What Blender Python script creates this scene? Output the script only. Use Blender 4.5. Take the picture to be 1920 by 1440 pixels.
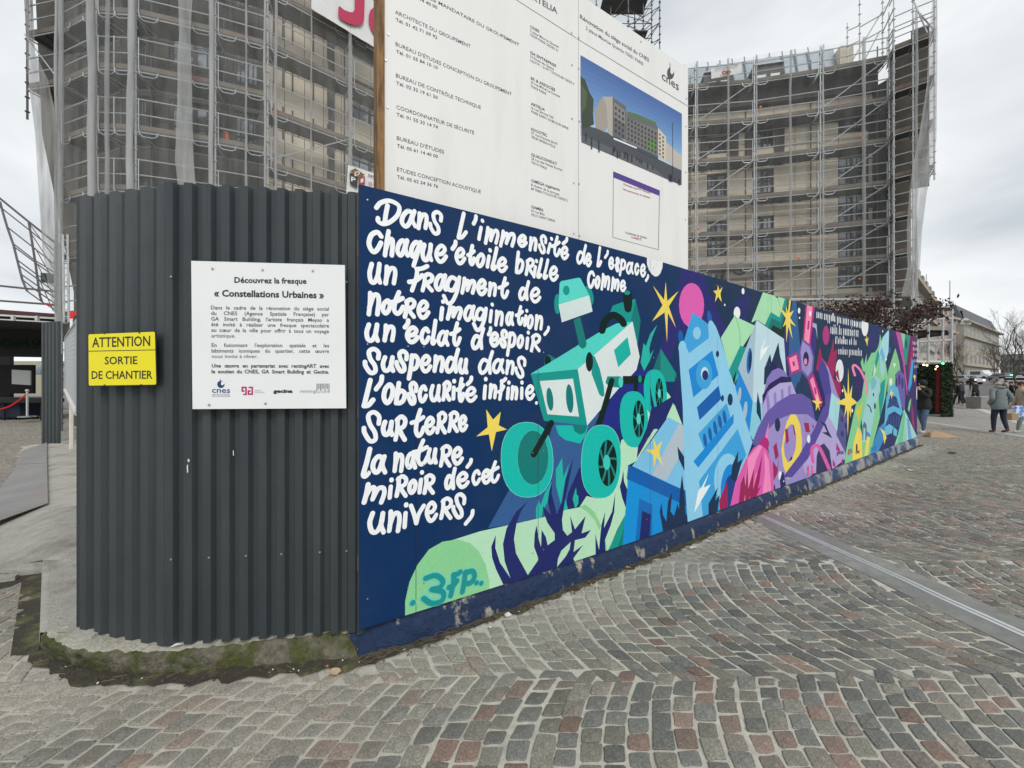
import bpy, bmesh, math, random
from mathutils import Vector, Matrix, noise
from mathutils.geometry import delaunay_2d_cdt, tessellate_polygon
random.seed(7)
R = math.radians
scene = bpy.context.scene
for o in list(bpy.data.objects):
    bpy.data.objects.remove(o)
COL = scene.collection
# ------------------------------------------------------------------ camera
F = 720.0; CAMH = 1.6
cam = bpy.data.cameras.new("camera"); cam_o = bpy.data.objects.new("camera", cam); COL.objects.link(cam_o)
cam_o.location = (0, 0, CAMH); cam_o.rotation_euler = (R(90), 0, 0)
cam.sensor_width = 36; cam.lens = F/1920*36; cam.clip_start = 0.05; cam.clip_end = 3000
scene.camera = cam_o
# ------------------------------------------------------------------ sky, sun, exposure
w = bpy.data.worlds.new("World"); scene.world = w; w.use_nodes = True
nt = w.node_tree; N = nt.nodes; L = nt.links; N.clear()
out = N.new('ShaderNodeOutputWorld'); bg = N.new('ShaderNodeBackground'); bg.inputs[1].default_value = 0.1
sky = N.new('ShaderNodeTexSky'); sky.sky_type = 'NISHITA'; sky.sun_disc = False
sky.sun_elevation = R(42); sky.sun_rotation = R(155)
tc = N.new('ShaderNodeTexCoord'); mp = N.new('ShaderNodeMapping'); mp.inputs['Scale'].default_value = (1, 1, 2.2)
nz = N.new('ShaderNodeTexNoise'); nz.inputs['Scale'].default_value = 1.5; nz.inputs['Detail'].default_value = 5; nz.inputs['Roughness'].default_value = 0.5; nz.inputs['Distortion'].default_value = 0.4
cr = N.new('ShaderNodeValToRGB'); e = cr.color_ramp.elements
e[0].position = 0.32; e[0].color = (4.9, 5.4, 5.85, 1); e[1].position = 0.66; e[1].color = (10.2, 10.3, 10.2, 1)
mx = N.new('ShaderNodeMix'); mx.data_type = 'RGBA'; mx.inputs[0].default_value = 0.93
L.new(tc.outputs['Generated'], mp.inputs[0]); L.new(mp.outputs[0], nz.inputs['Vector']); L.new(nz.outputs[0], cr.inputs[0])
L.new(sky.outputs[0], mx.inputs['A']); L.new(cr.outputs[0], mx.inputs['B']); L.new(mx.outputs['Result'], bg.inputs[0]); L.new(bg.outputs[0], out.inputs[0])
sun = bpy.data.lights.new("sun", 'SUN'); sun.energy = 1.45; sun.angle = R(28); sun.color = (1, 0.97, 0.93)
sun_o = bpy.data.objects.new("sun", sun); COL.objects.link(sun_o)
sun_dir = Vector((math.sin(R(155))*math.cos(R(42)), math.cos(R(155))*math.cos(R(42)), math.sin(R(42))))
sun_o.rotation_euler = sun_dir.to_track_quat('Z', 'Y').to_euler(); sun_o.location = (0, -10, 20)
scene.view_settings.view_transform = 'Standard'; scene.view_settings.look = 'None'
scene.view_settings.exposure = 0.17; scene.view_settings.gamma = 1.0; scene.view_settings.use_curve_mapping = False
scene.render.engine = 'CYCLES'; scene.render.resolution_x = 1024; scene.render.resolution_y = 768
# ------------------------------------------------------------------ helpers
def W(u, v, Y):
    "point at depth Y seen at photo pixel (u, v)"
    return Vector(((u-960)/F*Y, Y, CAMH-(v-720)/F*Y))
def G(u, v, z=0.0):
    Y = F*(CAMH-z)/(v-720.0)
    return Vector(((u-960)/F*Y, Y, z))
def lin(h, k=1.0):
    if isinstance(h, str):
        h = h.lstrip('#'); c = [int(h[i:i+2], 16)/255 for i in (0, 2, 4)]
        c = [x/12.92 if x <= .04045 else ((x+.055)/1.055)**2.4 for x in c]
    else: c = list(h[:3])
    return (min(1, c[0]*k), min(1, c[1]*k), min(1, c[2]*k), 1)
MATS = {}
def mat(name, col, rough=0.7, metal=0.0, var=0.0, vscale=8.0, bump=0.0, bscale=60.0, col2=None, c2scale=3.0, c2pos=(0.45, 0.6),
        attr=False, streak=None, spec=0.5, dist=0.01, c2stretch=(1, 1, 1)):
    if name in MATS: return MATS[name]
    m = bpy.data.materials.new(name); m.use_nodes = True; MATS[name] = m
    t = m.node_tree; n = t.nodes; l = t.links; b = n['Principled BSDF']
    c = lin(col); b.inputs['Base Color'].default_value = c; b.inputs['Roughness'].default_value = rough; b.inputs['Metallic'].default_value = metal
    b.inputs['Specular IOR Level'].default_value = spec
    m.diffuse_color = c
    src = None
    tcn = n.new('ShaderNodeTexCoord')
    if attr:
        a = n.new('ShaderNodeAttribute'); a.attribute_name = 'tint'; src = a.outputs['Color']
    if col2 is not None:
        q = n.new('ShaderNodeTexNoise'); q.inputs['Scale'].default_value = c2scale; q.inputs['Detail'].default_value = 8; q.inputs['Roughness'].default_value = 0.62
        mpn = n.new('ShaderNodeMapping'); mpn.inputs['Scale'].default_value = c2stretch
        l.new(tcn.outputs['Object'], mpn.inputs[0]); l.new(mpn.outputs[0], q.inputs['Vector'])
        rr = n.new('ShaderNodeMapRange'); rr.inputs[1].default_value = c2pos[0]; rr.inputs[2].default_value = c2pos[1]
        l.new(q.outputs[0], rr.inputs[0])
        x = n.new('ShaderNodeMix'); x.data_type = 'RGBA'; l.new(rr.outputs[0], x.inputs[0])
        if src: l.new(src, x.inputs['A'])
        else: x.inputs['A'].default_value = c
        x.inputs['B'].default_value = lin(col2); src = x.outputs['Result']
    if var > 0:
        q = n.new('ShaderNodeTexNoise'); q.inputs['Scale'].default_value = vscale; q.inputs['Detail'].default_value = 6; q.inputs['Roughness'].default_value = 0.65
        l.new(tcn.outputs['Object'], q.inputs['Vector'])
        rr = n.new('ShaderNodeMapRange'); rr.inputs[1].default_value = 0.25; rr.inputs[2].default_value = 0.75; rr.inputs[3].default_value = 1-var; rr.inputs[4].default_value = 1+var
        l.new(q.outputs[0], rr.inputs[0])
        v = n.new('ShaderNodeVectorMath'); v.operation = 'SCALE'
        if src: l.new(src, v.inputs[0])
        else: v.inputs[0].default_value = c[:3]
        l.new(rr.outputs[0], v.inputs['Scale']); src = v.outputs[0]
    if src: l.new(src, b.inputs['Base Color'])
    if bump > 0:
        q = n.new('ShaderNodeTexNoise'); q.inputs['Scale'].default_value = bscale; q.inputs['Detail'].default_value = 6; q.inputs['Roughness'].default_value = 0.65
        l.new(tcn.outputs['Object'], q.inputs['Vector'])
        bp = n.new('ShaderNodeBump'); bp.inputs['Strength'].default_value = bump; bp.inputs['Distance'].default_value = dist
        l.new(q.outputs[0], bp.inputs['Height']); l.new(bp.outputs[0], b.inputs['Normal'])
    return m
def netmat(name, col, alpha, scale=0):
    if name in MATS: return MATS[name]
    m = bpy.data.materials.new(name); m.use_nodes = True; MATS[name] = m
    t = m.node_tree; n = t.nodes; l = t.links; n.clear()
    o = n.new('ShaderNodeOutputMaterial'); mixs = n.new('ShaderNodeMixShader'); tr = n.new('ShaderNodeBsdfTransparent'); d = n.new('ShaderNodeBsdfDiffuse')
    d.inputs[0].default_value = lin(col); tl = n.new('ShaderNodeBsdfTranslucent'); tl.inputs[0].default_value = lin(col)
    m2 = n.new('ShaderNodeMixShader'); m2.inputs[0].default_value = 0.4; l.new(d.outputs[0], m2.inputs[1]); l.new(tl.outputs[0], m2.inputs[2])
    tcn = n.new('ShaderNodeTexCoord'); q = n.new('ShaderNodeTexNoise'); q.inputs['Scale'].default_value = 1.3; q.inputs['Detail'].default_value = 4
    mpn = n.new('ShaderNodeMapping'); mpn.inputs['Scale'].default_value = (3, 3, .4); l.new(tcn.outputs['Object'], mpn.inputs[0]); l.new(mpn.outputs[0], q.inputs['Vector'])
    rr = n.new('ShaderNodeMapRange'); rr.inputs[1].default_value = .3; rr.inputs[2].default_value = .7; rr.inputs[3].default_value = alpha*.65; rr.inputs[4].default_value = min(1, alpha*1.35)
    l.new(q.outputs[0], rr.inputs[0]); l.new(rr.outputs[0], mixs.inputs[0])
    l.new(tr.outputs[0], mixs.inputs[1]); l.new(m2.outputs[0], mixs.inputs[2]); l.new(mixs.outputs[0], o.inputs[0]); return m
def emit(name, col, s):
    m = mat(name, col, 0.5); b = m.node_tree.nodes['Principled BSDF']; b.inputs['Emission Color'].default_value = lin(col); b.inputs['Emission Strength'].default_value = s; return m
def link(name, me, parent=None):
    o = bpy.data.objects.new(name, me); COL.objects.link(o)
    if parent: o.parent = parent
    return o
def tag(o, label=None, cat=None, group=None, kind=None):
    if label: o['label'] = label
    if cat: o['category'] = cat
    if group: o['group'] = group
    if kind: o['kind'] = kind
    return o
def thing(name, label, cat, group=None, loc=(0, 0, 0), rz=0.0):
    o = bpy.data.objects.new(name, None); COL.objects.link(o); o.location = loc; o.rotation_euler = (0, 0, rz); o.empty_display_size = .2
    return tag(o, label, cat, group)
def copy_tree(o, parent=None, loc=None, rz=None, label=None):
    c = o.copy(); COL.objects.link(c)
    if parent: c.parent = parent
    if loc is not None: c.location = loc
    if rz is not None: c.rotation_euler = (0, 0, rz)
    if label: c['label'] = label
    for ch in o.children: copy_tree(ch, c)
    return c
class MB:
    def __init__(s): s.v = []; s.f = []; s.m = []
    def add(s, vs, fs, mi=0):
        b = len(s.v); s.v += [tuple(p) for p in vs]; s.f += [tuple(i+b for i in f) for f in fs]; s.m += [mi]*len(fs); return s
    def hexa(s, p, mi=0):
        return s.add(p, [(0, 3, 2, 1), (4, 5, 6, 7), (0, 1, 5, 4), (1, 2, 6, 5), (2, 3, 7, 6), (3, 0, 4, 7)], mi)
    def box(s, x0, y0, z0, x1, y1, z1, mi=0):
        return s.hexa([(x0, y0, z0), (x1, y0, z0), (x1, y1, z0), (x0, y1, z0), (x0, y0, z1), (x1, y0, z1), (x1, y1, z1), (x0, y1, z1)], mi)
    def slab(s, A, B, nrm, z0, z1, d0, d1, mi=0):
        "box along plan line A-B between heights z0..z1 and offsets d0..d1 along nrm"
        A = Vector(A[:2]); B = Vector(B[:2]); n = Vector(nrm[:2])
        a, b, c, d = A+n*d0, B+n*d0, B+n*d1, A+n*d1
        q = [(a, z0), (b, z0), (c, z0), (d, z0), (a, z1), (b, z1), (c, z1), (d, z1)]
        return s.hexa([(p.x, p.y, z) for p, z in q], mi)
    def tube(s, pts, r, n=6, mi=0, cap=True):
        pts = [Vector(p) for p in pts]; rs = r if isinstance(r, (list, tuple)) else [r]*len(pts)
        rings = []; prev = None
        for i, p in enumerate(pts):
            d = (pts[min(i+1, len(pts)-1)]-pts[max(i-1, 0)])
            if d.length < 1e-9: d = Vector((0, 0, 1))
            d.normalize()
            a = prev if prev else (Vector((0, 0, 1)) if abs(d.z) < .9 else Vector((1, 0, 0)))
            x = (a-d*a.dot(d))
            if x.length < 1e-6: x = d.orthogonal()
            x.normalize(); y = d.cross(x); prev = x
            rings.append([p+(x*math.cos(2*math.pi*k/n)+y*math.sin(2*math.pi*k/n))*rs[i] for k in range(n)])
        vs = [q for rg in rings for q in rg]; fs = []
        for i in range(len(rings)-1):
            for k in range(n):
                fs.append((i*n+k, i*n+(k+1) % n, (i+1)*n+(k+1) % n, (i+1)*n+k))
        if cap: fs.append(tuple(range(n-1, -1, -1))); fs.append(tuple((len(rings)-1)*n+k for k in range(n)))
        return s.add(vs, fs, mi)
    def prism(s, poly, z0, z1, mi=0):
        n = len(poly); vs = [(p[0], p[1], z0) for p in poly]+[(p[0], p[1], z1) for p in poly]
        fs = [tuple(range(n-1, -1, -1)), tuple(range(n, 2*n))]+[(i, (i+1) % n, n+(i+1) % n, n+i) for i in range(n)]
        return s.add(vs, fs, mi)
    def ball(s, c, r, mi=0, n=8, m=6):
        c = Vector(c); r = Vector(r) if not isinstance(r, (int, float)) else Vector((r, r, r)); vs = []; fs = []
        for i in range(1, m):
            th = math.pi*i/m
            for k in range(n):
                ph = 2*math.pi*k/n; vs.append((c.x+r.x*math.sin(th)*math.cos(ph), c.y+r.y*math.sin(th)*math.sin(ph), c.z+r.z*math.cos(th)))
        t = len(vs); vs += [(c.x, c.y, c.z+r.z), (c.x, c.y, c.z-r.z)]
        for i in range(m-2):
            for k in range(n): fs.append((i*n+k, (i+1)*n+k, (i+1)*n+(k+1) % n, i*n+(k+1) % n))
        for k in range(n): fs.append((t, k, (k+1) % n)); fs.append((t+1, (m-2)*n+(k+1) % n, (m-2)*n+k))
        return s.add(vs, fs, mi)
    def mesh(s, name, mats, smooth=False):
        me = bpy.data.meshes.new(name); me.from_pydata(s.v, [], s.f)
        for m in (mats if isinstance(mats, (list, tuple)) else [mats]): me.materials.append(m)
        me.polygons.foreach_set('material_index', s.m)
        if smooth: me.polygons.foreach_set('use_smooth', [True]*len(s.f))
        me.update(); return me
    def build(s, name, mats, parent=None, smooth=False, **kw):
        o = link(name, s.mesh(name, mats, smooth), parent); tag(o, **kw); return o
def catmull(pts, k=5):
    if len(pts) < 3: return [Vector(p) for p in pts]
    P = [Vector(p) for p in pts]; P = [P[0]*2-P[1]]+P+[P[-1]*2-P[-2]]; o = []
    for i in range(1, len(P)-2):
        a, b, c, d = P[i-1:i+3]
        for j in range(k):
            t = j/k; o.append(.5*((2*b)+(c-a)*t+(2*a-5*b+4*c-d)*t*t+(3*b-a-3*c+d)*t**3))
    o.append(P[-2]); return o
TXC = {}
def text_geo(s, bold=0.0):
    k = (s, bold)
    if k in TXC: return TXC[k]
    cu = bpy.data.curves.new('t', 'FONT'); cu.body = s; cu.size = 1; cu.resolution_u = 2; cu.offset = bold
    ob = bpy.data.objects.new('t', cu); COL.objects.link(ob); dg = bpy.context.evaluated_depsgraph_get(); dg.update()
    me = bpy.data.meshes.new_from_object(ob.evaluated_get(dg))
    vs = [tuple(v.co) for v in me.vertices]; fs = [tuple(p.vertices) for p in me.polygons]
    bpy.data.objects.remove(ob); bpy.data.curves.remove(cu); bpy.data.meshes.remove(me)
    TXC[k] = (vs, fs); return TXC[k]
class Plane:
    "vertical drawing plane through plan point O with plan direction d (to the right), facing the camera; px() unprojects a photo pixel"
    def __init__(s, O, d):
        s.O = Vector(O[:2]); s.d = Vector(d[:2]).normalized(); s.n = Vector((s.d.y, -s.d.x))
    def px(s, u, v):
        k = (u-960)/F; t = (k*s.O.y-s.O.x)/(s.d.x-k*s.d.y); Y = s.O.y+s.d.y*t
        return Vector((t, CAMH-(v-720)/F*Y))
    def p3(s, t, z, off=0.0):
        q = s.O+s.d*t+s.n*off; return Vector((q.x, q.y, z))
    def poly(s, mb, pts, off, mi=0):
        tri = tessellate_polygon([[Vector((p[0], p[1], 0)) for p in pts]])
        mb.add([s.p3(p[0], p[1], off) for p in pts], [t for t in tri], mi)
    def text(s, mb, txt, a, b, cap, off, mi=0, bold=0.0, fit=True, size=None):
        vs, fs = text_geo(txt, bold)
        if not vs: return
        x0 = min(v[0] for v in vs); x1 = max(v[0] for v in vs); d = b-a; L_ = d.length; ux = d/L_; uy = Vector((0, 1))
        kx = L_/(x1-x0) if fit else cap/0.70; ky = cap/0.70
        pts = [a+ux*(v[0]-x0)*kx+uy*v[1]*ky for v in vs]
        mb.add([s.p3(p[0], p[1], off) for p in pts], fs, mi)
        return (x1-x0)*kx
def fix_normals(me):
    bm = bmesh.new(); bm.from_mesh(me); bmesh.ops.recalc_face_normals(bm, faces=bm.faces); bm.to_mesh(me); bm.free()
# ------------------------------------------------------------------ the mural wall: seams in plan
def interp(x, tab):
    if x <= tab[0][0]: a, b = tab[0], tab[1]
    elif x >= tab[-1][0]: a, b = tab[-2], tab[-1]
    else:
        for i in range(len(tab)-1):
            if tab[i][0] <= x <= tab[i+1][0]: a, b = tab[i], tab[i+1]; break
    t = (x-a[0])/(b[0]-a[0]); return a[1]+(b[1]-a[1])*t
HT = [(672, 837), (1060, 618), (1180, 546), (1300, 467.4), (1400, 397.4), (1560, 293.4), (1719, 186)]
BT = [(672, .165), (1060, .172), (1180, .175), (1400, .181), (1560, .191), (1719, .215)]
US = [672, 780, 1009, 1219, 1346, 1440, 1511, 1567, 1612, 1648, 1680, 1703, 1719.5]
MP = []
for u in US:
    Y = 1872/interp(u, HT); MP.append(Vector(((u-960)/F*Y, Y)))
MZ = [interp(u, BT) for u in US]
MS = [0.0]
for i in range(len(MP)-1): MS.append(MS[-1]+(MP[i+1]-MP[i]).length)
def mural_px(u, v):
    i = 0
    while i < len(US)-2 and u > US[i+1]: i += 1
    d = (MP[i+1]-MP[i]).normalized(); k = (u-960)/F
    t = (k*MP[i].y-MP[i].x)/(d.x-k*d.y); Y = MP[i].y+d.y*t
    return Vector((MS[i]+t, CAMH-(v-720)/F*Y))
def mural_p3(s, z, off=0.0, i=None):
    if i is None:
        i = 0
        while i < len(MS)-2 and s > MS[i+1]: i += 1
    d = (MP[i+1]-MP[i]).normalized(); q = MP[i]+d*(s-MS[i])+Vector((d.y, -d.x))*off
    return Vector((q.x, q.y, z))
def zb(s):
    i = 0
    while i < len(MS)-2 and s > MS[i+1]: i += 1
    return MZ[i]+(MZ[i+1]-MZ[i])*(s-MS[i])/(MS[i+1]-MS[i])
# crop frames the drawing was measured in: origin and scale
CR = {'A': (1000, 480, 4.5), 'B': (900, 760, 4), 'C': (1300, 520, 3.2727), 'D': (1500, 520, 4), 'E': (660, 680, 2.77),
      'Ft': (1400, 520, 12), 'Fb': (1400, 840, 12), 'Gt': (1620, 590, 16), 'Gb': (1620, 780, 16), 'G': (660, 340, 4),
      'T1': (680, 360, 8), 'T2': (850, 380, 6.857), 'T3': (1050, 440, 10.667), 'T4': (680, 540, 8), 'T5': (850, 540, 7.579),
      'T6': (670, 680, 7.579), 'T7': (820, 680, 9.6), 'T8': (670, 820, 6.857), 'P': (0, 0, 1)}
def cpx(c, x, y):
    o = CR[c]; return mural_px(o[0]+x/o[2], o[1]+y/o[2])
ART = []   # (colour, [(s,z)...])
def sh(c, col, *pts):
    ART.append((col, [cpx(c, x, y) for x, y in pts]))
def el(c, col, x, y, rx, ry, rot=0, n=20, sq=2.0):
    p = []
    for k in range(n):
        a = 2*math.pi*k/n; ca, sa = math.cos(a), math.sin(a)
        X = math.copysign(abs(ca)**(2/sq), ca)*rx; Z = math.copysign(abs(sa)**(2/sq), sa)*ry
        X, Z = X*math.cos(R(rot))-Z*math.sin(R(rot)), X*math.sin(R(rot))+Z*math.cos(R(rot))
        p.append(cpx(c, x+X, y+Z))
    ART.append((col, p))
def st(c, col, wd, *pts):
    P = catmull([Vector((x, y)) for x, y in pts], 4); L_, R_ = [], []
    for i, p in enumerate(P):
        d = (P[min(i+1, len(P)-1)]-P[max(i-1, 0)]).normalized(); nn = Vector((-d.y, d.x))*wd/2
        L_.append(p+nn); R_.append(p-nn)
    cap = []; d = (P[-1]-P[-2]).normalized(); nn = Vector((-d.y, d.x))*wd/2
    for k in range(1, 5): a = math.pi*k/5; cap.append(P[-1]+nn*math.cos(a)+d*math.sin(a)*wd/2)
    cap2 = []; d0 = (P[1]-P[0]).normalized(); n0 = Vector((-d0.y, d0.x))*wd/2
    for k in range(1, 5): a = math.pi*k/5; cap2.append(P[0]-n0*math.cos(a)-d0*math.sin(a)*wd/2)
    ART.append((col, [cpx(c, q.x, q.y) for q in L_+cap+R_[::-1]+cap2]))
# palette
nav, nav2, ind, ste = '#07305c', '#16304f', '#1d2768', '#335d93'
lg, mg, dg_ = '#b7e3c0', '#8bd197', '#8ccf92'
te, tm, td, tk, tl_ = '#10b9ad', '#0c968d', '#0a7a75', '#04201c', '#4fd2c4'
wh, yl = '#dae4e3', '#f1d85e'
b1, b2, b3, b4, b5 = '#8ecdeb', '#3ba3de', '#1389d6', '#0c5fae', '#5fb5e0'
pk, pk2, pk3, cr_ = '#dd5fb0', '#f48fc0', '#b5247a', '#9e2058'
pu, pl, pd, ly = '#6657a6', '#9d8fcb', '#4a4190', '#b4a7d8'
# --- sky beams
sh('P', nav2, (1330, 480), (1760, 560), (1760, 900), (1500, 900), (1330, 760))
sh('A', '#27276f', (1265, 60), (1400, 60), (1460, 250), (1640, 640), (1640, 900), (1440, 700), (1230, 640), (1160, 870), (1080, 790), (1020, 900), (1180, 470))
sh('Ft', '#232b68', (-300, 600), (0, 330), (100, 500), (60, 700), (0, 1000), (-300, 900))
# --- ground and shade behind the rover
sh('B', ste, (215, 640), (60, 920), (275, 890), (480, 845), (640, 790), (800, 700), (790, 300), (900, 60), (800, 100), (560, 100), (500, 300))
sh('B', ind, (900, 60), (870, 170), (800, 400), (740, 480), (660, 660), (640, 790), (745, 755), (800, 690), (1060, 240), (1060, -40), (1000, -200))
sh('A', '#1e2a80', (730, 1100), (660, 1190), (560, 1460), (740, 1460), (900, 1300), (1000, 960), (870, 950))
sh('B', lg, (-380, 1150), (-224, 1016), (0, 945), (270, 887), (480, 838), (640, 785), (745, 765), (800, 680), (880, 700), (1000, 600), (1060, 260), (1180, 200), (1240, 60), (1230, -160), (1350, -170), (1480, 0), (1520, 150), (1400, 80), (1170, 420), (1110, 450), (1100, 800), (1030, 930), (950, 1120), (700, 1300), (200, 1480), (-250, 1600))
sh('E', mg, (276, 1340), (276, 1240), (298, 1140), (340, 1050), (400, 970), (470, 930), (545, 918), (610, 935), (660, 980), (695, 1050), (712, 1130), (716, 1220))
sh('B', dg_, (745, 762), (790, 745), (860, 800), (908, 900), (895, 940), (860, 860), (800, 795))
sh('B', dg_, (925, 1000), (945, 1110), (955, 1100), (940, 1000))
sh('B', '#11998a', (1100, 800), (1035, 930), (945, 1120), (1075, 1090), (1090, 900))
sh('B', td, (1085, 900), (1025, 1090), (1075, 1080))
for p in ([(420, 850), (420, 770), (440, 710), (455, 750), (490, 650), (540, 570), (510, 720), (470, 790), (460, 845)],
          [(615, 395), (570, 480), (570, 600), (605, 740), (640, 560), (668, 440), (625, 540)],
          [(720, 615), (695, 700), (715, 778), (738, 735), (738, 680), (726, 672)], [(535, 690), (550, 760), (552, 805), (530, 750)],
          [(640, 700), (660, 780), (625, 790)]): sh('B', '#1fb5a6', *p)
sh('A', '#1fb5a6', (1045, 580), (985, 660), (950, 760), (930, 735), (905, 900), (935, 970), (985, 880), (1015, 790), (985, 835), (978, 780), (1005, 680))
# --- the rover
sh('A', tm, (650, 470), (670, 420), (735, 395), (860, 362), (905, 545), (880, 740), (800, 600))
sh('A', td, (862, 370), (905, 545), (882, 735), (825, 545))
sh('A', tk, (757, 310), (765, 298), (822, 296), (833, 320), (835, 410), (825, 465), (800, 480), (772, 462), (760, 400))
el('A', tm, 792, 310, 25, 18)
sh('A', td, (90, 915), (95, 860), (130, 830), (195, 868), (140, 920)); el('A', tk, 122, 885, 28, 42)
sh('A', tl_, (-22, 995), (25, 965), (145, 895), (300, 800), (560, 640), (700, 570), (838, 553), (375, 955))
sh('A', tm, (-22, 995), (375, 955), (455, 1430), (90, 1390), (60, 1290))
sh('A', wh, (55, 1055), (335, 1035), (385, 1355), (120, 1335))
el('A', td, 140, 1208, 28, 98, -6); el('A', td, 307, 1203, 31, 122, -4)
sh('A', wh, (375, 955), (520, 830), (838, 553), (897, 850), (870, 960), (825, 1010), (735, 1100), (455, 1430))
sh('A', '#10b0a3', (680, 795), (795, 683), (823, 830), (717, 940))
sh('A', tm, (460, 812), (520, 850), (560, 950), (595, 1100), (600, 1175), (580, 1190), (555, 1165), (490, 990), (500, 900))
el('A', tk, 473, 893, 31, 83)
st('A', tk, 58, (580, 630), (605, 550), (670, 498), (735, 530), (762, 572))
sh('A', td, (340, 540), (395, 515), (450, 740), (440, 770), (415, 783), (388, 765))
el('A', tm, 203, 405, 27, 85); el('A', tm, 468, 335, 38, 85, -12)
sh('A', '#5cd6c9', (222, 228), (235, 212), (380, 183), (398, 188), (472, 332), (213, 410))
el('A', tm, 278, 290, 28, 41)
sh('A', '#d2e2e0', (213, 410), (472, 332), (500, 468), (240, 560))
sh('B', te, (565, 150), (812, 150), (790, 230), (750, 287), (640, 260), (590, 220)); sh('B', td, (695, 150), (808, 150), (785, 205), (750, 220), (710, 195))
sh('A', tk, (755, 1012), (965, 1012), (965, 1072), (885, 1075), (880, 1150), (845, 1150), (850, 1078), (755, 1082))
sh('A', '#0f8a84', (625, 1015), (738, 1015), (755, 1060), (740, 1112), (640, 1103), (608, 1068)); el('A', tl_, 738, 1063, 20, 46); el('A', '#0f8a84', 900, 1037, 16, 32)
st('A', tk, 46, (662, 1050), (610, 1240), (545, 1450))
sh('A', '#0f8f84', (1075, 780), (1205, 990), (1210, 1060), (1110, 1060), (1040, 975), (1010, 955)); sh('A', '#0c6f6b', (1075, 780), (1072, 965), (1010, 955))
# plants behind the wheels
sh('A', ind, (985, 1100), (1010, 1260), (1040, 1350), (1100, 1300), (1180, 1150), (1200, 1000), (1215, 1080), (1250, 1200), (1260, 1430), (1190, 1250), (1130, 1420), (1060, 1460), (1000, 1460))
sh('A', lg, (1100, 1450), (1130, 1350), (1180, 1240), (1195, 1300), (1180, 1450))
el('B', te, 1155, 105, 106, 212, -3, 24, 2.5); el('A', te, 1030, 1155, 97, 198, -4, 24, 2.4)
for c, x, y, rx, ry in (('B', 1190, 102, 43, 140), ('A', 1063, 1160, 33, 130)):
    el(c, tk, x, y, rx, ry)
    for k in range(7):
        a = k*2*math.pi/7+.3; st(c, '#12857e', rx*.22, (x+rx*.3*math.cos(a), y+ry*.3*math.sin(a)), (x+rx*.7*math.cos(a+.25), y+ry*.7*math.sin(a+.25)), (x+rx*.95*math.cos(a+.35), y+ry*.95*math.sin(a+.35)))
    el(c, tl_, x, y, rx*.38, ry*.3)
sh('B', ind, (1290, 0), (1335, 130), (1260, 250), (1175, 400), (1185, 310), (1215, 250), (1250, 170)); sh('B', ind, (1300, 20), (1430, -60), (1370, 60), (1400, 95), (1350, 140), (1320, 130))
sh('A', ind, (985, 1090), (1000, 1180), (1040, 1345), (1075, 1320), (1100, 1300), (1165, 1180), (1200, 1040), (1205, 1100), (1185, 1220), (1110, 1360), (1050, 1440), (1000, 1440), (1020, 1370), (990, 1250))
el('B', '#8fdcd0', 353, 408, 197, 284, -2, 28, 2.3); el('B', te, 353, 408, 194, 281, -2, 28, 2.3); el('B', '#4fb9b0', 398, 392, 119, 207); el('B', td, 398, 392, 116, 204)
st('B', tk, 44, (535, 130), (470, 250), (402, 370))
el('B', '#8fdcd0', 908, 422, 150, 277, 2, 28, 2.4); el('B', te, 908, 422, 147, 274, 2, 28, 2.4); el('B', tk, 957, 432, 70, 175)
for k in range(8):
    a = k*math.pi/4+.2; st('B', '#12857e', 15, (950+24*math.cos(a), 428+50*math.sin(a)), (955+48*math.cos(a+.3), 430+115*math.sin(a+.3)), (957+66*math.cos(a+.42), 432+166*math.sin(a+.42)))
el('B', '#3fc7ba', 950, 428, 27, 57)
# --- dark plants in front
sh('B', ind, (118, 972), (85, 1060), (90, 1140), (120, 1230), (175, 1345), (170, 1480), (400, 1400), (360, 1275), (270, 1110), (255, 1000), (275, 880), (310, 790), (362, 716), (270, 800), (200, 920), (172, 1040), (185, 1170), (228, 1295), (150, 1180), (115, 1070))
sh('B', ind, (300, 1420), (355, 1278), (440, 1155), (405, 1060), (410, 960), (425, 900), (440, 1000), (458, 1062), (462, 932), (495, 990), (507, 1050), (560, 1010), (560, 960), (505, 880), (480, 810), (468, 755), (530, 820), (508, 720), (520, 640), (543, 565), (537, 660), (575, 812), (620, 720), (640, 560), (702, 395), (672, 540), (640, 700), (615, 860), (622, 935), (655, 978), (690, 950), (682, 880), (675, 825), (712, 930), (792, 830), (762, 960), (832, 935), (790, 992), (712, 1012), (702, 1100), (772, 1048), (700, 1150), (745, 1240), (600, 1330))
sh('B', lg, (578, 1212), (585, 1150), (610, 1090), (680, 1025), (672, 1080), (645, 1130))
sh('B', ind, (865, 965), (893, 1085), (900, 1000), (910, 900), (938, 798), (930, 920), (990, 800), (1015, 655), (1007, 800), (980, 900), (937, 1010), (945, 1140), (868, 1180))
sh('B', ind, (1075, 485), (1063, 560), (1048, 610), (1065, 690), (1098, 780), (1108, 640), (1080, 570))
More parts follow.
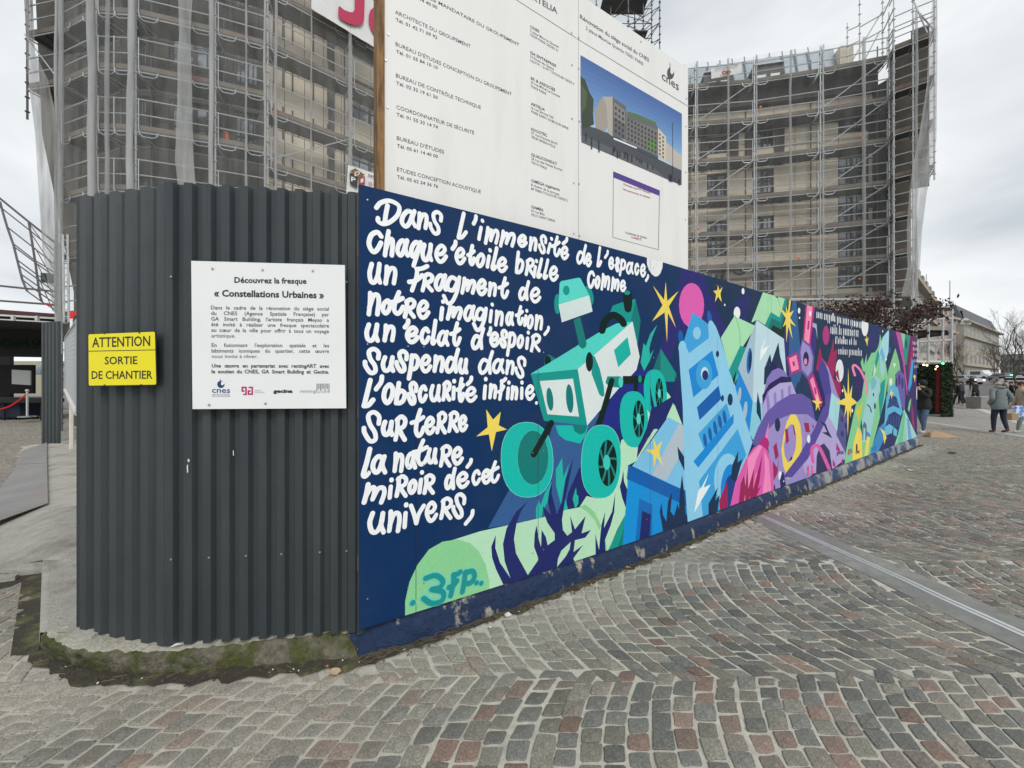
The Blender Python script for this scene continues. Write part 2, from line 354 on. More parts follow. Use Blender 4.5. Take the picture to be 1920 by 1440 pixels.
# --- blue house
sh('B', '#7cc2e6', (1410, 88), (1170, 420), (1140, 455), (1440, 600), (1570, 650), (1560, 200), (1525, 150))
sh('B', '#b4c3ce', (1490, 140), (1545, 165), (1545, 300), (1395, 565), (1290, 520))
sh('B', b4, (1112, 448), (1565, 652), (1565, 765), (1100, 553))
sh('B', '#1090d8', (1110, 556), (1565, 763), (1575, 900), (1380, 980), (1065, 1100))
sh('B', '#0e6cba', (1195, 698), (1292, 745), (1290, 1000), (1163, 1060)); sh('B', ind, (1215, 790), (1282, 818), (1270, 1010), (1193, 1050))
sh('B', yl, (1300, 238), (1325, 310), (1367, 263), (1342, 350), (1372, 452), (1322, 385), (1305, 475), (1300, 372), (1243, 335), (1305, 330))
sh('B', nav2, (1360, 728), (1348, 800), (1375, 960), (1575, 920), (1572, 750), (1545, 830), (1530, 640), (1515, 518), (1500, 640), (1492, 780), (1482, 738), (1455, 830), (1428, 795), (1442, 648), (1410, 720), (1397, 872), (1372, 820))
sh('B', nav2, (1480, 308), (1540, 400), (1552, 532), (1490, 400))
# --- town hall tower
el('A', pk, 1335, 415, 106, 188)
el('A', b4, 1245, 690, 22, 62, -5); el('A', b4, 1488, 530, 20, 70, -8)
sh('A', b2, (1345, 473), (1482, 580), (1500, 700), (1310, 830), (1268, 725)); el('A', b1, 1380, 650, 33, 53)
sh('P', b1, (1273, 655), (1279, 641), (1286, 650), (1292, 662), (1329, 634), (1328, 612), (1334, 602), (1341, 610), (1347, 624), (1376, 715), (1411, 829), (1395, 875), (1362, 985), (1291, 1000), (1284, 900), (1280, 760), (1275, 690))
el('A', b1, 1258, 775, 33, 60); el('A', b1, 1505, 605, 28, 62, -10)
sh('A', b3, (1310, 960), (1510, 797), (1562, 1005), (1350, 1193)); el('A', b2, 1441, 1000, 69, 125); el('A', '#bfe0f0', 1446, 992, 32, 56); el('A', ind, 1450, 1006, 26, 42)
sh('C', b4, (22, 797), (155, 665), (172, 745), (38, 877))
sh('C', b2, (30, 960), (205, 772), (228, 860), (65, 1055))
for x, y in ((72, 1000), (103, 962), (134, 924), (164, 888), (192, 858)): el('C', b4, x, y, 11, 43, -8)
sh('C', b3, (0, 1130), (247, 838), (247, 895), (30, 1168))
sh('C', b2, (35, 1250), (272, 930), (325, 1090), (240, 1260), (215, 1480), (60, 1480))
el('C', b1, 205, 1230, 78, 150, 4); el('C', b3, 220, 1290, 52, 145, 4); el('C', '#1a3f86', 224, 1330, 38, 120, 4)
sh('C', '#eef3f5', (97, 1200), (63, 1290), (107, 1270), (5, 1445), (30, 1310), (52, 1285))
el('C', nav, 148, 470, 10, 20); el('C', nav, 226, 750, 16, 37); el('C', nav, 179, 742, 9, 20)
sh('C', nav2, (277, 1062), (240, 1150), (230, 1235), (262, 1260), (302, 1115), (272, 1135)); sh('C', nav2, (150, 1288), (93, 1390), (93, 1470), (145, 1460), (162, 1335), (135, 1370))
sh('C', cr_, (207, 1252), (158, 1370), (165, 1450), (212, 1430))
# --- green houses
el('C', '#eceeee', 268, 218, 20, 38)
sh('C', '#a8dfb3', (252, 238), (385, 300), (300, 430), (330, 470), (250, 660), (168, 372)); st('C', dg_, 8, (258, 240), (282, 320), (288, 430))
sh('C', tm, (288, 420), (328, 432), (252, 655), (218, 570)); sh('C', tk, (265, 570), (250, 662), (240, 625))
sh('Ft', '#a8dfb3', (380, 300), (560, 350), (700, 480), (720, 400), (870, 460), (740, 905), (545, 780), (410, 1072), (230, 955), (120, 1015), (110, 1000))
st('Ft', '#8cc896', 18, (530, 370), (555, 600), (550, 770)); st('Ft', '#8cc896', 16, (712, 480), (750, 700), (745, 880))
sh('Ft', tm, (545, 780), (740, 903), (865, 460), (915, 470), (775, 1025), (560, 915), (485, 1135), (410, 1072))
sh('Ft', '#12736c', (915, 470), (960, 480), (780, 1172), (590, 1075), (545, 1165), (485, 1130), (560, 912), (760, 1020))
sh('Ft', '#0b2a28', (1000, 480), (1045, 520), (930, 950), (800, 1400), (540, 1175), (590, 1075), (780, 1172), (965, 520))
sh('Ft', '#2f5e93', (1040, 500), (1115, 520), (1160, 1100), (1260, 2100), (1080, 2700), (960, 2600), (950, 1440), (950, 1000)); sh('Ft', '#262b72', (870, 1150), (950, 1000), (960, 2300), (840, 1700), (820, 1390))
sh('C', '#c0dbe5', (388, 262), (556, 378), (572, 610), (600, 700), (420, 790), (365, 765), (372, 480)); sh('C', '#a6bfd0', (388, 262), (372, 500), (365, 765), (275, 560))
el('C', '#1d6cb8', 343, 512, 16, 80, 4); el('C', nav, 349, 508, 10, 62, 4); sh('C', '#eef3f5', (447, 368), (425, 440), (470, 415), (408, 515), (414, 440))
sh('C', b3, (278, 568), (365, 762), (348, 965), (258, 680)); el('C', '#a6bfd0', 284, 720, 10, 46, 5); el('C', '#a6bfd0', 319, 815, 12, 56, 5)
sh('C', '#8accdf', (364, 765), (425, 772), (430, 905), (370, 1005), (344, 955))
sh('C', nav2, (395, 700), (412, 790), (418, 890), (388, 830), (388, 780))
sh('Ft', yl, (960, 500), (1000, 500), (965, 800), (1062, 743), (977, 910), (1108, 1108), (977, 1022), (1032, 1395), (937, 1112), (892, 1470), (885, 1050), (813, 1122), (880, 920), (703, 638), (890, 815), (880, 618), (927, 790))
sh('C', yl, (150, 43), (160, 80), (180, 58), (166, 100), (174, 152), (152, 117), (133, 152), (140, 105), (123, 83), (146, 80))
for c, x, y, rx, ry in (('C', 305, 85, 9, 19), ('C', 193, 169, 4, 8), ('Ft', 1180, 750, 28, 65), ('Ft', 1190, 912, 14, 25)): el(c, '#eceeee', x, y, rx, ry)
# --- dome and crystals
sh('C', nav2, (432, 660), (436, 560), (472, 468), (480, 520), (522, 398), (532, 480), (558, 575), (560, 610), (480, 640))
sh('C', '#16345c', (620, 700), (640, 640), (655, 660), (700, 555), (702, 610), (745, 730), (690, 760), (640, 745))
sh('C', '#241a55', (465, 570), (485, 522), (530, 560)); sh('C', '#8577bd', (437, 690), (452, 620), (485, 572), (522, 555), (560, 575), (600, 640), (640, 740), (430, 880), (424, 770))
sh('C', ly, (428, 780), (470, 690), (530, 650), (602, 640), (640, 740), (560, 860), (430, 890))
for a in range(4): sh('C', '#9083c5', (446+a*45, 735-a*22), (462+a*45, 722-a*20), (478+a*42, 860), (458+a*42, 860))
sh('C', '#261858', (423, 725), (468, 652), (540, 608), (600, 612), (602, 642), (530, 648), (455, 700), (426, 778))
sh('C', pu, (362, 1015), (398, 920), (448, 830), (520, 762), (600, 716), (665, 714), (722, 752), (755, 900), (640, 850), (560, 860), (500, 900), (450, 970), (425, 1030), (375, 1035))
sh('C', pl, (418, 1030), (458, 935), (520, 872), (600, 840), (700, 840), (762, 890), (800, 1060), (700, 1270), (590, 1380), (500, 1400), (480, 1250), (460, 1050))
for p in ([(490, 1040), (510, 1013), (524, 1095), (505, 1122)], [(552, 955), (580, 925), (588, 1005), (565, 1030)], [(608, 905), (625, 903), (630, 978), (615, 962)], [(678, 893), (708, 893), (716, 952), (690, 950)], [(724, 903), (740, 912), (738, 932)]): sh('C', cr_, *p)
el('C', nav2, 517, 905, 17, 42)
sh('C', yl, (553, 970), (573, 885), (600, 840), (630, 842), (655, 900), (668, 1000), (662, 1090), (640, 1140), (582, 1240), (552, 1160), (540, 1060)); sh('C', pl, (565, 970), (580, 918), (603, 898), (620, 915), (632, 980), (628, 1050), (605, 1120), (580, 1138), (560, 1090), (555, 1030))
sh('C', nav2, (588, 1125), (600, 1100), (610, 1105), (602, 1122))
sh('C', cr_, (562, 935), (579, 925), (587, 1005), (570, 1025)); sh('C', cr_, (610, 905), (617, 905), (628, 972), (618, 965))
sh('D', ly, (215, 1030), (340, 1270), (340, 1360), (230, 1450), (40, 1480), (20, 1400), (60, 1320))
sh('D', '#54588d', (305, 975), (352, 1060), (342, 1320), (272, 1180), (300, 1000))
for x, y in ((315, 1060), (318, 1170), (345, 1110)): sh('D', '#3b2f6b', (x-10, y-25), (x+8, y-10), (x+8, y+30), (x-10, y+15))
sh('D', '#a6d9e0', (235, 862), (303, 925), (278, 1155), (213, 1040)); sh('D', pl, (165, 608), (190, 650), (235, 862), (303, 925), (265, 790), (215, 680))
sh('D', pd, (165, 608), (133, 690), (187, 895), (235, 862), (215, 720), (190, 650)); sh('D', '#584a9c', (187, 893), (236, 860), (215, 1032), (60, 1360), (-60, 1500), (-130, 1500), (-10, 1340), (110, 1130), (172, 980))
sh('D', nav2, (140, 1073), (192, 1098), (212, 1150), (242, 1208), (165, 1163), (203, 1160), (180, 1112))
sh('D', '#36345f', (150, 1262), (180, 1245), (222, 1300), (242, 1440), (120, 1480), (125, 1340)); st('D', pk, 26, (98, 1385), (88, 1300), (112, 1262), (150, 1285), (225, 1450))
for p in ([(275, 1240), (300, 1290), (298, 1320), (270, 1290)], [(245, 1360), (265, 1400), (262, 1430), (245, 1410)], [(312, 1370), (325, 1355), (322, 1400), (310, 1405)]): sh('D', pk3, *p)
# pink dome
sh('C', '#e387bd', (463, 888), (438, 985), (460, 992)); el('C', pk3, 435, 1022, 30, 42)
sh('C', pk, (210, 1480), (258, 1260), (320, 1120), (370, 1045), (408, 1025), (455, 1060), (485, 1150), (497, 1310), (497, 1360), (340, 1430))
sh('C', pk2, (335, 1110), (400, 1030), (425, 1035), (385, 1120), (345, 1300), (330, 1450), (290, 1450), (318, 1250)); sh('C', pk2, (435, 1065), (463, 1120), (478, 1320), (470, 1380), (415, 1400), (440, 1200)); sh('C', pk2, (385, 1200), (400, 1200), (370, 1420), (340, 1420))
sh('C', cr_, (270, 1470), (290, 1270), (310, 1215), (320, 1280), (333, 1140), (337, 1300), (372, 1170), (367, 1300), (423, 1090), (408, 1240), (395, 1300), (418, 1275), (375, 1370), (350, 1440), (345, 1340), (320, 1430), (318, 1330), (300, 1450))
sh('C', cr_, (527, 1088), (515, 1170), (487, 1125), (493, 1250), (517, 1200)); el('C', '#eceeee', 533, 1217, 11, 28); el('C', '#eceeee', 708, 992, 10, 25)
sh('Fb', '#2a2a60', (800, 540), (830, 540), (895, 880), (765, 900), (745, 720)); sh('Fb', '#2a2a60', (610, 830), (630, 815), (655, 960), (612, 960)); el('Fb', '#eceeee', 835, 748, 10, 22)
# satellite
sh('C', pk3, (573, 490), (640, 458), (662, 572), (597, 597)); sh('C', '#f48fb6', (587, 498), (632, 475), (649, 562), (603, 581)); sh('C', pk3, (607, 519), (620, 514), (625, 541), (612, 546))
sh('D', pk3, (43, 195), (112, 215), (77, 522), (20, 488)); sh('D', '#f48fb6', (54, 198), (96, 210), (68, 502), (30, 478)); sh('D', pk3, (60, 325), (73, 328), (67, 392), (53, 388)); el('D', '#eceeee', 77, 272, 9, 20)
sh('D', '#9fb3cc', (95, 340), (125, 350), (131, 470), (118, 385), (95, 370)); sh('D', '#392d7c', (100, 375), (121, 400), (120, 520), (105, 592), (82, 520))
sh('D', pu, (18, 457), (82, 510), (108, 600), (97, 722), (60, 768), (5, 705), (-8, 560)); sh('D', pl, (20, 478), (72, 522), (96, 602), (86, 702), (58, 742), (14, 690), (4, 560)); el('D', '#1a1d50', 45, 612, 21, 55); el('D', '#f48fb6', 42, 632, 11, 25)
sh('D', '#2a1e60', (90, 720), (120, 700), (185, 890), (190, 960), (160, 990)); sh('D', pk3, (58, 762), (102, 718), (167, 930), (162, 972), (118, 962)); sh('D', '#f48fb6', (74, 772), (98, 745), (150, 928), (125, 940)); sh('D', pk3, (103, 830), (115, 822), (125, 870), (113, 880))
sh('D', yl, (88, 925), (120, 925), (130, 878), (138, 925), (170, 938), (140, 950), (150, 1003), (133, 970), (118, 1003), (120, 950))
el('D', '#ae337e', 195, 435, 25, 72)
sh('D', cr_, (118, 690), (135, 600), (150, 520), (165, 600), (205, 650), (235, 540), (252, 448), (252, 560), (282, 538), (267, 640), (252, 760), (303, 790), (307, 870), (290, 905), (215, 680), (165, 608), (130, 705))
el('D', '#e3e6e8', 297, 700, 30, 85); sh('D', cr_, (262, 720), (285, 690), (300, 790), (288, 770))
# planet, green peaks
el('D', '#292360', 447, 775, 36, 133, 4)
sh('D', '#84cc97', (325, 1480), (345, 1300), (420, 950), (462, 900), (500, 640), (540, 560), (602, 428), (662, 750), (640, 900), (600, 1050), (560, 1200), (500, 1450))
sh('D', '#1c2a55', (440, 560), (500, 560), (480, 700), (455, 620)); sh('D', '#84cc97', (455, 640), (470, 600), (480, 660), (500, 570), (498, 720), (470, 700))
st('D', '#ec86b4', 17, (503, 872), (494, 790), (455, 700), (410, 658), (396, 678), (412, 735))
sh('D', '#d9c93a', (420, 1000), (470, 930), (440, 1100)); sh('D', tm, (582, 545), (598, 580), (560, 720), (538, 745)); sh('D', tm, (600, 800), (640, 760), (630, 900), (600, 1060), (590, 900)); sh('D', '#bfe6c6', (560, 640), (572, 700), (545, 760))
sh('D', '#9cd0d1', (465, 1240), (470, 1060), (530, 780), (560, 738), (602, 760), (602, 850), (560, 1000), (545, 1100), (520, 1230)); sh('D', '#74b7c9', (530, 780), (552, 742), (575, 780), (560, 830), (535, 850)); st('D', '#1d3050', 8, (505, 955), (525, 975), (535, 1010)); el('D', '#1d3050', 551, 880, 5, 14); el('D', '#1d3050', 562, 965, 7, 24)
sh('D', '#5c6a8c', (468, 1220), (470, 1110), (485, 1080), (500, 1110), (500, 1220)); sh('D', '#9cd0d1', (474, 1220), (476, 1130), (490, 1130), (490, 1220))
el('D', '#1f2c64', 553, 445, 46, 122, 3)
el('D', '#e6e9ea', 487, 362, 26, 80); sh('D', yl, (500, 435), (507, 465), (517, 448), (508, 480), (505, 518), (496, 485), (484, 458), (497, 465))
sh('D', '#a6d7e3', (665, 392), (668, 420), (663, 560), (640, 640), (600, 600), (590, 560), (620, 450)); sh('D', '#6ab4d6', (598, 565), (615, 518), (637, 600), (630, 650)); sh('D', '#9cd0d1', (600, 600), (632, 640), (640, 700), (620, 760), (600, 700))
el('D', '#1f5d9c', 672, 545, 9, 25); el('D', '#eceeee', 646, 614, 5, 10); el('D', '#eceeee', 620, 405, 4, 8); el('D', '#eceeee', 320, 850, 6, 12); el('D', '#eceeee', 392, 1000, 6, 14)
sh('D', yl, (362, 678), (370, 880), (392, 808), (386, 900), (430, 940), (386, 965), (380, 1052), (368, 990), (358, 1195), (352, 990), (333, 1052), (340, 960), (262, 945), (340, 905), (323, 803), (355, 880))
# right end
sh('D', '#84c78d', (715, 528), (762, 700), (762, 760), (700, 880), (655, 860), (662, 700)); sh('D', '#d7efe0', (700, 640), (720, 650), (705, 680))
sh('D', '#372868', (668, 380), (716, 395), (772, 640), (803, 880), (785, 920), (742, 620)); sh('D', '#bd5199', (714, 390), (756, 405), (782, 620), (810, 860), (803, 890), (772, 640))
sh('D', '#84cc97', (755, 400), (792, 415), (782, 580)); sh('D', '#1f8f88', (790, 410), (832, 425), (803, 650), (787, 660), (776, 560)); el('D', '#174f63', 797, 500, 8, 38)
sh('D', '#6f1d58', (830, 420), (872, 430), (855, 620), (812, 850), (800, 640)); sh('D', '#9e2457', (838, 520), (860, 560), (815, 700)); sh('D', '#352a66', (870, 430), (895, 440), (885, 1260), (858, 1150), (808, 1000), (805, 850), (850, 640)); sh('D', '#8c3068', (830, 900), (850, 1000), (865, 1150), (840, 1100))
sh('D', '#3f9ed8', (838, 610), (852, 630), (838, 800), (817, 862), (812, 820)); sh('D', yl, (856, 725), (862, 740), (870, 735), (864, 760), (860, 790), (857, 760), (850, 745)); el('D', '#eceeee', 878, 870, 6, 50)
sh('D', '#6a5da5', (712, 730), (745, 693), (782, 730), (790, 900), (785, 1000), (755, 960), (720, 830))
for x in (722, 745, 768): el('D', '#352a66', x, 770+abs(x-745), 8, 42)
el('D', '#e6e9ea', 681, 785, 11, 30)
sh('D', '#3a8fc8', (500, 1400), (590, 1130), (640, 1080), (650, 1180), (580, 1380)); sh('D', '#5fb2d8', (632, 1110), (648, 900), (672, 820), (700, 798), (735, 830), (765, 990), (772, 1010), (740, 1060), (700, 1010), (650, 1110))
sh('D', '#26376e', (652, 985), (678, 885), (722, 895), (748, 985), (700, 962)); sh('D', '#26376e', (640, 1115), (665, 1030), (708, 1005), (758, 1040), (745, 1190), (690, 1100))
for x in (660, 680, 700, 720, 740): sh('D', '#3a5f95', (x, 1040), (x+6, 1035), (x+4, 1120), (x-2, 1120))
for x in (665, 685, 705, 725): sh('D', '#3a5f95', (x, 915), (x+6, 912), (x+6, 968), (x, 972))
sh('D', '#6cbcdc', (632, 1200), (640, 1120), (670, 1100), (700, 1120), (690, 1170), (650, 1200)); sh('D', '#6cbcdc', (702, 1120), (730, 1150), (725, 1200), (700, 1190)); sh('D', '#2d3565', (578, 1330), (640, 1190), (680, 1170), (735, 1200), (705, 1290))
sh('D', '#8fd4b6', (780, 985), (880, 1200), (880, 1260), (695, 1300), (735, 1180)); sh('D', '#6fc39a', (775, 1010), (790, 1020), (765, 1280), (725, 1280)); sh('D', '#a9d6d8', (790, 1010), (880, 1200), (850, 1230), (800, 1240)); sh('D', '#6fa8d0', (800, 1050), (820, 1070), (840, 1230), (815, 1240))
sh('D', yl, (683, 838), (690, 860), (702, 862), (692, 880), (690, 915), (682, 885), (670, 868), (680, 860)); sh('D', yl, (600, 1130), (635, 1155), (638, 1180), (650, 1200), (640, 1225), (632, 1255), (628, 1215), (622, 1175))
sh('D', yl, (435, 1118), (460, 1160), (472, 1420), (390, 1440), (400, 1250)); sh('D', yl, (500, 1200), (527, 1185), (505, 1360), (478, 1380)); sh('D', nav2, (462, 1060), (470, 1190), (452, 1120)); sh('D', '#3a8fc8', (500, 1155), (522, 1170), (530, 1200), (498, 1190))
sh('D', '#84cc97', (808, 990), (820, 930), (835, 905), (828, 960), (820, 1010))
# stars and moon near the poem
sh('P', '#e9ebea', (1213, 478), (1213, 495), (1217, 507), (1222, 514), (1228, 518.5), (1233, 518), (1238, 513), (1242, 502), (1243, 488), (1243, 478))
sh('A', yl, (1117, 218), (1130, 380), (1225, 295), (1143, 425), (1203, 605), (1135, 480), (1128, 728), (1108, 475), (1003, 550), (1090, 415), (1010, 250), (1103, 370))
sh('E', yl, (697, 243), (733, 296), (773, 255), (762, 325), (805, 347), (748, 360), (726, 460), (711, 372), (645, 383), (705, 335))
# --- assemble: one planar arrangement, cut at the panel seams
def build_mural(root):
    V = []; Fc = []; ids = []
    def addf(poly):
        a = sum(poly[i].x*poly[(i+1) % len(poly)].y-poly[(i+1) % len(poly)].x*poly[i].y for i in range(len(poly)))
        if a < 0: poly = poly[::-1]
        b = len(V); V.extend([Vector((p.x, p.y)) for p in poly]); Fc.append(list(range(b, b+len(poly))))
    npn = len(MS)-1; H = 2.6
    for i in range(npn):
        g = 0.0018
        zt0 = CAMH; # top heights follow the measured height
        addf([Vector((MS[i]+g, MZ[i])), Vector((MS[i+1]-g, MZ[i+1])), Vector((MS[i+1]-g, MZ[i+1]+H)), Vector((MS[i]+g, MZ[i]+H))])
    for col, p in ART: addf(p)
    r = delaunay_2d_cdt(V, [], Fc, 0, 1e-5, True)
    vs, _, fs, _, _, of = r
    base = [nav]; cols = [nav]+[c for c, _ in ART]; uniq = []
    for c in cols:
        if c not in uniq: uniq.append(c)
    pm = [mat('paint_'+c[1:], lin(c, .97), 0.72, var=.07, vscale=60, bump=.35, bscale=170, dist=.003, spec=.18, col2=tuple(x*.86+.012 for x in lin(c)[:3]), c2scale=1.7, c2pos=(.45, .8)) for c in uniq]
    per = [dict(v={}, vl=[], f=[], m=[]) for _ in range(npn)]
    for f, o in zip(fs, of):
        pan = [k for k in o if k < npn]
        if not pan: continue
        i = pan[0]; top = max(o); c = nav if top < npn else ART[top-npn][0]
        D = per[i]; idx = []
        for v in f:
            if v not in D['v']: D['v'][v] = len(D['vl']); D['vl'].append(mural_p3(vs[v].x, vs[v].y, 0.0, i))
            idx.append(D['v'][v])
        D['f'].append(tuple(idx)); D['m'].append(uniq.index(c))
    back = mat('plywood_edge', (.12, .1, .08), .9)
    for i in range(npn):
        D = per[i]; used = sorted(set(D['m'])); mb = MB(); mb.v = [tuple(v) for v in D['vl']]; mb.f = D['f']; mb.m = [used.index(k) for k in D['m']]
        d = (MP[i+1]-MP[i]).normalized(); n_ = Vector((d.y, -d.x)); g = .0018
        for (a, b) in (((MS[i]+g), (MS[i+1]-g)),):
            A0 = mural_p3(a, MZ[i], -.0005, i); B0 = mural_p3(b, MZ[i+1], -.0005, i); A1 = mural_p3(a, MZ[i]+H, -.0005, i); B1 = mural_p3(b, MZ[i+1]+H, -.0005, i)
            bk = Vector((n_.x, n_.y, 0))*-.018
            mb.hexa([A0, B0, B0+bk, A0+bk, A1, B1, B1+bk, A1+bk], len(used))
        mb.build('mural_panel', [pm[k] for k in used]+[back], root)
# --- brush lettering
GL = {
'a': [[(.8, .12), (.45, 0), (.1, .3), (0, .72), (.25, 1), (.55, .8), (.85, .1)], [(.95, 0), (.78, .55), (1, 1)]],
'b': [[(.3, 0), (.12, .5), (0, 1)], [(.08, .62), (.5, .38), (.95, .52), (.8, .85), (.4, 1), (.03, .98)]],
'c': [[(.95, .22), (.65, 0), (.2, .2), (0, .62), (.3, 1), (.7, .9), (1, .62)]],
'd': [[(.65, .45), (.3, .38), (.02, .7), (.15, 1), (.5, .88), (.75, .5)], [(1, 0), (.78, .5), (.82, 1)]],
'e': [[(.12, .55), (.6, .5), (.88, .22), (.55, 0), (.15, .22), (0, .62), (.3, 1), (.68, .95), (1, .68)]],
'g': [[(.82, .1), (.5, 0), (.25, .2), (.28, .45), (.6, .48), (.88, .15)], [(.98, 0), (.85, .5), (.55, .92), (.25, 1), (0, .72)]],
'h': [[(.45, 0), (.2, .5), (0, 1)], [(.12, .72), (.5, .38), (.9, .35), (.92, .65), (.82, 1)]],
'i': [[(.82, 0), (.86, .03)], [(.55, .38), (.3, .7), (.1, 1)]],
'l': [[(.95, 0), (.5, .5), (.05, .92), (.3, 1), (.75, .88)]],
'L': [[(.7, 0), (.35, .5), (.02, .98)], [(.02, .98), (.5, .95), (1, .75)]],
'm': [[(.2, 0), (.12, .5), (0, 1)], [(.06, .72), (.3, .25), (.5, .18), (.5, .5), (.42, .82)], [(.45, .75), (.7, .25), (.95, .2), (1, .5), (.85, 1)]],
'n': [[(.15, 0), (.12, .5), (0, 1)], [(.06, .7), (.45, .15), (.88, .1), (1, .4), (.85, 1)]],
'o': [[(.6, 0), (.15, .25), (0, .7), (.35, 1), (.8, .75), (1, .3), (.75, .02), (.5, .03)]],
'p': [[(.35, 0), (.22, .5), (0, 1)], [(.3, .15), (.65, 0), (1, .18), (.85, .5), (.45, .6), (.25, .5)]],
'q': [[(.85, .08), (.5, 0), (.1, .2), (0, .5), (.25, .62), (.6, .4), (.95, .05)], [(1, 0), (.65, .5), (.25, 1)]],
'R': [[(.22, .1), (.2, .5), (0, 1)], [(.15, .15), (.6, 0), (1, .15), (.85, .42), (.3, .55)], [(.38, .5), (.6, .75), (.95, 1)]],
's': [[(.98, .4), (1, .15), (.65, 0), (.3, .12), (.4, .42), (.72, .7), (.75, .95), (.4, 1), (.05, .72), (0, .55)]],
't': [[(.7, 0), (.45, .4), (.35, .8), (.55, 1), (.8, .9), (.98, .68)], [(0, .5), (.5, .42), (.95, .28)]],
'u': [[(.2, 0), (0, .5), (.15, .95), (.5, .95), (.8, .5), (.9, 0)], [(.9, .05), (.78, .6), (.95, 1)]],
'v': [[(0, 0), (.25, .5), (.42, 1)], [(.42, 1), (.6, .5), (1, 0)]],
"'": [[(.9, 0), (.75, .45), (0, 1)]], ',': [[(.95, 0), (.8, .4), (0, 1)]], '.': [[(.45, .45), (.55, .55)]],
'D': [[(.5, .2), (.42, .6), (.38, .92)], [(0, .3), (.2, .08), (.6, 0), (1, .22), (.95, .6), (.6, .92), (.3, 1), (.08, .88), (.08, .75)]],
'C': [[(1, .22), (.7, 0), (.2, .15), (0, .6), (.3, 1), (.65, .92), (.98, .55)]],
'F': [[(.45, .12), (.38, .5), (.15, 1)], [(.4, .12), (.7, .1), (1, 0)], [(0, .65), (.35, .6), (.72, .38)]],
'3': [[(.1, .1), (.6, 0), (.95, .2), (.8, .42), (.4, .5)], [(.4, .5), (.95, .6), (.9, .9), (.4, 1), (0, .82)]],
'P': [[(.25, .05), (.15, .5), (0, 1)], [(.2, .1), (.8, 0), (1, .25), (.7, .55), (.2, .6)]],
'r': [[(.2, 0), (.1, .5), (0, 1)], [(.1, .4), (.6, .05), (1, .1)]],
}
def ribbon(mb, pts, wd, off):
    P = pts; n = len(P); L_ = []; k = 0.0
    offs = []
    ring = []
    for i, p in enumerate(P):
        d = P[min(i+1, n-1)]-P[max(i-1, 0)]
        if d.length < 1e-7: d = Vector((0, 1))
        d.normalize(); nn = Vector((-d.y, d.x))*wd/2; ring.append((p+nn, p-nn, d)); offs.append(off+i*.00003)
    vs = []; fs = []
    for i, (a, b, d) in enumerate(ring):
        vs += [mural_p3(a.x, a.y, offs[i]), mural_p3(b.x, b.y, offs[i])]
        if i: fs.append((2*i-2, 2*i-1, 2*i+1, 2*i))
    for e_, sgn in ((0, -1), (n-1, 1)):
        a, b, d = ring[e_]; c = P[e_]; nn = (a-c); base = len(vs)
        arc = [c+nn*math.cos(math.pi*j/6)+d*sgn*math.sin(math.pi*j/6)*wd/2 for j in range(7)]
        vs += [mural_p3(q.x, q.y, offs[e_]) for q in arc]; fs.append(tuple(range(base, base+7)))
    mb.add(vs, fs, 0)
GK = [0]; GOFF = [.0010]
def glyph(mb, ch, c, x0, y0, x1, y1, wd=.03, slop=0.0):
    ix = 0.5*wd*F/3.0*CR[c][2]  # half stroke in crop pixels near this depth
    o = CR[c]; mid = mural_px(o[0]+(x0+x1)/2/o[2], o[1]+(y0+y1)/2/o[2]); P3 = mural_p3(mid.x, mid.y); hw = .5*wd*F/P3.y*o[2]
    hx = hw*.82
    if x1-x0 > 2*hx: x0 += hx; x1 -= hx
    else: x0 = x1 = (x0+x1)/2
    if y1-y0 > 2*hw: y0 += hw; y1 -= hw
    else: y0 = y1 = (y0+y1)/2
    for stt in GL[ch]:
        GK[0] = (GK[0]+1) % 9
        P = catmull([Vector(p) for p in stt], 5)
        pts = []
        for p in P:
            X = x0+p.x*(x1-x0); Yp = y0+p.y*(y1-y0)+slop*(p.x-.5)*(x1-x0)
            pts.append(cpx(c, X, Yp))
        ribbon(mb, pts, wd*random.uniform(.95, 1.07), GOFF[0]+GK[0]*.00015)
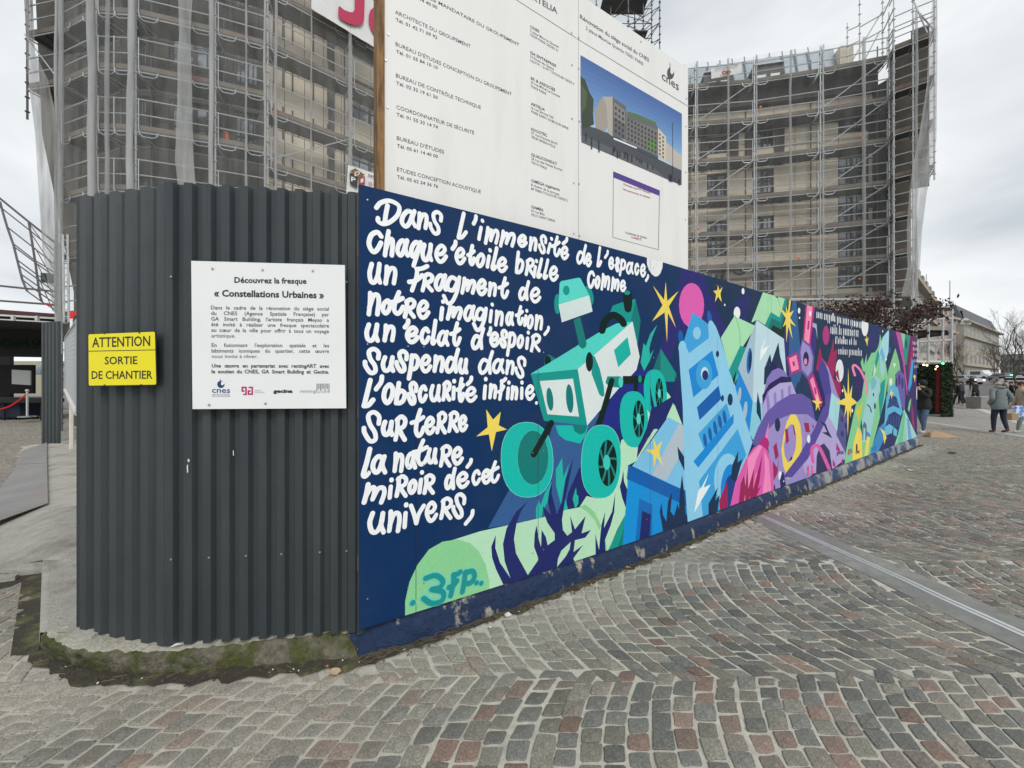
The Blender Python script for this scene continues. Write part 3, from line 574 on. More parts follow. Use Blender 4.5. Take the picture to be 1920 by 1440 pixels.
POEM = [
 [('D', 'T1', 175, 100, 570, 515), ('a', 'T1', 560, 255, 815, 550), ('n', 'T1', 808, 290, 985, 575), ('s', 'T1', 985, 270, 1200, 655),
  ('L', 'T2', 40, 115, 185, 485), ("'", 'T2', 238, 150, 315, 298), ('i', 'T2', 300, 205, 405, 495), ('m', 'T2', 392, 300, 590, 545), ('m', 'T2', 585, 345, 800, 580), ('e', 'T2', 820, 400, 955, 580), ('n', 'T2', 965, 430, 1080, 630), ('s', 'T2', 1085, 405, 1205, 665), ('i', 'T2', 1190, 440, 1290, 665), ('t', 'T2', 1245, 420, 1385, 705),
  ('e', 'T3', 0, 215, 185, 510), ("'", 'T3', 30, 40, 175, 215), ('d', 'T3', 315, 185, 540, 600), ('e', 'T3', 495, 355, 640, 650), ('L', 'T3', 720, 225, 845, 665), ("'", 'T3', 870, 300, 985, 490), ('e', 'T3', 955, 435, 1090, 705), ('s', 'T3', 1085, 440, 1200, 755), ('p', 'T3', 1170, 480, 1325, 835), ('a', 'T3', 1310, 540, 1475, 800), ('c', 'T3', 1475, 560, 1590, 820), ('e', 'T3', 1590, 575, 1725, 855), (',', 'T3', 1690, 790, 1785, 950)],
 [('C', 'T1', 65, 570, 305, 930), ('h', 'T1', 305, 555, 485, 985), ('a', 'T1', 495, 695, 700, 985), ('q', 'T1', 700, 720, 895, 1140), ('u', 'T1', 870, 760, 1060, 1055), ('e', 'T1', 1075, 775, 1275, 1075), ("'", 'T1', 1320, 715, 1425, 885),
  ('e', 'T2', 15, 565, 165, 805), ('t', 'T2', 165, 530, 290, 820), ('o', 'T2', 285, 640, 410, 845), ('i', 'T2', 410, 585, 500, 850), ('l', 'T2', 475, 560, 580, 880), ('e', 'T2', 555, 690, 700, 905), ('b', 'T2', 790, 615, 915, 920), ('R', 'T2', 915, 705, 1045, 945), ('i', 'T2', 1010, 725, 1095, 975), ('l', 'T2', 1060, 705, 1155, 980), ('l', 'T2', 1140, 715, 1235, 995), ('e', 'T2', 1225, 805, 1355, 1015)],
 [('C', 'T3', 535, 715, 705, 1080), ('o', 'T3', 685, 815, 810, 1090), ('m', 'T3', 805, 765, 1005, 1120), ('m', 'T3', 1005, 835, 1190, 1145), ('e', 'T3', 1185, 895, 1330, 1150)],
 [('u', 'T1', 75, 1045, 295, 1395), ('n', 'T1', 315, 1090, 515, 1405), ('F', 'G', 415, 620, 578, 835), ('R', 'G', 515, 680, 615, 835), ('a', 'G', 615, 690, 715, 828), ('g', 'G', 675, 705, 820, 930), ('m', 'T2', 90, 950, 290, 1185), ('e', 'T2', 295, 970, 440, 1200), ('n', 'T2', 440, 1010, 560, 1215), ('t', 'T2', 565, 945, 720, 1245), ('d', 'T2', 830, 995, 985, 1265), ('e', 'T2', 980, 1080, 1130, 1295)],
 [('n', 'T4', 62, 40, 270, 430), ('o', 'T4', 275, 155, 440, 415), ('t', 'T4', 370, 30, 635, 420), ('R', 'T4', 605, 140, 800, 465), ('e', 'T4', 810, 170, 1010, 475), ('i', 'T4', 1145, 170, 1235, 500), ('m', 'T5', -105, 225, 130, 465), ('a', 'T5', 140, 235, 320, 485), ('g', 'T5', 265, 265, 490, 625), ('i', 'T5', 495, 205, 580, 505), ('n', 'T5', 580, 305, 715, 550), ('a', 'T5', 735, 330, 865, 545), ('t', 'T5', 870, 240, 1005, 540), ('i', 'T5', 985, 295, 1070, 555), ('o', 'T5', 1035, 370, 1145, 595), ('n', 'T5', 1150, 370, 1275, 605), (',', 'T5', 1275, 535, 1375, 685)],
 [('u', 'T4', 30, 515, 260, 825), ('n', 'T4', 300, 530, 490, 820), ("'", 'T4', 605, 455, 715, 625), ('e', 'T4', 640, 560, 850, 840), ('c', 'T4', 855, 575, 1015, 855), ('l', 'T4', 1015, 460, 1120, 865), ('a', 'T4', 1110, 625, 1300, 885), ('t', 'T5', -61, 470, 118, 840), ('d', 'T5', 245, 550, 450, 885), ("'", 'T5', 475, 540, 555, 690), ('e', 'T5', 510, 615, 660, 845), ('s', 'T5', 645, 580, 775, 860), ('p', 'T5', 745, 615, 895, 980), ('o', 'T5', 895, 655, 1005, 870), ('i', 'T5', 1015, 605, 1090, 880), ('R', 'T5', 1085, 640, 1245, 915)],
 [('s', 'T4', 5, 880, 265, 1305), ('u', 'T4', 275, 1005, 490, 1275), ('s', 'T4', 480, 915, 685, 1280), ('p', 'T4', 665, 980, 855, 1390), ('e', 'T4', 855, 985, 1040, 1280), ('n', 'T4', 1050, 995, 1225, 1275), ('d', 'T5', -127, 845, 90, 1217), ('u', 'T5', 65, 990, 215, 1230), ('d', 'T5', 345, 880, 575, 1235), ('a', 'T5', 545, 995, 730, 1225), ('n', 'T5', 735, 1010, 870, 1240), ('s', 'T5', 865, 960, 1035, 1290)],
 [('L', 'T6', 65, 215, 250, 655), ("'", 'T6', 238, 165, 385, 410), ('o', 'T6', 350, 280, 530, 605), ('b', 'T6', 525, 260, 705, 605), ('s', 'T6', 700, 255, 860, 610), ('c', 'T6', 860, 305, 1000, 580), ('u', 'T6', 1020, 300, 1195, 565), ('R', 'T6', 1195, 245, 1335, 555), ('i', 'T7', 255, 290, 335, 685), ('t', 'T7', 330, 255, 500, 725), ('e', 'T7', 495, 415, 720, 720), ("'", 'T7', 510, 230, 650, 425), ('i', 'T7', 810, 255, 905, 675), ('n', 'T7', 915, 365, 1075, 660), ('F', 'T7', 1075, 255, 1255, 690), ('i', 'T7', 1230, 320, 1320, 675), ('n', 'T7', 1310, 400, 1455, 680), ('i', 'T7', 1485, 320, 1550, 670), ('e', 'T7', 1575, 385, 1760, 685), ('.', 'T7', 1755, 690, 1810, 760)],
 [('s', 'T6', 65, 670, 335, 1145), ('u', 'T6', 340, 810, 525, 1055), ('R', 'T6', 515, 735, 705, 1125), ('t', 'T6', 745, 640, 970, 1070), ('e', 'T6', 950, 750, 1115, 1030), ('R', 'T6', 1110, 680, 1275, 1020), ('R', 'T7', 180, 855, 390, 1265), ('e', 'T7', 370, 925, 550, 1250)],
 [('l', 'T8', 48, 120, 190, 530), ('a', 'T8', 175, 215, 380, 480), ('n', 'T8', 455, 178, 600, 460), ('a', 'T8', 615, 180, 765, 415), ('t', 'T8', 690, 12, 925, 375), ('u', 'T8', 888, 125, 1035, 350), ('R', 'T8', 1050, 85, 1215, 390), ('e', 'T8', 1210, 110, 1365, 360), (',', 'T8', 1390, 262, 1485, 405)],
 [('m', 'T8', 62, 575, 370, 865), ('i', 'T8', 388, 515, 468, 805), ('R', 'T8', 480, 472, 650, 780), ('o', 'T8', 645, 530, 770, 740), ('i', 'T8', 770, 418, 860, 735), ('R', 'T8', 840, 460, 1000, 740), ('d', 'T8', 1115, 375, 1275, 680), ('e', 'T8', 1270, 430, 1440, 660), ('c', 'T8', 1465, 405, 1590, 625), ('e', 'T8', 1590, 395, 1725, 605), ('t', 'T8', 1655, 292, 1835, 595)],
 [('u', 'T8', 135, 945, 370, 1250), ('n', 'T8', 385, 925, 565, 1230), ('i', 'T8', 580, 835, 655, 1180), ('v', 'T8', 665, 850, 875, 1130), ('e', 'T8', 870, 810, 1035, 1095), ('R', 'T8', 1055, 758, 1225, 1062), ('s', 'T8', 1210, 705, 1395, 1050), (',', 'T8', 1370, 920, 1508, 1135)],
]
ASC = set('bdhlL'); DES = set('pqg')
def wordline(mb, txt, c, x0, yt0, yb0, x1, yt1, yb1, wd):
    wt = {'i': .5, 'l': .55, "'": .4, ' ': .55, 'm': 1.45, ',': .4}; tot = sum(wt.get(k, 1) for k in txt); x = 0
    for k in txt:
        w_ = wt.get(k, 1)
        if k != ' ':
            t0 = x/tot; t1 = (x+w_*.9)/tot; tm_ = (t0+t1)/2
            X0 = x0+(x1-x0)*t0; X1 = x0+(x1-x0)*t1; yt = yt0+(yt1-yt0)*tm_; yb = yb0+(yb1-yb0)*tm_; h = yb-yt
            a = yt if k in ASC or k in 'it' else yt+h*.25; b = yb if k not in DES else yb+h*.28
            if k == "'": b = yt+h*.35; a = yt
            glyph(mb, k, c, X0, a, X1, b, wd)
        x += w_
hoard = thing('mural_hoarding', 'long painted hoarding with French poem, teal rover and star mural above blue kerb', 'hoarding')
build_mural(hoard)
white_p = mat('white_brush_paint', (.86, .88, .9), .5, var=.04, vscale=25, bump=.2, bscale=150, dist=.002)
halo_p = mat('overspray', '#41608a', .6)
for ln in POEM:
    for g_ in ln:
        mb = MB(); glyph(mb, *g_, wd=.0275); mb.build('painted_letter', white_p, hoard)
for txt, a in (('nous Rappelle que nous sommes', (120, 240, 305, 462, 318, 385)), ('faits de poussieres', (225, 350, 425, 440, 378, 448)), ("d'etoiles et de", (262, 440, 500, 425, 455, 510)), ('Racines profondes', (285, 520, 578, 465, 532, 592))):
    GL['f'] = GL['t']; mb = MB(); wordline(mb, txt, 'D', *a, .027); mb.build('painted_lettering', white_p, hoard, kind='stuff')
mb = MB()
for i in range(5): wordline(mb, 'vers', 'D', 842+i*3, 470+i*45, 505+i*45, 888, 478+i*42, 512+i*42, .035)
mb.build('painted_lettering', white_p, hoard, kind='stuff')
for colr, wd, o in ((lin('#5fd0cf'), .05, 0), (lin('#0b8f8c'), .034, .0009)):
    mb = MB(); GOFF[0] = .001 if o == 0 else .0035
    for ch, *bx in (('3', 360, 1090, 488, 1262), ('F', 492, 1072, 572, 1222), ('P', 562, 1068, 646, 1202), ('.', 303, 1230, 327, 1262), ('.', 636, 1125, 656, 1158), ('.', 662, 1130, 680, 1158)):
        GK[0] = 0 if o == 0 else 6; glyph(mb, ch, 'E', bx[0]-(0 if o else 4), bx[1]-(0 if o else 4), bx[2]+(0 if o else 4), bx[3]+(0 if o else 4), wd)
    mb.build('graffiti_tag', mat('tag_paint%d' % (o > 0), colr, .55), hoard, kind='stuff')
GOFF[0] = .001; mb = MB()
for ch, *bx in (('D', 1340, 390, 1420, 635), ('3', 1430, 380, 1500, 610), ('.', 1285, 555, 1312, 600), ('.', 1508, 480, 1532, 560)): glyph(mb, ch, 'Fb', *bx, .035)
mb.build('graffiti_tag', mat('pink_tag', '#d9559f', .55), hoard)
mb = MB(); wordline(mb, 'RvaL', 'D', 528, 1258, 1308, 575, 1250, 1292, .03); mb.build('graffiti_tag', mat('blue_tag', '#1f62ae', .55), hoard)
def mural_text(txt, c, x0, y0, x1, y1, cap, m, bold=.02):
    vs, fs = text_geo(txt, bold); a = cpx(c, x0, y0); b = cpx(c, x1, y1); X0 = min(v[0] for v in vs); X1 = max(v[0] for v in vs)
    mb = MB(); mb.add([mural_p3(a.x+(b.x-a.x)*(v[0]-X0)/(X1-X0), a.y+(b.y-a.y)*(v[0]-X0)/(X1-X0)+v[1]*cap/.7, .002) for v in vs], fs); mb.build('printed_logo', m, hoard)
ink = mat('black_ink', (.02, .02, .025), .5); mag = mat('magenta_ink', '#b01e68', .5)
mural_text('gecina', 'D', 275, 1330, 327, 1322, .07, ink); mural_text('ga', 'D', 358, 1318, 392, 1314, .1, mag); mural_text('cnes', 'D', 416, 1322, 445, 1318, .08, ink)
mb = MB(); q = cpx('D', 425, 1278)
mb.add([mural_p3(q.x+.05*math.cos(a*.52), q.y+.08*math.sin(a*.52), .002) for a in range(12)], [tuple(range(12))]); mb.build('printed_logo', ink, hoard)
# screws on the panels
mb = MB(); steel = mat('galvanised_steel', (.42, .44, .45), .42, .75, var=.15, vscale=6, bump=.05)
for i in range(len(MS)-1):
    for s in (MS[i]+.05, MS[i+1]-.05):
        for z in (.25, 1.0, 1.75, 2.6):
            p = mural_p3(s, MZ[i]+z-.08, 0); d = (MP[i+1]-MP[i]).normalized(); mb.tube([p, p+Vector((d.y, -d.x, 0))*.003], .005, 6)
mb.build('panel_screws', steel, hoard, kind='stuff')
# timber frame behind
mb = MB(); wood = mat('raw_timber', '#8a6840', .8, var=.25, vscale=5, bump=.2, bscale=40, col2='#5f4426', c2scale=6, c2stretch=(6, 6, .6))
for i in range(len(MS)-1):
    a = mural_p3(MS[i], 0, -.05, i); b = mural_p3(MS[i+1], 0, -.05, i); d = (MP[i+1]-MP[i]).normalized()
    for z in (.5, 1.4, 2.35): mb.slab(a, b, (-d.y, d.x), z, z+.09, -.028, .02)
mb.build('timber_frame', wood, hoard)
# ------------------------------------------------------------------ ground
def terr(x, y):
    return max(0.0, (y-26)*.045) if y > 26 else 0.0
asph = mat('asphalt', (.20, .195, .185), .9, var=.18, vscale=1.6, bump=.35, bscale=120)
pave_m = mat('grey_flagstone', (.30, .29, .27), .85, var=.14, vscale=2.2, bump=.3, bscale=60)
mortar = mat('sand_mortar', (.55, .52, .445), .95, var=.22, vscale=14, bump=.8, bscale=180, col2=(.40, .375, .32), c2scale=2.2, c2pos=(.48, .72))
mb = MB(); xs = [-900, -300, -100, -50, -25, 0, 10, 20, 30, 45, 60, 100, 300, 900]; ys = [-60, -10, 0, 10, 20, 26, 40, 60, 80, 100, 150, 300, 1200]
for y in ys:
    for x in xs: mb.v.append((x, y, min(terr(x, y), 5.5)-.030))
nx = len(xs)
for j in range(len(ys)-1):
    for i in range(nx-1): mb.f.append((j*nx+i, j*nx+i+1, (j+1)*nx+i+1, (j+1)*nx+i)); mb.m.append(0)
mb.build('ground', asph, kind='structure')
# cobbled square
EDGE_A = Vector((16.9, 16.1)); EDGE_B = Vector((15.0, 11.2)); ed = (EDGE_B-EDGE_A).normalized()
def inside_square(x, y): # near side of the line where flagstones begin
    return (x-EDGE_A.x)*ed.y-(y-EDGE_A.y)*ed.x > 0
far1 = EDGE_A-ed*6; near1 = EDGE_B+ed*14
sq = [(-30, -3), (near1.x+4, -3), (near1.x, near1.y), (EDGE_B.x, EDGE_B.y), (EDGE_A.x, EDGE_A.y), (far1.x, far1.y), (10, 24), (-30, 24)]
mb = MB(); tri = tessellate_polygon([[Vector((p[0], p[1], 0)) for p in sq]]); mb.add([(p[0], p[1], -.0065) for p in sq], tri)
sqo = mb.build('cobbled_square', mortar, kind='structure')
def wall_left_of(x, y): # true when (x,y) lies behind the wall / kerb line
    return False
kerb_top = [(77, 1187), (90, 1203), (109, 1215), (157, 1226), (255, 1227.5), (328, 1224), (437, 1211), (547, 1197), (610, 1190.5), (660, 1187)]
KT = .116
KP = [G(u, v, KT) for u, v in kerb_top]
KB = [G(u, v) for u, v in [(78, 1216), (95, 1229), (120, 1239), (182, 1260), (255, 1266), (328, 1263), (437, 1255), (547, 1247), (620, 1240), (675, 1236)]]
# apron outline seen from above
AP = [G(79, 1049, .116), G(77, 1110, .116)]
apron_far = [G(86, 1000, .10), G(90, 948, .10), G(89, 834, .10)]
RAIL_L = [(2.93-.02, 2.71), (2.70, 4.43), (2.66, 5.0)]
def drain_x(y): return 3.02+(4.73-y)*.118-.02*(y < 3)
def in_blocked(x, y):
    if abs(x-drain_x(y)) < .23 and y < 5.3: return True
    # wall
    for i in range(len(MP)-1):
        a, b = MP[i], MP[i+1]
        if a.x <= x <= b.x:
            t = (x-a.x)/(b.x-a.x); yy = a.y+(b.y-a.y)*t
            if y > yy-.13: return True
    if x > MP[-1].x and x < MP[-1].x+.12 and y > MP[-1].y and y < 11: return True
    if -.93 < x < MP[0].x+.1 and y > 2.13: return True
    pts = [(p.x, p.y) for p in KB]
    for i in range(len(pts)-1):
        a, b = pts[i], pts[i+1]
        if min(a[0], b[0]) <= x <= max(a[0], b[0]):
            t = (x-a[0])/((b[0]-a[0]) or 1); yy = a[1]+(b[1]-a[1])*t
            if y > yy-.075: return True
    if y > 2.25:
        # left of the apron
        xa = interp(y, [(2.25, -2.90), (3.2, -3.97), (3.35, -4.6), (4.5, -5.98), (9.2, -11.78), (14, -18)])
        if x > xa and x < -.95 and y < 9.7: return True
        if y >= 9.7 and x > -12.6 and x < 0: return True
    return False
stones = []
rnd = random.Random(3)
p_ = .108
T0 = [.08]
def cx(x0, t): return x0+.46*(t-T0[0])**2
def bnd(x, k): return .042*math.sin(x*27+k*1.7)+.014*math.sin(x*61+k)
for k in range(-2, 17):
    yc = 2.78+1.35*k; T0[0] = .06+.07*math.sin(k*2.3)
    for n in range(-220, 260):
        x0 = n*p_+rnd.uniform(-.008, .008)+(.05 if k % 2 else 0)
        t = -.675+bnd(cx(x0, -.675), k-1); te = .675+bnd(cx(x0, .675), k)
        while t < te-.015:
            dt = rnd.uniform(.078, .112); sl = abs(.92*(t-T0[0])); dt /= math.sqrt(1+sl*sl)
            t1 = min(te, t+dt)
            if te-t1 < .045: t1 = te
            tm_ = (t+t1)/2; X = cx(x0, tm_)+p_/2; Y = yc+tm_
            if Y > .7 and (Y < 15.9 or (X < -1.15*Y and Y < 24)) and abs(X) < 1.36*Y+1.6 and inside_square(X, Y) and not in_blocked(X, Y) and not (X < 0 and Y > 14 and X > -1.15*Y):
                g = .0068; h = .0042
                q = [(cx(x0, t)+g, yc+t+h), (cx(x0, t)+p_-g, yc+t+h), (cx(x0, t1)+p_-g, yc+t1-h), (cx(x0, t1)+g, yc+t1-h)]
                q = [(a+rnd.uniform(-.006, .006), b+rnd.uniform(-.006, .006)) for a, b in q]
                stones.append((X, Y, q))
            t = t1
print('stones', len(stones))
cob = mat('granite_cobble', (.2, .2, .19), .62, attr=True, var=.6, vscale=95, bump=1.0, bscale=110, dist=.006, spec=.35)
# soft dusty film over the stones near the wall
cob.node_tree.nodes
def stone_geo(q, rnd, hi):
    c = (sum(a for a, b in q)/4, sum(b for a, b in q)/4); top = rnd.uniform(-.004, .003); tx = rnd.uniform(-.02, .02); ty = rnd.uniform(-.02, .02)
    ring = []
    for i in range(4):
        a = q[i]; p0 = q[i-1]; p1 = q[(i+1) % 4]; r = rnd.uniform(.03, .13)
        ring.append((a[0]+(p0[0]-a[0])*r, a[1]+(p0[1]-a[1])*r)); ring.append((a[0]+(p1[0]-a[0])*r*.9, a[1]+(p1[1]-a[1])*r*.9))
    if hi:
        r2 = []
        for i in range(8):
            a, b = ring[i], ring[(i+1) % 8]; r2.append(a)
            if i % 2 == 1: r2.append(((a[0]+b[0])/2+rnd.uniform(-.0035, .0035), (a[1]+b[1])/2+rnd.uniform(-.0035, .0035)))
        ring = r2
    n = len(ring)
    z = lambda x, y: top+(x-c[0])*tx*1.5+(y-c[1])*ty*1.5
    vs = [(x, y, -.03) for x, y in ring]+[(x, y, z(x, y)-.004) for x, y in ring]+[(c[0]+(x-c[0])*.91, c[1]+(y-c[1])*.91, z(x, y)) for x, y in ring]
    fs = [(i, (i+1) % n, n+(i+1) % n, n+i) for i in range(n)]+[(n+i, n+(i+1) % n, 2*n+(i+1) % n, 2*n+i) for i in range(n)]
    if hi:
        vs.append((c[0]+rnd.uniform(-.01, .01), c[1]+rnd.uniform(-.01, .01), top+rnd.uniform(.001, .005))); fs += [(2*n+i, 2*n+(i+1) % n, 3*n) for i in range(n)]
    else: fs.append(tuple(range(2*n, 3*n)))
    return vs, fs
def wall_dist(x, y):
    b = 9
    for i in range(len(MP)-1):
        a, c_ = MP[i], MP[i+1]; d = c_-a; t = max(0, min(1, ((x-a.x)*d.x+(y-a.y)*d.y)/d.length_squared)); b = min(b, math.hypot(x-a.x-d.x*t, y-a.y-d.y*t))
    for p in KB: b = min(b, math.hypot(x-p.x, y-p.y))
    return b
def tint(rnd, x, y):
    k = rnd.random(); 
    if k < .12: c = (.25, .175, .14)
    elif k < .27: c = (.24, .21, .178)
    elif k < .62: c = (.24, .225, .185)
    else: c = (.18, .178, .16)
    s = rnd.uniform(.62, 1.06); c = [v*s for v in c]
    d = wall_dist(x, y); n_ = noise.noise((x*1.3, y*1.3, 0))
    f = max(0, min(.8, (.75-d)*1.2+n_*.5)) if d < 1.2 else max(0, n_*.25)
    if x < -2.3 and y > 1.6: f = max(f, .35)
    f = max(f, min(.45, (y-5)*.06))
    return tuple(c[i]*(1-f)+(.40, .375, .32)[i]*f for i in range(3))+(1,)
def setcol(me, cols):
    a = me.color_attributes.new('tint', 'FLOAT_COLOR', 'POINT'); a.data.foreach_set('color', [x for c in cols for x in c])
def area(s):
    X, Y, q = s
    if abs(X) > 1.333*Y+.05 or Y < 1.6: return 0
    return 1/Y**3
order = sorted(range(len(stones)), key=lambda i: -area(stones[i]))
near = set(order[:300])
bulk = MB(); bcol = []
for i, (X, Y, q) in enumerate(stones):
    c = tint(rnd, X, Y); vs, fs = stone_geo(q, rnd, Y < 4.5)
    if i in near:
        m = MB(); m.add([(v[0]-X, v[1]-Y, v[2]) for v in vs], fs); me = m.mesh('cobblestone', cob); setcol(me, [c]*len(vs)); o = link('cobblestone', me, sqo); o.location = (X, Y, 0)
    else: bulk.add(vs, fs); bcol += [c]*len(vs)
me = bulk.mesh('cobblestones', cob); setcol(me, bcol); tag(link('cobblestones', me, sqo), kind='stuff')
# far cobbles beyond 16 m: joint lines carried by the material of a thin sheet
# flagged pavement past the square, bands
mb = MB(); 
fl = [(near1.x, near1.y), (near1.x+30, near1.y), (60, 40), (14, 40), (far1.x, far1.y), (EDGE_A.x, EDGE_A.y), (EDGE_B.x, EDGE_B.y)]
mb = MB(); y0 = -4
rows = []
d2 = Vector((-ed.y, ed.x)) if (-ed.y) > 0 else Vector((ed.y, -ed.x))
rnd2 = random.Random(5)
pav = tag(mb.add([(p[0], p[1], -.020) for p in [(near1.x-.05, near1.y), (near1.x+30, near1.y), (44, 26), (12, 26), (far1.x, far1.y)]], [(0, 1, 2, 3, 4)]).build('flagstone_pavement', mat('dark_joint', (.12, .115, .105), .95)), kind='structure')
bulk = MB(); cnt = 0
cands = []
for a in range(-28, 26):
    for b in range(0, 40):
        o_ = EDGE_A+(-ed)*a*.62*-1+d2*(.05+b*.42); cands.append((a, b, o_))
slabs = []
for a, b, o_ in cands:
    c = o_+(-ed)*(.31+(b % 2)*.3)*0+d2*.2
    if not (8 < c.y < 25.5 and abs(c.x) < 1.36*c.y+.6): continue
    sft = (b % 2)*.31; g = .008
    q = [o_+ed*(sft+g)+d2*g, o_+ed*(sft+.62-g)+d2*g, o_+ed*(sft+.62-g)+d2*(.42-g), o_+ed*(sft+g)+d2*(.42-g)]
    slabs.append((c.y, q))
slabs.sort(key=lambda s: s[0])
for i, (yy, q) in enumerate(slabs):
    m = MB() if i < 120 else bulk; z = rnd2.uniform(-.002, .002)
    if (q[1]-q[0]).cross(q[2]-q[0]) < 0: q = q[::-1]
    m.prism([(p.x, p.y) for p in q], -.025, z)
    if i < 120: m.build('flagstone', pave_m, pav)
if bulk.v: bulk.build('flagstones', pave_m, pav, kind='stuff')
# pale bands crossing the pavement
pale = mat('pale_stone_band', (.5, .49, .46), .85, var=.12, vscale=5)
mb = MB()
for (u0, v0), (u1, v1), w_ in (((1724, 789), (1925, 819), .16), ((1786, 777), (1920, 783), .12), ((1822, 762), (1920, 795), .35)):
    a, b = G(u0, v0), G(u1, v1); d = (b-a).normalized(); n_ = Vector((-d.y, d.x, 0))*w_/2
    mb.prism([tuple((a-n_)[:2]), tuple((b-n_)[:2]), tuple((b+n_)[:2]), tuple((a+n_)[:2])][::1], -.01, .006)
mb.build('pale_paving_band', pale, kind='structure')
# drain: concrete bands with twin bright rails
conc = mat('drain_concrete', (.195, .193, .18), .88, var=.2, vscale=14, bump=.4, bscale=110, col2=(.31, .295, .26), c2scale=1.6, c2pos=(.46, .75))
mb = MB(); mb2 = MB(); n = 26
def dx(y): return drain_x(y)
ysd = [-1.5+i*(4.80+1.5)/n for i in range(n+1)]
for side in (-1, 1):
    for i in range(n):
        ya, yb = ysd[i], ysd[i+1]; A = [(dx(ya)+side*.225, ya), (dx(ya)+side*.040, ya), (dx(yb)+side*.040, yb), (dx(yb)+side*.225, yb)]
        if side > 0: A = A[::-1]
        mb.prism(A[::-1] if False else A, -.03, .001)
drn = thing('slot_drain', 'long slot drain with twin shiny metal strips between grey concrete bands', 'drain', None, (0, 0, 0))
fm = mb.mesh('concrete_band', conc); fix_normals(fm); link('concrete_band', fm, drn)
shiny = mat('bright_steel_strip', (.62, .63, .635), .32, .5, var=.08, vscale=30)
for side in (-1, 1):
    m = MB()
    for i in range(n):
        ya, yb = ysd[i], ysd[i+1]; a0, a1 = side*.010, side*.038
        A = [(dx(ya)+a0, ya), (dx(ya)+a1, ya), (dx(yb)+a1, yb), (dx(yb)+a0, yb)]; m.prism(A, -.03, .004)
    fm = m.mesh('metal_strip', shiny); fix_normals(fm); link('metal_strip', fm, drn)
m = MB(); 
for i in range(n):
    ya, yb = ysd[i], ysd[i+1]; m.prism([(dx(ya)-.011, ya), (dx(ya)+.011, ya), (dx(yb)+.011, yb), (dx(yb)-.011, yb)], -.03, -.012)
fm = m.mesh('slot', mat('slot_dark', (.03, .03, .03), .9)); fix_normals(fm); link('slot', fm, drn)
# ------------------------------------------------------------------ kerbs
moss = mat('mossy_concrete', (.17, .155, .115), .95, var=.5, vscale=34, bump=1.0, bscale=38, dist=.03, col2=(.075, .085, .022), c2scale=7, c2pos=(.40, .56))
blue_k = mat('peeling_blue_kerb', '#142b4e', .75, var=.45, vscale=26, bump=1, bscale=34, dist=.02, col2=(.30, .28, .235), c2scale=7.0, c2pos=(.575, .625), c2stretch=(1, 1, .6))
greyk = mat('worn_painted_kerb', (.28, .28, .27), .85, var=.25, vscale=12, bump=.7, bscale=60, dist=.01, col2='#24406a', c2scale=2.4, c2pos=(.44, .56))
def sweep(mb, top, bot, inner, nz=7, jit=.010, seed=1, den=10):
    "kerb: inner edge -> rounded top edge -> face -> ground, resampled"
    def res(P, n):
        L_ = [0]
        for i in range(len(P)-1): L_.append(L_[-1]+(P[i+1]-P[i]).length)
        o = []
        for k in range(n+1):
            s = L_[-1]*k/n; j = 0
            while j < len(L_)-2 and s > L_[j+1]: j += 1
            t = (s-L_[j])/max(1e-6, L_[j+1]-L_[j]); o.append(P[j]+(P[j+1]-P[j])*t)
        return o
    ln = sum((top[i+1]-top[i]).length for i in range(len(top)-1)); n = max(8, int(ln*den)); T = res(top, n); B = res(bot, n); I = res(inner, n)
    rows = []
    for k in range(n+1):
        t, b, i_ = T[k], B[k], I[k]; col = [i_, i_+(t-i_)*.55, i_+(t-i_)*.85, t+(i_-t)*.04-Vector((0, 0, .004))]
        for j in range(1, nz+1): col.append(t+(b-t)*(j/nz)-Vector((0, 0, .008*(1-j/nz))))
        col.append(b-Vector((0, 0, .05)))
        for j in range(len(col)):
            if j >= 1: col[j] = col[j]+noise.noise_vector(col[j]*14+Vector((seed, 0, 0)))*jit+noise.noise_vector(col[j]*47+Vector((seed, 3, 0)))*jit*.5
        rows.append(col)
    m = len(rows[0]); base = len(mb.v)
    for c in rows: mb.v += [tuple(p) for p in c]
    for k in range(n):
        for j in range(m-1): mb.f.append((base+k*m+j, base+k*m+j+1, base+(k+1)*m+j+1, base+(k+1)*m+j)); mb.m.append(0)
kerb = thing('rounded_kerb', 'mossy concrete kerb curving round under the grey corrugated hoarding', 'kerb')
inner = [Vector((-2.6+(i/9)*1.72, 2.75, KT)) for i in range(10)]
ledge_m = mat('pale_mossy_ledge', (.46, .44, .37), .95, var=.3, vscale=30, bump=1.0, bscale=45, dist=.02, col2=(.16, .17, .06), c2scale=5, c2pos=(.50, .66))
mb = MB(); sweep(mb, KP, KB, inner, den=90, jit=.014)
nrow = 12
for i in range(len(mb.f)): mb.m[i] = 1 if i % 11 < 3 else 0
mb.build('kerb_body', [moss, ledge_m], kerb, smooth=True)
mb = MB()
topl = []; botl = []; innl = []
for i in range(len(MP)):
    d = (MP[min(i+1, len(MP)-1)]-MP[max(i-1, 0)]).normalized(); n_ = Vector((d.y, -d.x)); a = MP[i]+n_*.018; b = MP[i]+n_*.048; c = MP[i]-n_*.35
    zt = MZ[i]-.012; topl.append(Vector((a.x, a.y, zt))); botl.append(Vector((b.x, b.y, 0))); innl.append(Vector((c.x, c.y, zt)))
topl[0] = Vector((KP[-1].x-.02, KP[-1].y-.01, KT+.01)); botl[0] = KB[-1].copy()
cut = 6
bk = thing('blue_kerb', 'low kerb painted dark blue and peeling along the foot of the mural', 'kerb')
sweep(mb, topl[:cut+1], botl[:cut+1], innl[:cut+1], den=40, jit=.011, seed=4); mb.build('kerb_body', blue_k, bk, smooth=True)
mb = MB(); sweep(mb, topl[cut:], botl[cut:], innl[cut:], den=14, jit=.006, seed=6)
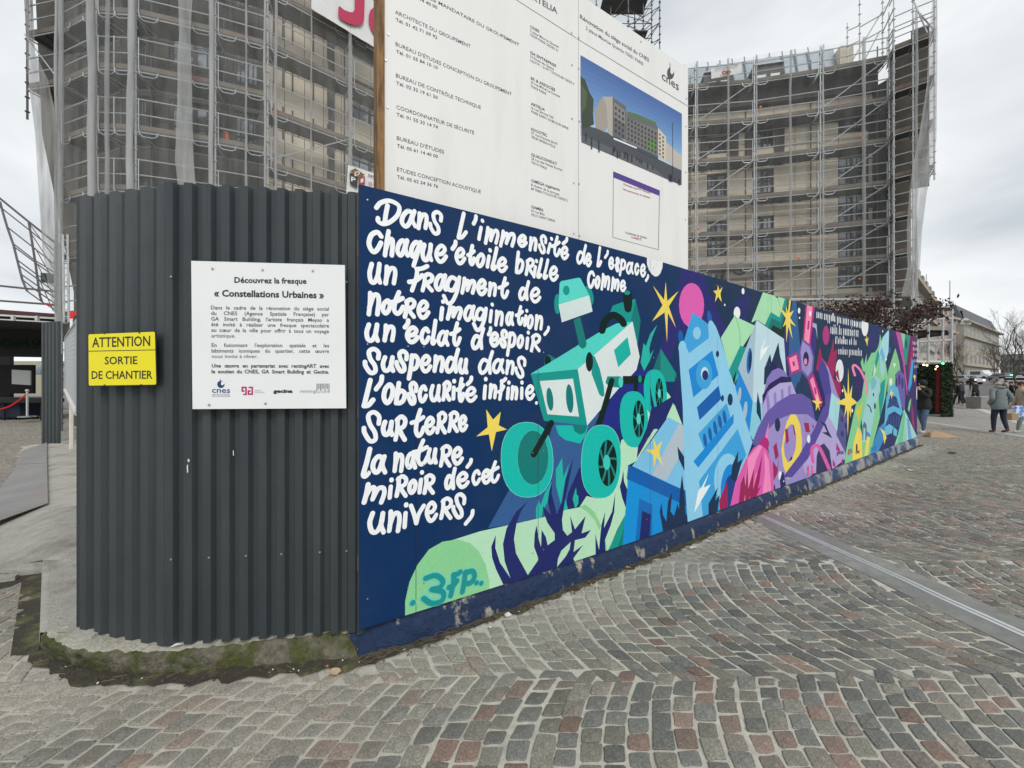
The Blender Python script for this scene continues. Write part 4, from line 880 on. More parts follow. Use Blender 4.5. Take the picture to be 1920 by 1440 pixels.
e0, e1, e2 = topl[-1], botl[-1], innl[-1]
mb.add([e0, e1, (e2.x, e2.y, 0), e2], [(0, 1, 2, 3)])
mb.build('worn_kerb_end', greyk, bk, smooth=True)
# dirt gutter strip
dirt = mat('wet_dirt', (.055, .048, .034), .95, var=.4, vscale=30, bump=1, bscale=90, dist=.015, col2=(.15, .15, .06), c2scale=6, c2pos=(.5, .65))
mb = MB(); line = [Vector((KB[0].x-.02, KB[0].y+.9, 0)), KB[0]]+KB[1:]+botl[1:]
fine = []
for i in range(len(line)-1):
    n = max(1, int((line[i+1]-line[i]).length/.035))
    for k in range(n): fine.append(line[i]+(line[i+1]-line[i])*k/n)
fine.append(line[-1])
for i, p in enumerate(fine):
    d = (fine[min(i+1, len(fine)-1)]-fine[max(0, i-1)]).normalized(); n_ = Vector((d.y, -d.x, 0))
    if i < 30 and p.x < -2.8: n_ = Vector((-1, 0, 0))
    near_corner = p.x < -.8
    w_ = (.085 if near_corner else .045)+noise.noise(p*9)*.045+noise.noise(p*31)*.025
    a = p-n_*.03; b = p+n_*max(.015, w_)
    mb.v += [(a.x, a.y, .012), (b.x, b.y, .0035)]
    if i: mb.f.append((2*i-2, 2*i-1, 2*i+1, 2*i)); mb.m.append(0)
me = mb.mesh('gutter_dirt', dirt); fix_normals(me); tag(link('gutter_dirt', me), kind='structure')
# weeds and litter bits in the gutter
mb = MB(); rnd3 = random.Random(9); weed = [mat('dry_straw', (.22, .17, .09), .9), mat('moss_green', (.07, .1, .03), .9), mat('white_scrap', (.7, .7, .68), .7), mat('dark_crumb', (.06, .05, .04), .9)]
for k in range(900):
    p = rnd3.choice(fine); d = Vector((rnd3.uniform(-1, 1), rnd3.uniform(-1, 1), 0)).normalized(); q = p+Vector((rnd3.gauss(0, .02)+.03, rnd3.gauss(0, .02)-.05, .008))
    mi = rnd3.choice([0, 0, 1, 1, 3, 3, 3, 2]) if rnd3.random() < .5 else 3; s = rnd3.uniform(.004, .012)*(1 if mi != 2 else .8)
    if mi == 0: mb.tube([q, q+d*rnd3.uniform(.02, .07)+Vector((0, 0, rnd3.uniform(.0, .01)))], .0012, 3, 0)
    else:
        e_ = Vector((-d.y, d.x, 0)); mb.add([q-d*s, q+e_*s*.7, q+d*s*1.1, q-e_*s*.6, q+Vector((0, 0, s*.8))], [(0, 1, 4), (1, 2, 4), (2, 3, 4), (3, 0, 4)], mi)
mb.build('gutter_litter', weed, kind='stuff')
# concrete apron left of the hoarding
apm = mat('pale_rough_concrete', (.40, .385, .345), .9, var=.22, vscale=9, bump=1.0, bscale=55, dist=.012, col2=(.25, .235, .2), c2scale=2.2, c2pos=(.5, .7))
C0 = Vector((-2.58, 2.294)); FARW = Vector((-11.5, 10.0))
rowsA = [[KP[0], Vector((-2.5, 2.42, KT))], [G(78, 1120, KT), Vector((-2.9, 2.72, KT))], [G(79, 1049, KT), Vector((-3.7, 3.4, .12))]]
mb = MB(); nseg = 18
def apx(y): return interp(y, [(2.32, -2.85), (2.66, -3.26), (3.24, -3.96), (3.27, -4.45), (4.5, -6.05), (9.3, -11.85)])
def apxr(y): return interp(y, [(2.2, -2.40), (9.9, -11.3)])
ysA = [2.30, 2.42, 2.6, 2.8, 3.0, 3.24, 3.27, 3.5, 3.9, 4.4, 5, 6, 7, 8, 9, 9.6]
for j, y in enumerate(ysA):
    for i in range(9):
        t = i/8; x = apx(y)+(apxr(y)+.1-apx(y))*t; z = .116
        if y >= 3.27: z = .116*min(1, t*1.5+.12) if y < 9 else .116*min(1, t*2)
        mb.v.append((x, y, z+noise.noise((x*3, y*3, 2))*.006))
    if j:
        for i in range(8): a = (j-1)*9+i; mb.f.append((a, a+1, a+10, a+9)); mb.m.append(0)
bb = len(mb.v); 
for j, y in enumerate(ysA[:6]): x = apx(y); mb.v.append((x-.01, y, -.03))
for j in range(5): mb.f.append((j*9, (j+1)*9, bb+j+1, bb+j)); mb.m.append(0)
a = 5*9; mb.v.append((apx(3.27), 3.262, -.03)); mb.add([(apx(3.24), 3.25, .11), (apx(3.27)-.6, 3.262, .012), (apx(3.27)-.6, 3.262, -.03), (apx(3.24), 3.25, -.03)], [(0, 1, 2, 3)])
me = mb.mesh('concrete_apron', apm, True); fix_normals(me); tag(link('concrete_apron', me), kind='structure')
# metal plates lying on the apron
pl_m = mat('steel_plate', (.29, .28, .275), .55, .3, var=.2, vscale=3, bump=.15, bscale=20, col2=(.26, .2, .16), c2scale=1.5, c2pos=(.5, .75))
q = [G(-60, 998, .06), G(90, 944, .13), G(88, 869, .13), G(33, 872, .06)]; q2 = [G(33, 871, .06), G(88, 868, .13), G(88, 830, .13), G(40, 846, .06)]
for lab, qq in (('nearer steel ramp plate lying on the concrete left of the hoarding', q), ('farther steel ramp plate rusty at its far end beside the hoarding', q2)):
    m = MB(); up = Vector((0, 0, .008)); m.hexa([p for p in qq]+[p+up for p in qq]); me = m.mesh('steel_plate', pl_m); fix_normals(me); tag(link('steel_plate', me), lab, 'metal plate', 'steel plates on the apron')
# broken slab bits in the gap
for i, (u, v, s) in enumerate(((52, 1068, .16), (8, 1083, .10))):
    p = G(u, v, .02); m = MB(); pts = [(p.x+s*a, p.y+s*b) for a, b in ((-.9, -.15), (.2, -.4), (1, -.1), (.7, .35), (-.5, .25))]; m.prism(pts, -.005, .035)
    tag(m.build('stone_fragment', apm), ('flat grey stone fragment in the gap beside the concrete apron', 'small broken stone piece at the left edge below the apron')[i], 'stone', 'stone fragments')
m = MB(); m.add([(apx(2.32)-.09, 2.25, .0015), (apx(2.32)+.1, 2.3, .0015), (apx(3.24)+.1, 3.24, .0015), (apx(3.24)-.12, 3.2, .0015)], [(0, 1, 2, 3)]); tag(m.build('dirt_edge', dirt), kind='structure')
m = MB(); m.add([(apx(3.26)-.45, 2.9, .001), (apx(3.24)-.02, 2.7, .001), (apx(3.24)-.01, 3.25, .001), (-4.9, 3.25, .001)], [(0, 1, 2, 3)]); tag(m.build('dirt_patch', dirt), kind='structure')
# ------------------------------------------------------------------ corrugated hoarding
slate = mat('slate_grey_steel', (.037, .047, .052), .42, 0.0, var=.10, vscale=4, bump=.10, bscale=9, dist=.03, spec=.4, col2=(.062, .067, .067), c2scale=1.6, c2pos=(.45, .85), c2stretch=(5, 5, .35))
slate_s = mat('scratch_white', (.7, .7, .7), .6)
corr = thing('corrugated_hoarding', 'dark slate grey corrugated steel hoarding round the corner left of the mural', 'hoarding')
def corrugate(parent, A, B, z0, z1, pitch, depth=.034, name='corrugated_sheet', sheets=None, m=slate, phase=0, crest=.42, tilt=0.0):
    A = Vector(A); B = Vector(B); d = (B-A); Lc = d.length; d.normalize(); n_ = Vector((d.y, -d.x))
    per = sheets or max(1, round(Lc/1.0)); npit = int(Lc/pitch); s = 0; k = 0; out = []
    for sh_ in range(per):
        a = Lc*sh_/per; b = Lc*(sh_+1)/per; prof = []
        i0 = int(a/pitch); i1 = int(math.ceil(b/pitch))+1
        for i in range(i0, i1):
            for f, h in ((0, 1), (crest, 1), (crest+.13, 0), (.87, 0)):
                s = (i+f)*pitch+phase
                if a <= s <= b: prof.append((s, h))
        def hat(s):
            f = ((s-phase)/pitch) % 1
            return 1 if f < crest else (1-(f-crest)/.13 if f < crest+.13 else (0 if f < .87 else (f-.87)/.13))
        prof = [(a, hat(a))]+prof+[(b, hat(b))]
        mb = MB(); th = .0012*(sh_ % 2)
        zs = [z0, z0+(z1-z0)*.33, z0+(z1-z0)*.66, z1]
        for s, h in prof:
            q = A+d*s+n_*(h*depth+th)
            for j, z in enumerate(zs): mb.v.append((q.x, q.y, z))
        for i in range(len(prof)-1):
            for j in range(3): mb.f.append((i*4+j, (i+1)*4+j, (i+1)*4+j+1, i*4+j+1)); mb.m.append(0)
        o = mb.build(name, m, parent); md = o.modifiers.new('s', 'SOLIDIFY'); md.thickness = .0012; out.append(o)
    return out
C1 = Vector((-1.949, 2.159+.02)); C2 = Vector((-.912, 2.30))
corrugate(corr, C0+Vector((.0, .02)), C1, .122, 2.725, .118, sheets=1, depth=.020)
corrugate(corr, C1, C2+Vector((0, 0)), .132, 2.735, .0985, sheets=1, depth=.029)
dback = (Vector((-3.95, 3.55))-C0).normalized()
corrugate(corr, Vector((-5.3, 4.74)), C0+Vector((-.005, .03)), .125, 2.725, .118, sheets=3)
# trim at the mural edge
m = MB(); m.slab((-.915, 2.262), (-.885, 2.278), (.3, .95), .12, 2.73, 0, .03); m.build('corner_trim', slate, corr)
m = MB()
for u, v in ((542, 1036), (640, 1038), (852, 1036), (968, 1030), (1180, 1032), (1376, 1033)):
    pass
dd = (C2-C1).normalized(); nn = Vector((dd.y, -dd.x))
for s in (.04, .235, .43, .62, .83, .98):
    for z in (.62, 2.2): q = C1+dd*s+nn*.036; m.tube([(q.x, q.y, z), (q.x+nn.x*.004, q.y+nn.y*.004, z)], .006, 6)
m.build('rivets', steel, corr, kind='stuff')
m = MB()
for s, z, h, w_ in ((.12, 1.10, .05, .006), (.125, 1.16, .02, .008), (.36, 1.19, .035, .004)):
    q = C1+dd*s+nn*.0355; m.add([(q.x, q.y, z), (q.x+dd.x*w_, q.y+dd.y*w_, z+.004), (q.x+dd.x*w_*.7, q.y+dd.y*w_*.7, z+h), (q.x-dd.x*w_*.3, q.y-dd.y*w_*.3, z+h*.8)], [(0, 1, 2, 3)])
m.build('paint_scratches', slate_s, corr, kind='stuff')
m = MB(); q = G(150, 1195, .116); m.prism([(q.x-.07, q.y-.0), (q.x+.09, q.y-.02), (q.x+.10, q.y+.12), (q.x-.09, q.y+.16)], .117, .135); tag(m.build('mortar_lump', apm), 'small pale block of broken mortar on the kerb by the corrugated sheet', 'rubble')
# ------------------------------------------------------------------ white information sign
SP = Plane(C1+nn*.075, dd)
def quad_panel(P, pts, th, name, m, parent, edge=None):
    q = [P.px(u, v) for u, v in pts]; mb = MB()
    f = [P.p3(p.x, p.y, 0) for p in q]; b = [P.p3(p.x, p.y, -th) for p in q]
    mb.add(f+b, [(0, 1, 2, 3), (7, 6, 5, 4), (0, 4, 5, 1), (1, 5, 6, 2), (2, 6, 7, 3), (3, 7, 4, 0)])
    me = mb.mesh(name, m); fix_normals(me); return link(name, me, parent), q
white_m = mat('white_sign_board', (.80, .815, .82), .35, var=.02, vscale=3, bump=.03, bscale=5, dist=.02, spec=.4)
sign = thing('information_sign', 'square white sign Découvrez la fresque Constellations Urbaines screwed to the corrugated hoarding', 'sign')
quad_panel(SP, [(361, 767), (649, 765.5), (646.5, 497), (358.5, 489)], .004, 'sign_board', white_m, sign)
def tl(P, mb, txt, c0, x0, y0, x1, y1, cap_px, off=.0012, mi=0, bold=0.0):
    a = P.px(c0[0]+x0/c0[2], c0[1]+y0/c0[2]); b = P.px(c0[0]+x1/c0[2], c0[1]+y1/c0[2]); m_ = P.p3(a.x, a.y)
    P.text(mb, txt, a, b, cap_px/c0[2]*m_.y/F, off, mi, bold)
def justify(P, mb, txt, c0, x0, y0, x1, y1, cap_px, off=.0012, mi=0, bold=0.0):
    a = P.px(c0[0]+x0/c0[2], c0[1]+y0/c0[2]); b = P.px(c0[0]+x1/c0[2], c0[1]+y1/c0[2]); m_ = P.p3(a.x, a.y); cap = cap_px/c0[2]*m_.y/F; k = cap/.7*.98
    ws = txt.split(' '); wd = []
    for w_ in ws:
        vs, _ = text_geo(w_, bold); wd.append((max(v[0] for v in vs)-min(v[0] for v in vs))*k)
    d = (b-a); L_ = d.length; ux = d/L_; sp = (L_-sum(wd))/(len(ws)-1); t = 0
    if sp < cap*.25:
        f = (L_-cap*.35*(len(ws)-1))/sum(wd); wd = [x*f for x in wd]; sp = cap*.35
    for w_, x in zip(ws, wd): P.text(mb, w_, a+ux*t, a+ux*(t+x), cap, off, mi, bold); t += x+sp
S = (340, 480, 4.8); mb = MB()
tl(SP, mb, 'Découvrez la fresque', S, 478, 240, 1128, 250, 50, bold=.028); tl(SP, mb, '« Constellations Urbaines »', S, 295, 362, 1285, 380, 58, bold=.03)
y = 480
for i, t in enumerate(('Dans le cadre de la rénovation du siège social', 'du CNES (Agence Spatiale Française) par', "GA Smart Building, l'artiste français Meyso a", 'été invité à réaliser une fresque spectaculaire', 'au cœur de la ville pour offrir à tous un voyage')):
    justify(SP, mb, t, S, 268+i*.8, 480+i*50.5, 1329, 492+i*50.5, 34, bold=.008)
tl(SP, mb, 'artistique.', S, 272, 733, 488, 734, 33)
justify(SP, mb, "En fusionnant l'exploration spatiale et les", S, 273, 818, 1330, 822, 34, bold=.008); justify(SP, mb, 'bâtiments iconiques du quartier, cette œuvre', S, 273, 869, 1330, 872, 34, bold=.008); tl(SP, mb, 'vous invite à rêver.', S, 273, 918, 688, 919, 33)
justify(SP, mb, 'Une œuvre en partenariat avec rentingART avec', S, 275, 1003, 1330, 1006, 33, bold=.025); justify(SP, mb, 'le soutien du CNES, GA Smart Building et Gecina.', S, 273, 1055, 1330, 1058, 33, bold=.025)
mb.build('printed_text', ink, sign, kind='stuff')
def ppoly(P, mb, c0, pts, off=.0012, mi=0):
    P.poly(mb, [P.px(c0[0]+x/c0[2], c0[1]+y/c0[2]) for x, y in pts], off, mi)
def circ(x, y, rx, ry, n=20, a0=0, a1=2*math.pi): return [(x+rx*math.cos(a0+(a1-a0)*k/n), y+ry*math.sin(a0+(a1-a0)*k/n)) for k in range(n)]
navy = mat('navy_ink', '#17386f', .5); greyi = mat('grey_ink', (.25, .25, .27), .5)
mb = MB(); tl(SP, mb, 'cnes', S, 277, 1230, 440, 1232, 50, bold=.01); tl(SP, mb, 'CENTRE NATIONAL', S, 278, 1252, 438, 1252, 10); tl(SP, mb, "D'ETUDES SPATIALES", S, 278, 1267, 440, 1267, 10)
ppoly(SP, mb, S, circ(357, 1155, 33, 33)); ppoly(SP, mb, S, [(350, 1104), (354, 1104), (354, 1160), (350, 1160)], .0016); mb.build('space_agency_logo', navy, sign)
mb = MB(); ppoly(SP, mb, S, [(360, 1130), (394, 1128), (392, 1148), (372, 1165), (358, 1158)], .0020); mb.build('logo_notch', white_m, sign)
mb = MB()
for pts in ([(542, 1176), (590, 1176), (590, 1252), (556, 1252), (556, 1240), (576, 1240), (576, 1190), (556, 1190), (556, 1208), (570, 1208), (570, 1222), (542, 1222)],
            [(598, 1250), (646, 1250), (646, 1176), (606, 1176), (606, 1190), (632, 1190), (632, 1236), (612, 1236), (612, 1222), (625, 1222), (625, 1208), (598, 1208)]): ppoly(SP, mb, S, pts)
mb.build('builder_logo', mag, sign)
mb = MB(); tl(SP, mb, 'SMART', S, 664, 1216, 718, 1216, 10); tl(SP, mb, 'BUILDING', S, 664, 1231, 748, 1231, 10); tl(SP, mb, 'renting', S, 1070, 1230, 1212, 1230, 30)
for k, (x, w_) in enumerate(((1216, 5), (1224, 3), (1231, 8), (1243, 3), (1250, 10), (1264, 4), (1272, 8), (1284, 3), (1291, 6), (1301, 3), (1308, 9), (1321, 4), (1329, 5))): ppoly(SP, mb, S, [(x, 1148), (x+w_, 1148), (x+w_, 1230), (x, 1230)])
mb.build('partner_logo', greyi, sign, kind='stuff')
mb = MB(); tl(SP, mb, 'ART', S, 1218, 1228, 1330, 1228, 32, off=.002, bold=.03); mb.build('partner_letters', white_m, sign, kind='stuff')
mb = MB(); tl(SP, mb, 'gecina', S, 828, 1230, 1003, 1230, 30, bold=.05); mb.build('landlord_logo', ink, sign, kind='stuff')
for x, y in ((283, 115), (733, 127), (1185, 135), (252, 1340), (760, 1328)):
    q = SP.px(S[0]+x/4.8, S[1]+y/4.8); m = MB(); p = SP.p3(q.x, q.y, 0); m.tube([p, p+Vector((nn.x, nn.y, 0))*.004], .0065, 8); m.build('screw', steel, sign)
# ------------------------------------------------------------------ yellow site exit sign
d1 = (C1-C0).normalized(); n1 = Vector((d1.y, -d1.x)); YP = Plane(C0+n1*.065, d1)
ysign = thing('site_exit_sign', 'yellow sign reading ATTENTION SORTIE DE CHANTIER on the corrugated hoarding', 'sign')
yel = mat('yellow_sign', '#f0e30a', .4, var=.02); blk = mat('black_print', (.012, .012, .014), .45)
def rr(P, pts, r, off, th, name, m, parent):
    "quad with clipped corners"
    q = [P.px(u, v) for u, v in pts]; o = []
    for i in range(4):
        a, b, c = q[i-1], q[i], q[(i+1) % 4]; d0 = (a-b).normalized(); d2_ = (c-b).normalized()
        for t in range(5): f = t/4; o.append(b+d0*r*(1-f)**2+d2_*r*f**2)
    mb = MB(); n = len(o); mb.add([P.p3(p.x, p.y, off) for p in o]+[P.p3(p.x, p.y, off-th) for p in o], [tuple(range(n)), tuple(range(2*n-1, n-1, -1))]+[(i, (i+1) % n, n+(i+1) % n, n+i) for i in range(n)])
    me = mb.mesh(name, m); fix_normals(me); return link(name, me, parent)
rr(YP, [(165.5, 725), (294.5, 722.5), (292, 620.5), (165, 625.5)], .012, 0, .003, 'sign_rim', blk, ysign)
rr(YP, [(167, 723), (293, 721), (290.5, 622), (166.3, 627)], .010, .0012, .001, 'sign_face', yel, ysign)
Yc = (0, 340, 3.13); mb = MB(); tl(YP, mb, 'ATTENTION', Yc, 543, 974, 883, 965, 57, off=.0022, bold=.012); tl(YP, mb, 'SORTIE', Yc, 617, 1074, 808, 1072, 45, off=.0022, bold=.012); tl(YP, mb, 'DE CHANTIER', Yc, 540, 1159, 897, 1158, 46, off=.0022, bold=.012)
ppoly(YP, mb, Yc, [(519, 995), (914, 987), (914, 991), (519, 999)], .0022)
for x, y in ((616, 893), (820, 889), (616, 1196), (830, 1194)): ppoly(YP, mb, Yc, circ(x, y, 5, 5), .0024)
mb.build('printed_text', blk, ysign, kind='stuff')
# ------------------------------------------------------------------ large site boards
bd = Vector((.8563, .5164)); BP = Plane((-.972, 2.365), bd)
G3 = (700, 0, 3.0)
board_m = mat('matt_white_board', (.77, .765, .75), .5, var=.03, vscale=.8, bump=.10, bscale=120, dist=.003, spec=.35, col2=(.69, .68, .65), c2scale=1.3, c2pos=(.5, .8), c2stretch=(3, 3, .5))
brd = thing('site_board', 'tall white site board listing contractors in French rising behind the mural', 'site board')
brd2 = thing('project_board', 'white site board with picture of the renovated building right of the contractor list', 'site board')
zt = 4.95; sL = BP.px(721, 400).x; sM = BP.px(1084.5, 300).x; sR = BP.px(1290, 300).x
m = MB(); g = .002
for par, a, b in ((brd, sL, sM-g), (brd2, sM+g, sR)):
    m = MB(); A = BP.p3(a, 0); B = BP.p3(b, 0); m.slab(A, B, (-bd.y, bd.x), 2.35, zt, 0, .004); m.build('board_sheet', board_m, par)
post = thing('timber_post', 'rough brown timber post at the left edge of the tall site board', 'post')
m = MB(); A = BP.p3(BP.px(706, 400).x, 0); B = BP.p3(BP.px(720.5, 400).x, 0); m.slab(A, B, (-bd.y, bd.x), .18, 5.4, -.012, .09); m.build('post_timber', wood, post)
for i, (a, lab) in enumerate(((sM, 'dark timber post hidden behind the seam between the site boards'), (sR-.05, 'timber post behind the right end of the site boards'))):
    m = MB(); A = BP.p3(a-.04, 0); B = BP.p3(a+.04, 0); m.slab(A, B, (-bd.y, bd.x), .18, zt-.05, .006, .09); o = m.build('support_post', wood); tag(o, lab, 'post', 'posts behind the boards')
o1 = MB(); o2 = MB()
LN = [('ENTREPRISE GÉNÉRALE MANDATAIRE DU GROUPEMENT', -40, -189, 820, 262, 22), ('ARCHITECTE DU GROUPEMENT', 122, 77, 547, 272, 22), ("BUREAU D'ÉTUDES CONCEPTION DU GROUPEMENT", 125, 257, 778, 540, 22), ('BUREAU DE CONTRÔLE TECHNIQUE', 127, 434, 605, 615, 22),
      ('COORDONNATEUR DE SÉCURITÉ', 130, 612, 567, 758, 22), ("BUREAU D'ÉTUDES", 132, 786, 398, 866, 22), ('ETUDES CONCEPTION ACOUSTIQUE', 133, 962, 605, 1089, 22)]
for t, *a in LN: tl(BP, o1, t, G3, *a, off=.001, bold=.004)
for t, *a in [('Tél. 05 61 14 40 00', 122, -60, 360, 52, 19), ('Tél. 01 42 71 09 92', 125, 118, 360, 221, 19), ('Tél. 01 55 84 10 10', 128, 298, 362, 391, 19), ('Tél. 02 32 19 61 20', 128, 475, 362, 558, 19), ('Tél. 01 55 33 14 74', 130, 652, 363, 725, 19), ('Tél. 05 61 14 40 00', 133, 828, 363, 890, 19), ('Tél. 05 62 24 36 76', 133, 1003, 364, 1058, 19)]:
    tl(BP, o1, t, G3, *a, off=.001, bold=.012)
for t, x0, y0, x1, y1, b in [('CNES', 882, 157, 933, 185, 1), ('2 place Maurice Quentin', 882, 178, 1043, 272, 0), ('75039 PARIS CEDEX 01', 882, 201, 1038, 292, 0), ('GA ENTREPRISE', 882, 301, 1028, 380, 1), ('33 Route des Géants', 882, 322, 1015, 396, 0), ('CS27791 - 31077 TOULOUSE CEDEX 4', 882, 345, 1130, 480, 0),
      ('SK & ASSOCIES', 885, 446, 1023, 515, 1), ('25 rue Michel Le Compte', 885, 467, 1050, 550, 0), ('75003 PARIS', 885, 490, 972, 535, 0), ('ARTELIA', 886, 590, 965, 626, 1), ('16 rue Simone Veil', 887, 611, 1012, 668, 0), ('93400 SAINT-OUEN-SUR-SEINE', 887, 633, 1097, 730, 0),
      ('SOCOTEC', 887, 733, 978, 770, 1), ('97 rue François Jacob', 888, 754, 1035, 815, 0), ('78230 ISNEAUVILLE', 888, 775, 1023, 833, 0), ('QUALICONSULT', 888, 876, 1033, 930, 1), ('24 rue des Petites Ecuries', 888, 897, 1062, 963, 0), ('75010 PARIS', 888, 918, 975, 955, 0),
      ('OMEGA Ingénierie', 888, 1023, 1048, 1075, 1), ('8 chemin de la terrasse', 888, 1045, 1045, 1100, 0), ('BP 95806 TOULOUSE CEDEX 5', 888, 1068, 1093, 1135, 0), ('GAMBA', 888, 1170, 957, 1190, 1), ('10 rue Blés', 888, 1191, 963, 1213, 0), ('93213 SAINT-DENIS', 888, 1213, 1022, 1250, 0)]:
    tl(BP, o1, t, G3, x0, y0, x1, y1, 16 if b else 14, off=.001, bold=.02 if b else .004)
tl(BP, o1, 'ARTELIA', G3, 860, -22, 1035, 80, 34, off=.001, bold=.015)
def hline(mb, a, b, w_): ppoly(BP, mb, G3, [(a[0], a[1]-w_/2), (b[0], b[1]-w_/2), (b[0], b[1]+w_/2), (a[0], a[1]+w_/2)], .001)
hline(o1, (420, -245), (1139, 213), 3); o1.build('printed_text', mat('dark_print', (.045, .045, .05), .5), brd, kind='stuff')
hline(o2, (1142, 216), (1768, 596), 3)
tl(BP, o2, 'Rénovation du siège social du CNES', G3, 1163, 104, 1550, 349, 24, off=.001, bold=.012); tl(BP, o2, '2 place Maurice Quentin 75001 PARIS', G3, 1195, 166, 1518, 370, 20, off=.001, bold=.004)
tl(BP, o2, 'cnes', G3, 1622, 445, 1718, 512, 50, off=.001, bold=.01); ppoly(BP, o2, G3, circ(1672, 412, 20, 34), .001); ppoly(BP, o2, G3, [(1667, 355), (1670, 355), (1670, 400), (1667, 400)], .001)
for a, b in (((1350, 965), (1610, 1072)), ((1347, 1335), (1603, 1405)), ((1350, 965), (1347, 1335)), ((1610, 1072), (1603, 1405))):
    w_ = 1.2; vert = abs(a[0]-b[0]) < 20; ppoly(BP, o2, G3, [(a[0]-w_, a[1]), (b[0]-w_, b[1]), (b[0]+w_, b[1]), (a[0]+w_, a[1])] if vert else [(a[0], a[1]-w_), (b[0], b[1]-w_), (b[0], b[1]+w_), (a[0], a[1]+w_)], .001)
tl(BP, o2, 'Le panneau de chantier', G3, 1418, 1312, 1540, 1345, 13, off=.001, bold=.01); tl(BP, o2, 'pour découvrir', G3, 1486, 1063, 1560, 1092, 11, off=.001, bold=.01); tl(BP, o2, 'les', G3, 1406, 1068, 1424, 1075, 11, off=.001, bold=.01)
o2.build('printed_text', mat('dark_print', (.045, .045, .05), .5), brd2, kind='stuff')
mb = MB(); ppoly(BP, mb, G3, [(1671, 372), (1692, 384), (1688, 410), (1678, 420), (1670, 408)], .0016); mb.build('logo_notch', board_m, brd2)
mb = MB(); ppoly(BP, mb, G3, [(1350, 965), (1610, 1072), (1609, 1102), (1350, 998)], .0012); mb.build('purple_band', mat('purple_ink', '#4a2f86', .5), brd2)
mb = MB(); tl(BP, mb, 'Scannez-moi', G3, 1407, 1040, 1482, 1068, 12, off=.001, bold=.01); tl(BP, mb, 'intervenants du chantier', G3, 1428, 1078, 1558, 1118, 12, off=.001, bold=.01); tl(BP, mb, 'CONNECTÉ', G3, 1450, 1340, 1508, 1354, 12, off=.001, bold=.02); mb.build('red_text', mag, brd2, kind='stuff')
# printed architect's view
PC = [('#3f68a8', [(1165, 310), (1735, 640), (1735, 700), (1165, 380)]), ('#5480b8', [(1165, 380), (1735, 700), (1735, 760), (1165, 450)]), ('#7aa3cf', [(1165, 450), (1735, 760), (1735, 820), (1165, 540)]), ('#a9c8e0', [(1165, 540), (1735, 820), (1735, 940), (1165, 760)]),
      ('#3d4148', [(1168, 700), (1245, 720), (1350, 760), (1590, 890), (1733, 960), (1733, 1043), (1170, 800)]), ('#55585e', [(1170, 760), (1560, 930), (1640, 1002), (1170, 800)]),
      ('#26351f', [(1165, 430), (1190, 450), (1215, 520), (1238, 560), (1235, 640), (1240, 700), (1200, 720), (1180, 720), (1168, 690)]), ('#41562c', [(1168, 470), (1200, 520), (1195, 600), (1170, 640)]),
      ('#9b9389', [(1245, 620), (1285, 545), (1310, 560), (1320, 700), (1300, 745), (1250, 720)]), ('#a9a49a', [(1290, 545), (1345, 545), (1345, 770), (1320, 750), (1310, 600)]), ('#5d5c5e', [(1345, 548), (1420, 600), (1420, 790), (1345, 765)]), ('#7d7b78', [(1352, 575), (1415, 625), (1415, 700), (1352, 660)]),
      ('#6d6b6a', [(1420, 630), (1600, 720), (1600, 880), (1420, 800)]), ('#5c5d63', [(1430, 640), (1595, 705), (1600, 730), (1425, 665)]), ('#c9bfae', [(1600, 720), (1645, 770), (1645, 910), (1600, 880)]), ('#b9b1a5', [(1645, 800), (1733, 880), (1733, 960), (1645, 905)]),
      ('#4c6a38', [(1430, 628), (1500, 650), (1590, 690), (1585, 705), (1430, 648)]), ('#55823a', [(1535, 800), (1560, 780), (1588, 810), (1580, 850), (1545, 840)]), ('#39404e', [(1345, 765), (1600, 882), (1600, 900), (1345, 780)]), ('#e2e6ea', [(1350, 775), (1480, 830), (1480, 838), (1350, 785)])]
def mixc(a, b, t): return '#'+''.join('%02x' % int(int(a[i:i+2], 16)*(1-t)+int(b[i:i+2], 16)*t) for i in (1, 3, 5))
SK = []
for i in range(14):
    t = i/13; c = mixc('#39609f', '#6f9bcb', t*1.6) if t < .6 else mixc('#6c98c9', '#b4d0e4', (t-.6)*2.4)
    SK.append((c, [(1165, 310+i*32), (1735, 640+i*23), (1735, 665+i*23), (1165, 344+i*32)]))
PC = SK+PC[4:]
mb = MB(); pm_ = []
for i, (c, pts) in enumerate(PC): pm_.append(mat('print_'+c[1:], c, .45)); ppoly(BP, mb, G3, pts, .001+i*.0001, i)
dk = len(pm_); pm_.append(mat('print_dark', '#2a2c33', .45)); rp = random.Random(2)
for r_ in range(5):
    for c_ in range(9):
        x = 1430+c_*19; y = 668+c_*9.5+r_*26
        ppoly(BP, mb, G3, [(x, y), (x+8, y+4), (x+8, y+17), (x, y+13)], .0050, dk)
for r_ in range(5):
    for c_ in range(3): x = 1358+c_*20; y = 600+c_*14+r_*32; ppoly(BP, mb, G3, [(x, y), (x+9, y+5), (x+9, y+20), (x, y+15)], .0050, dk)
for r_ in range(6):
    for c_ in range(2): x = 1606+c_*18; y = 750+c_*16+r_*22; ppoly(BP, mb, G3, [(x, y), (x+8, y+6), (x+8, y+16), (x, y+10)], .0050, dk)
for k in range(26): x = rp.uniform(1180, 1720); y = 735+(x-1180)*.48+rp.uniform(0, 20); h = rp.uniform(15, 45)*(1 if x > 1300 else 1.8); ppoly(BP, mb, G3, [(x-3, y), (x+3, y), (x+4, y+h), (x-3, y+h)], .0052, dk)
for x in (1681,): ppoly(BP, mb, G3, [(x, 690), (x+2, 690), (x+2, 985), (x, 985)], .0052, dk)
mb.build('printed_picture', pm_, brd2, kind='stuff')
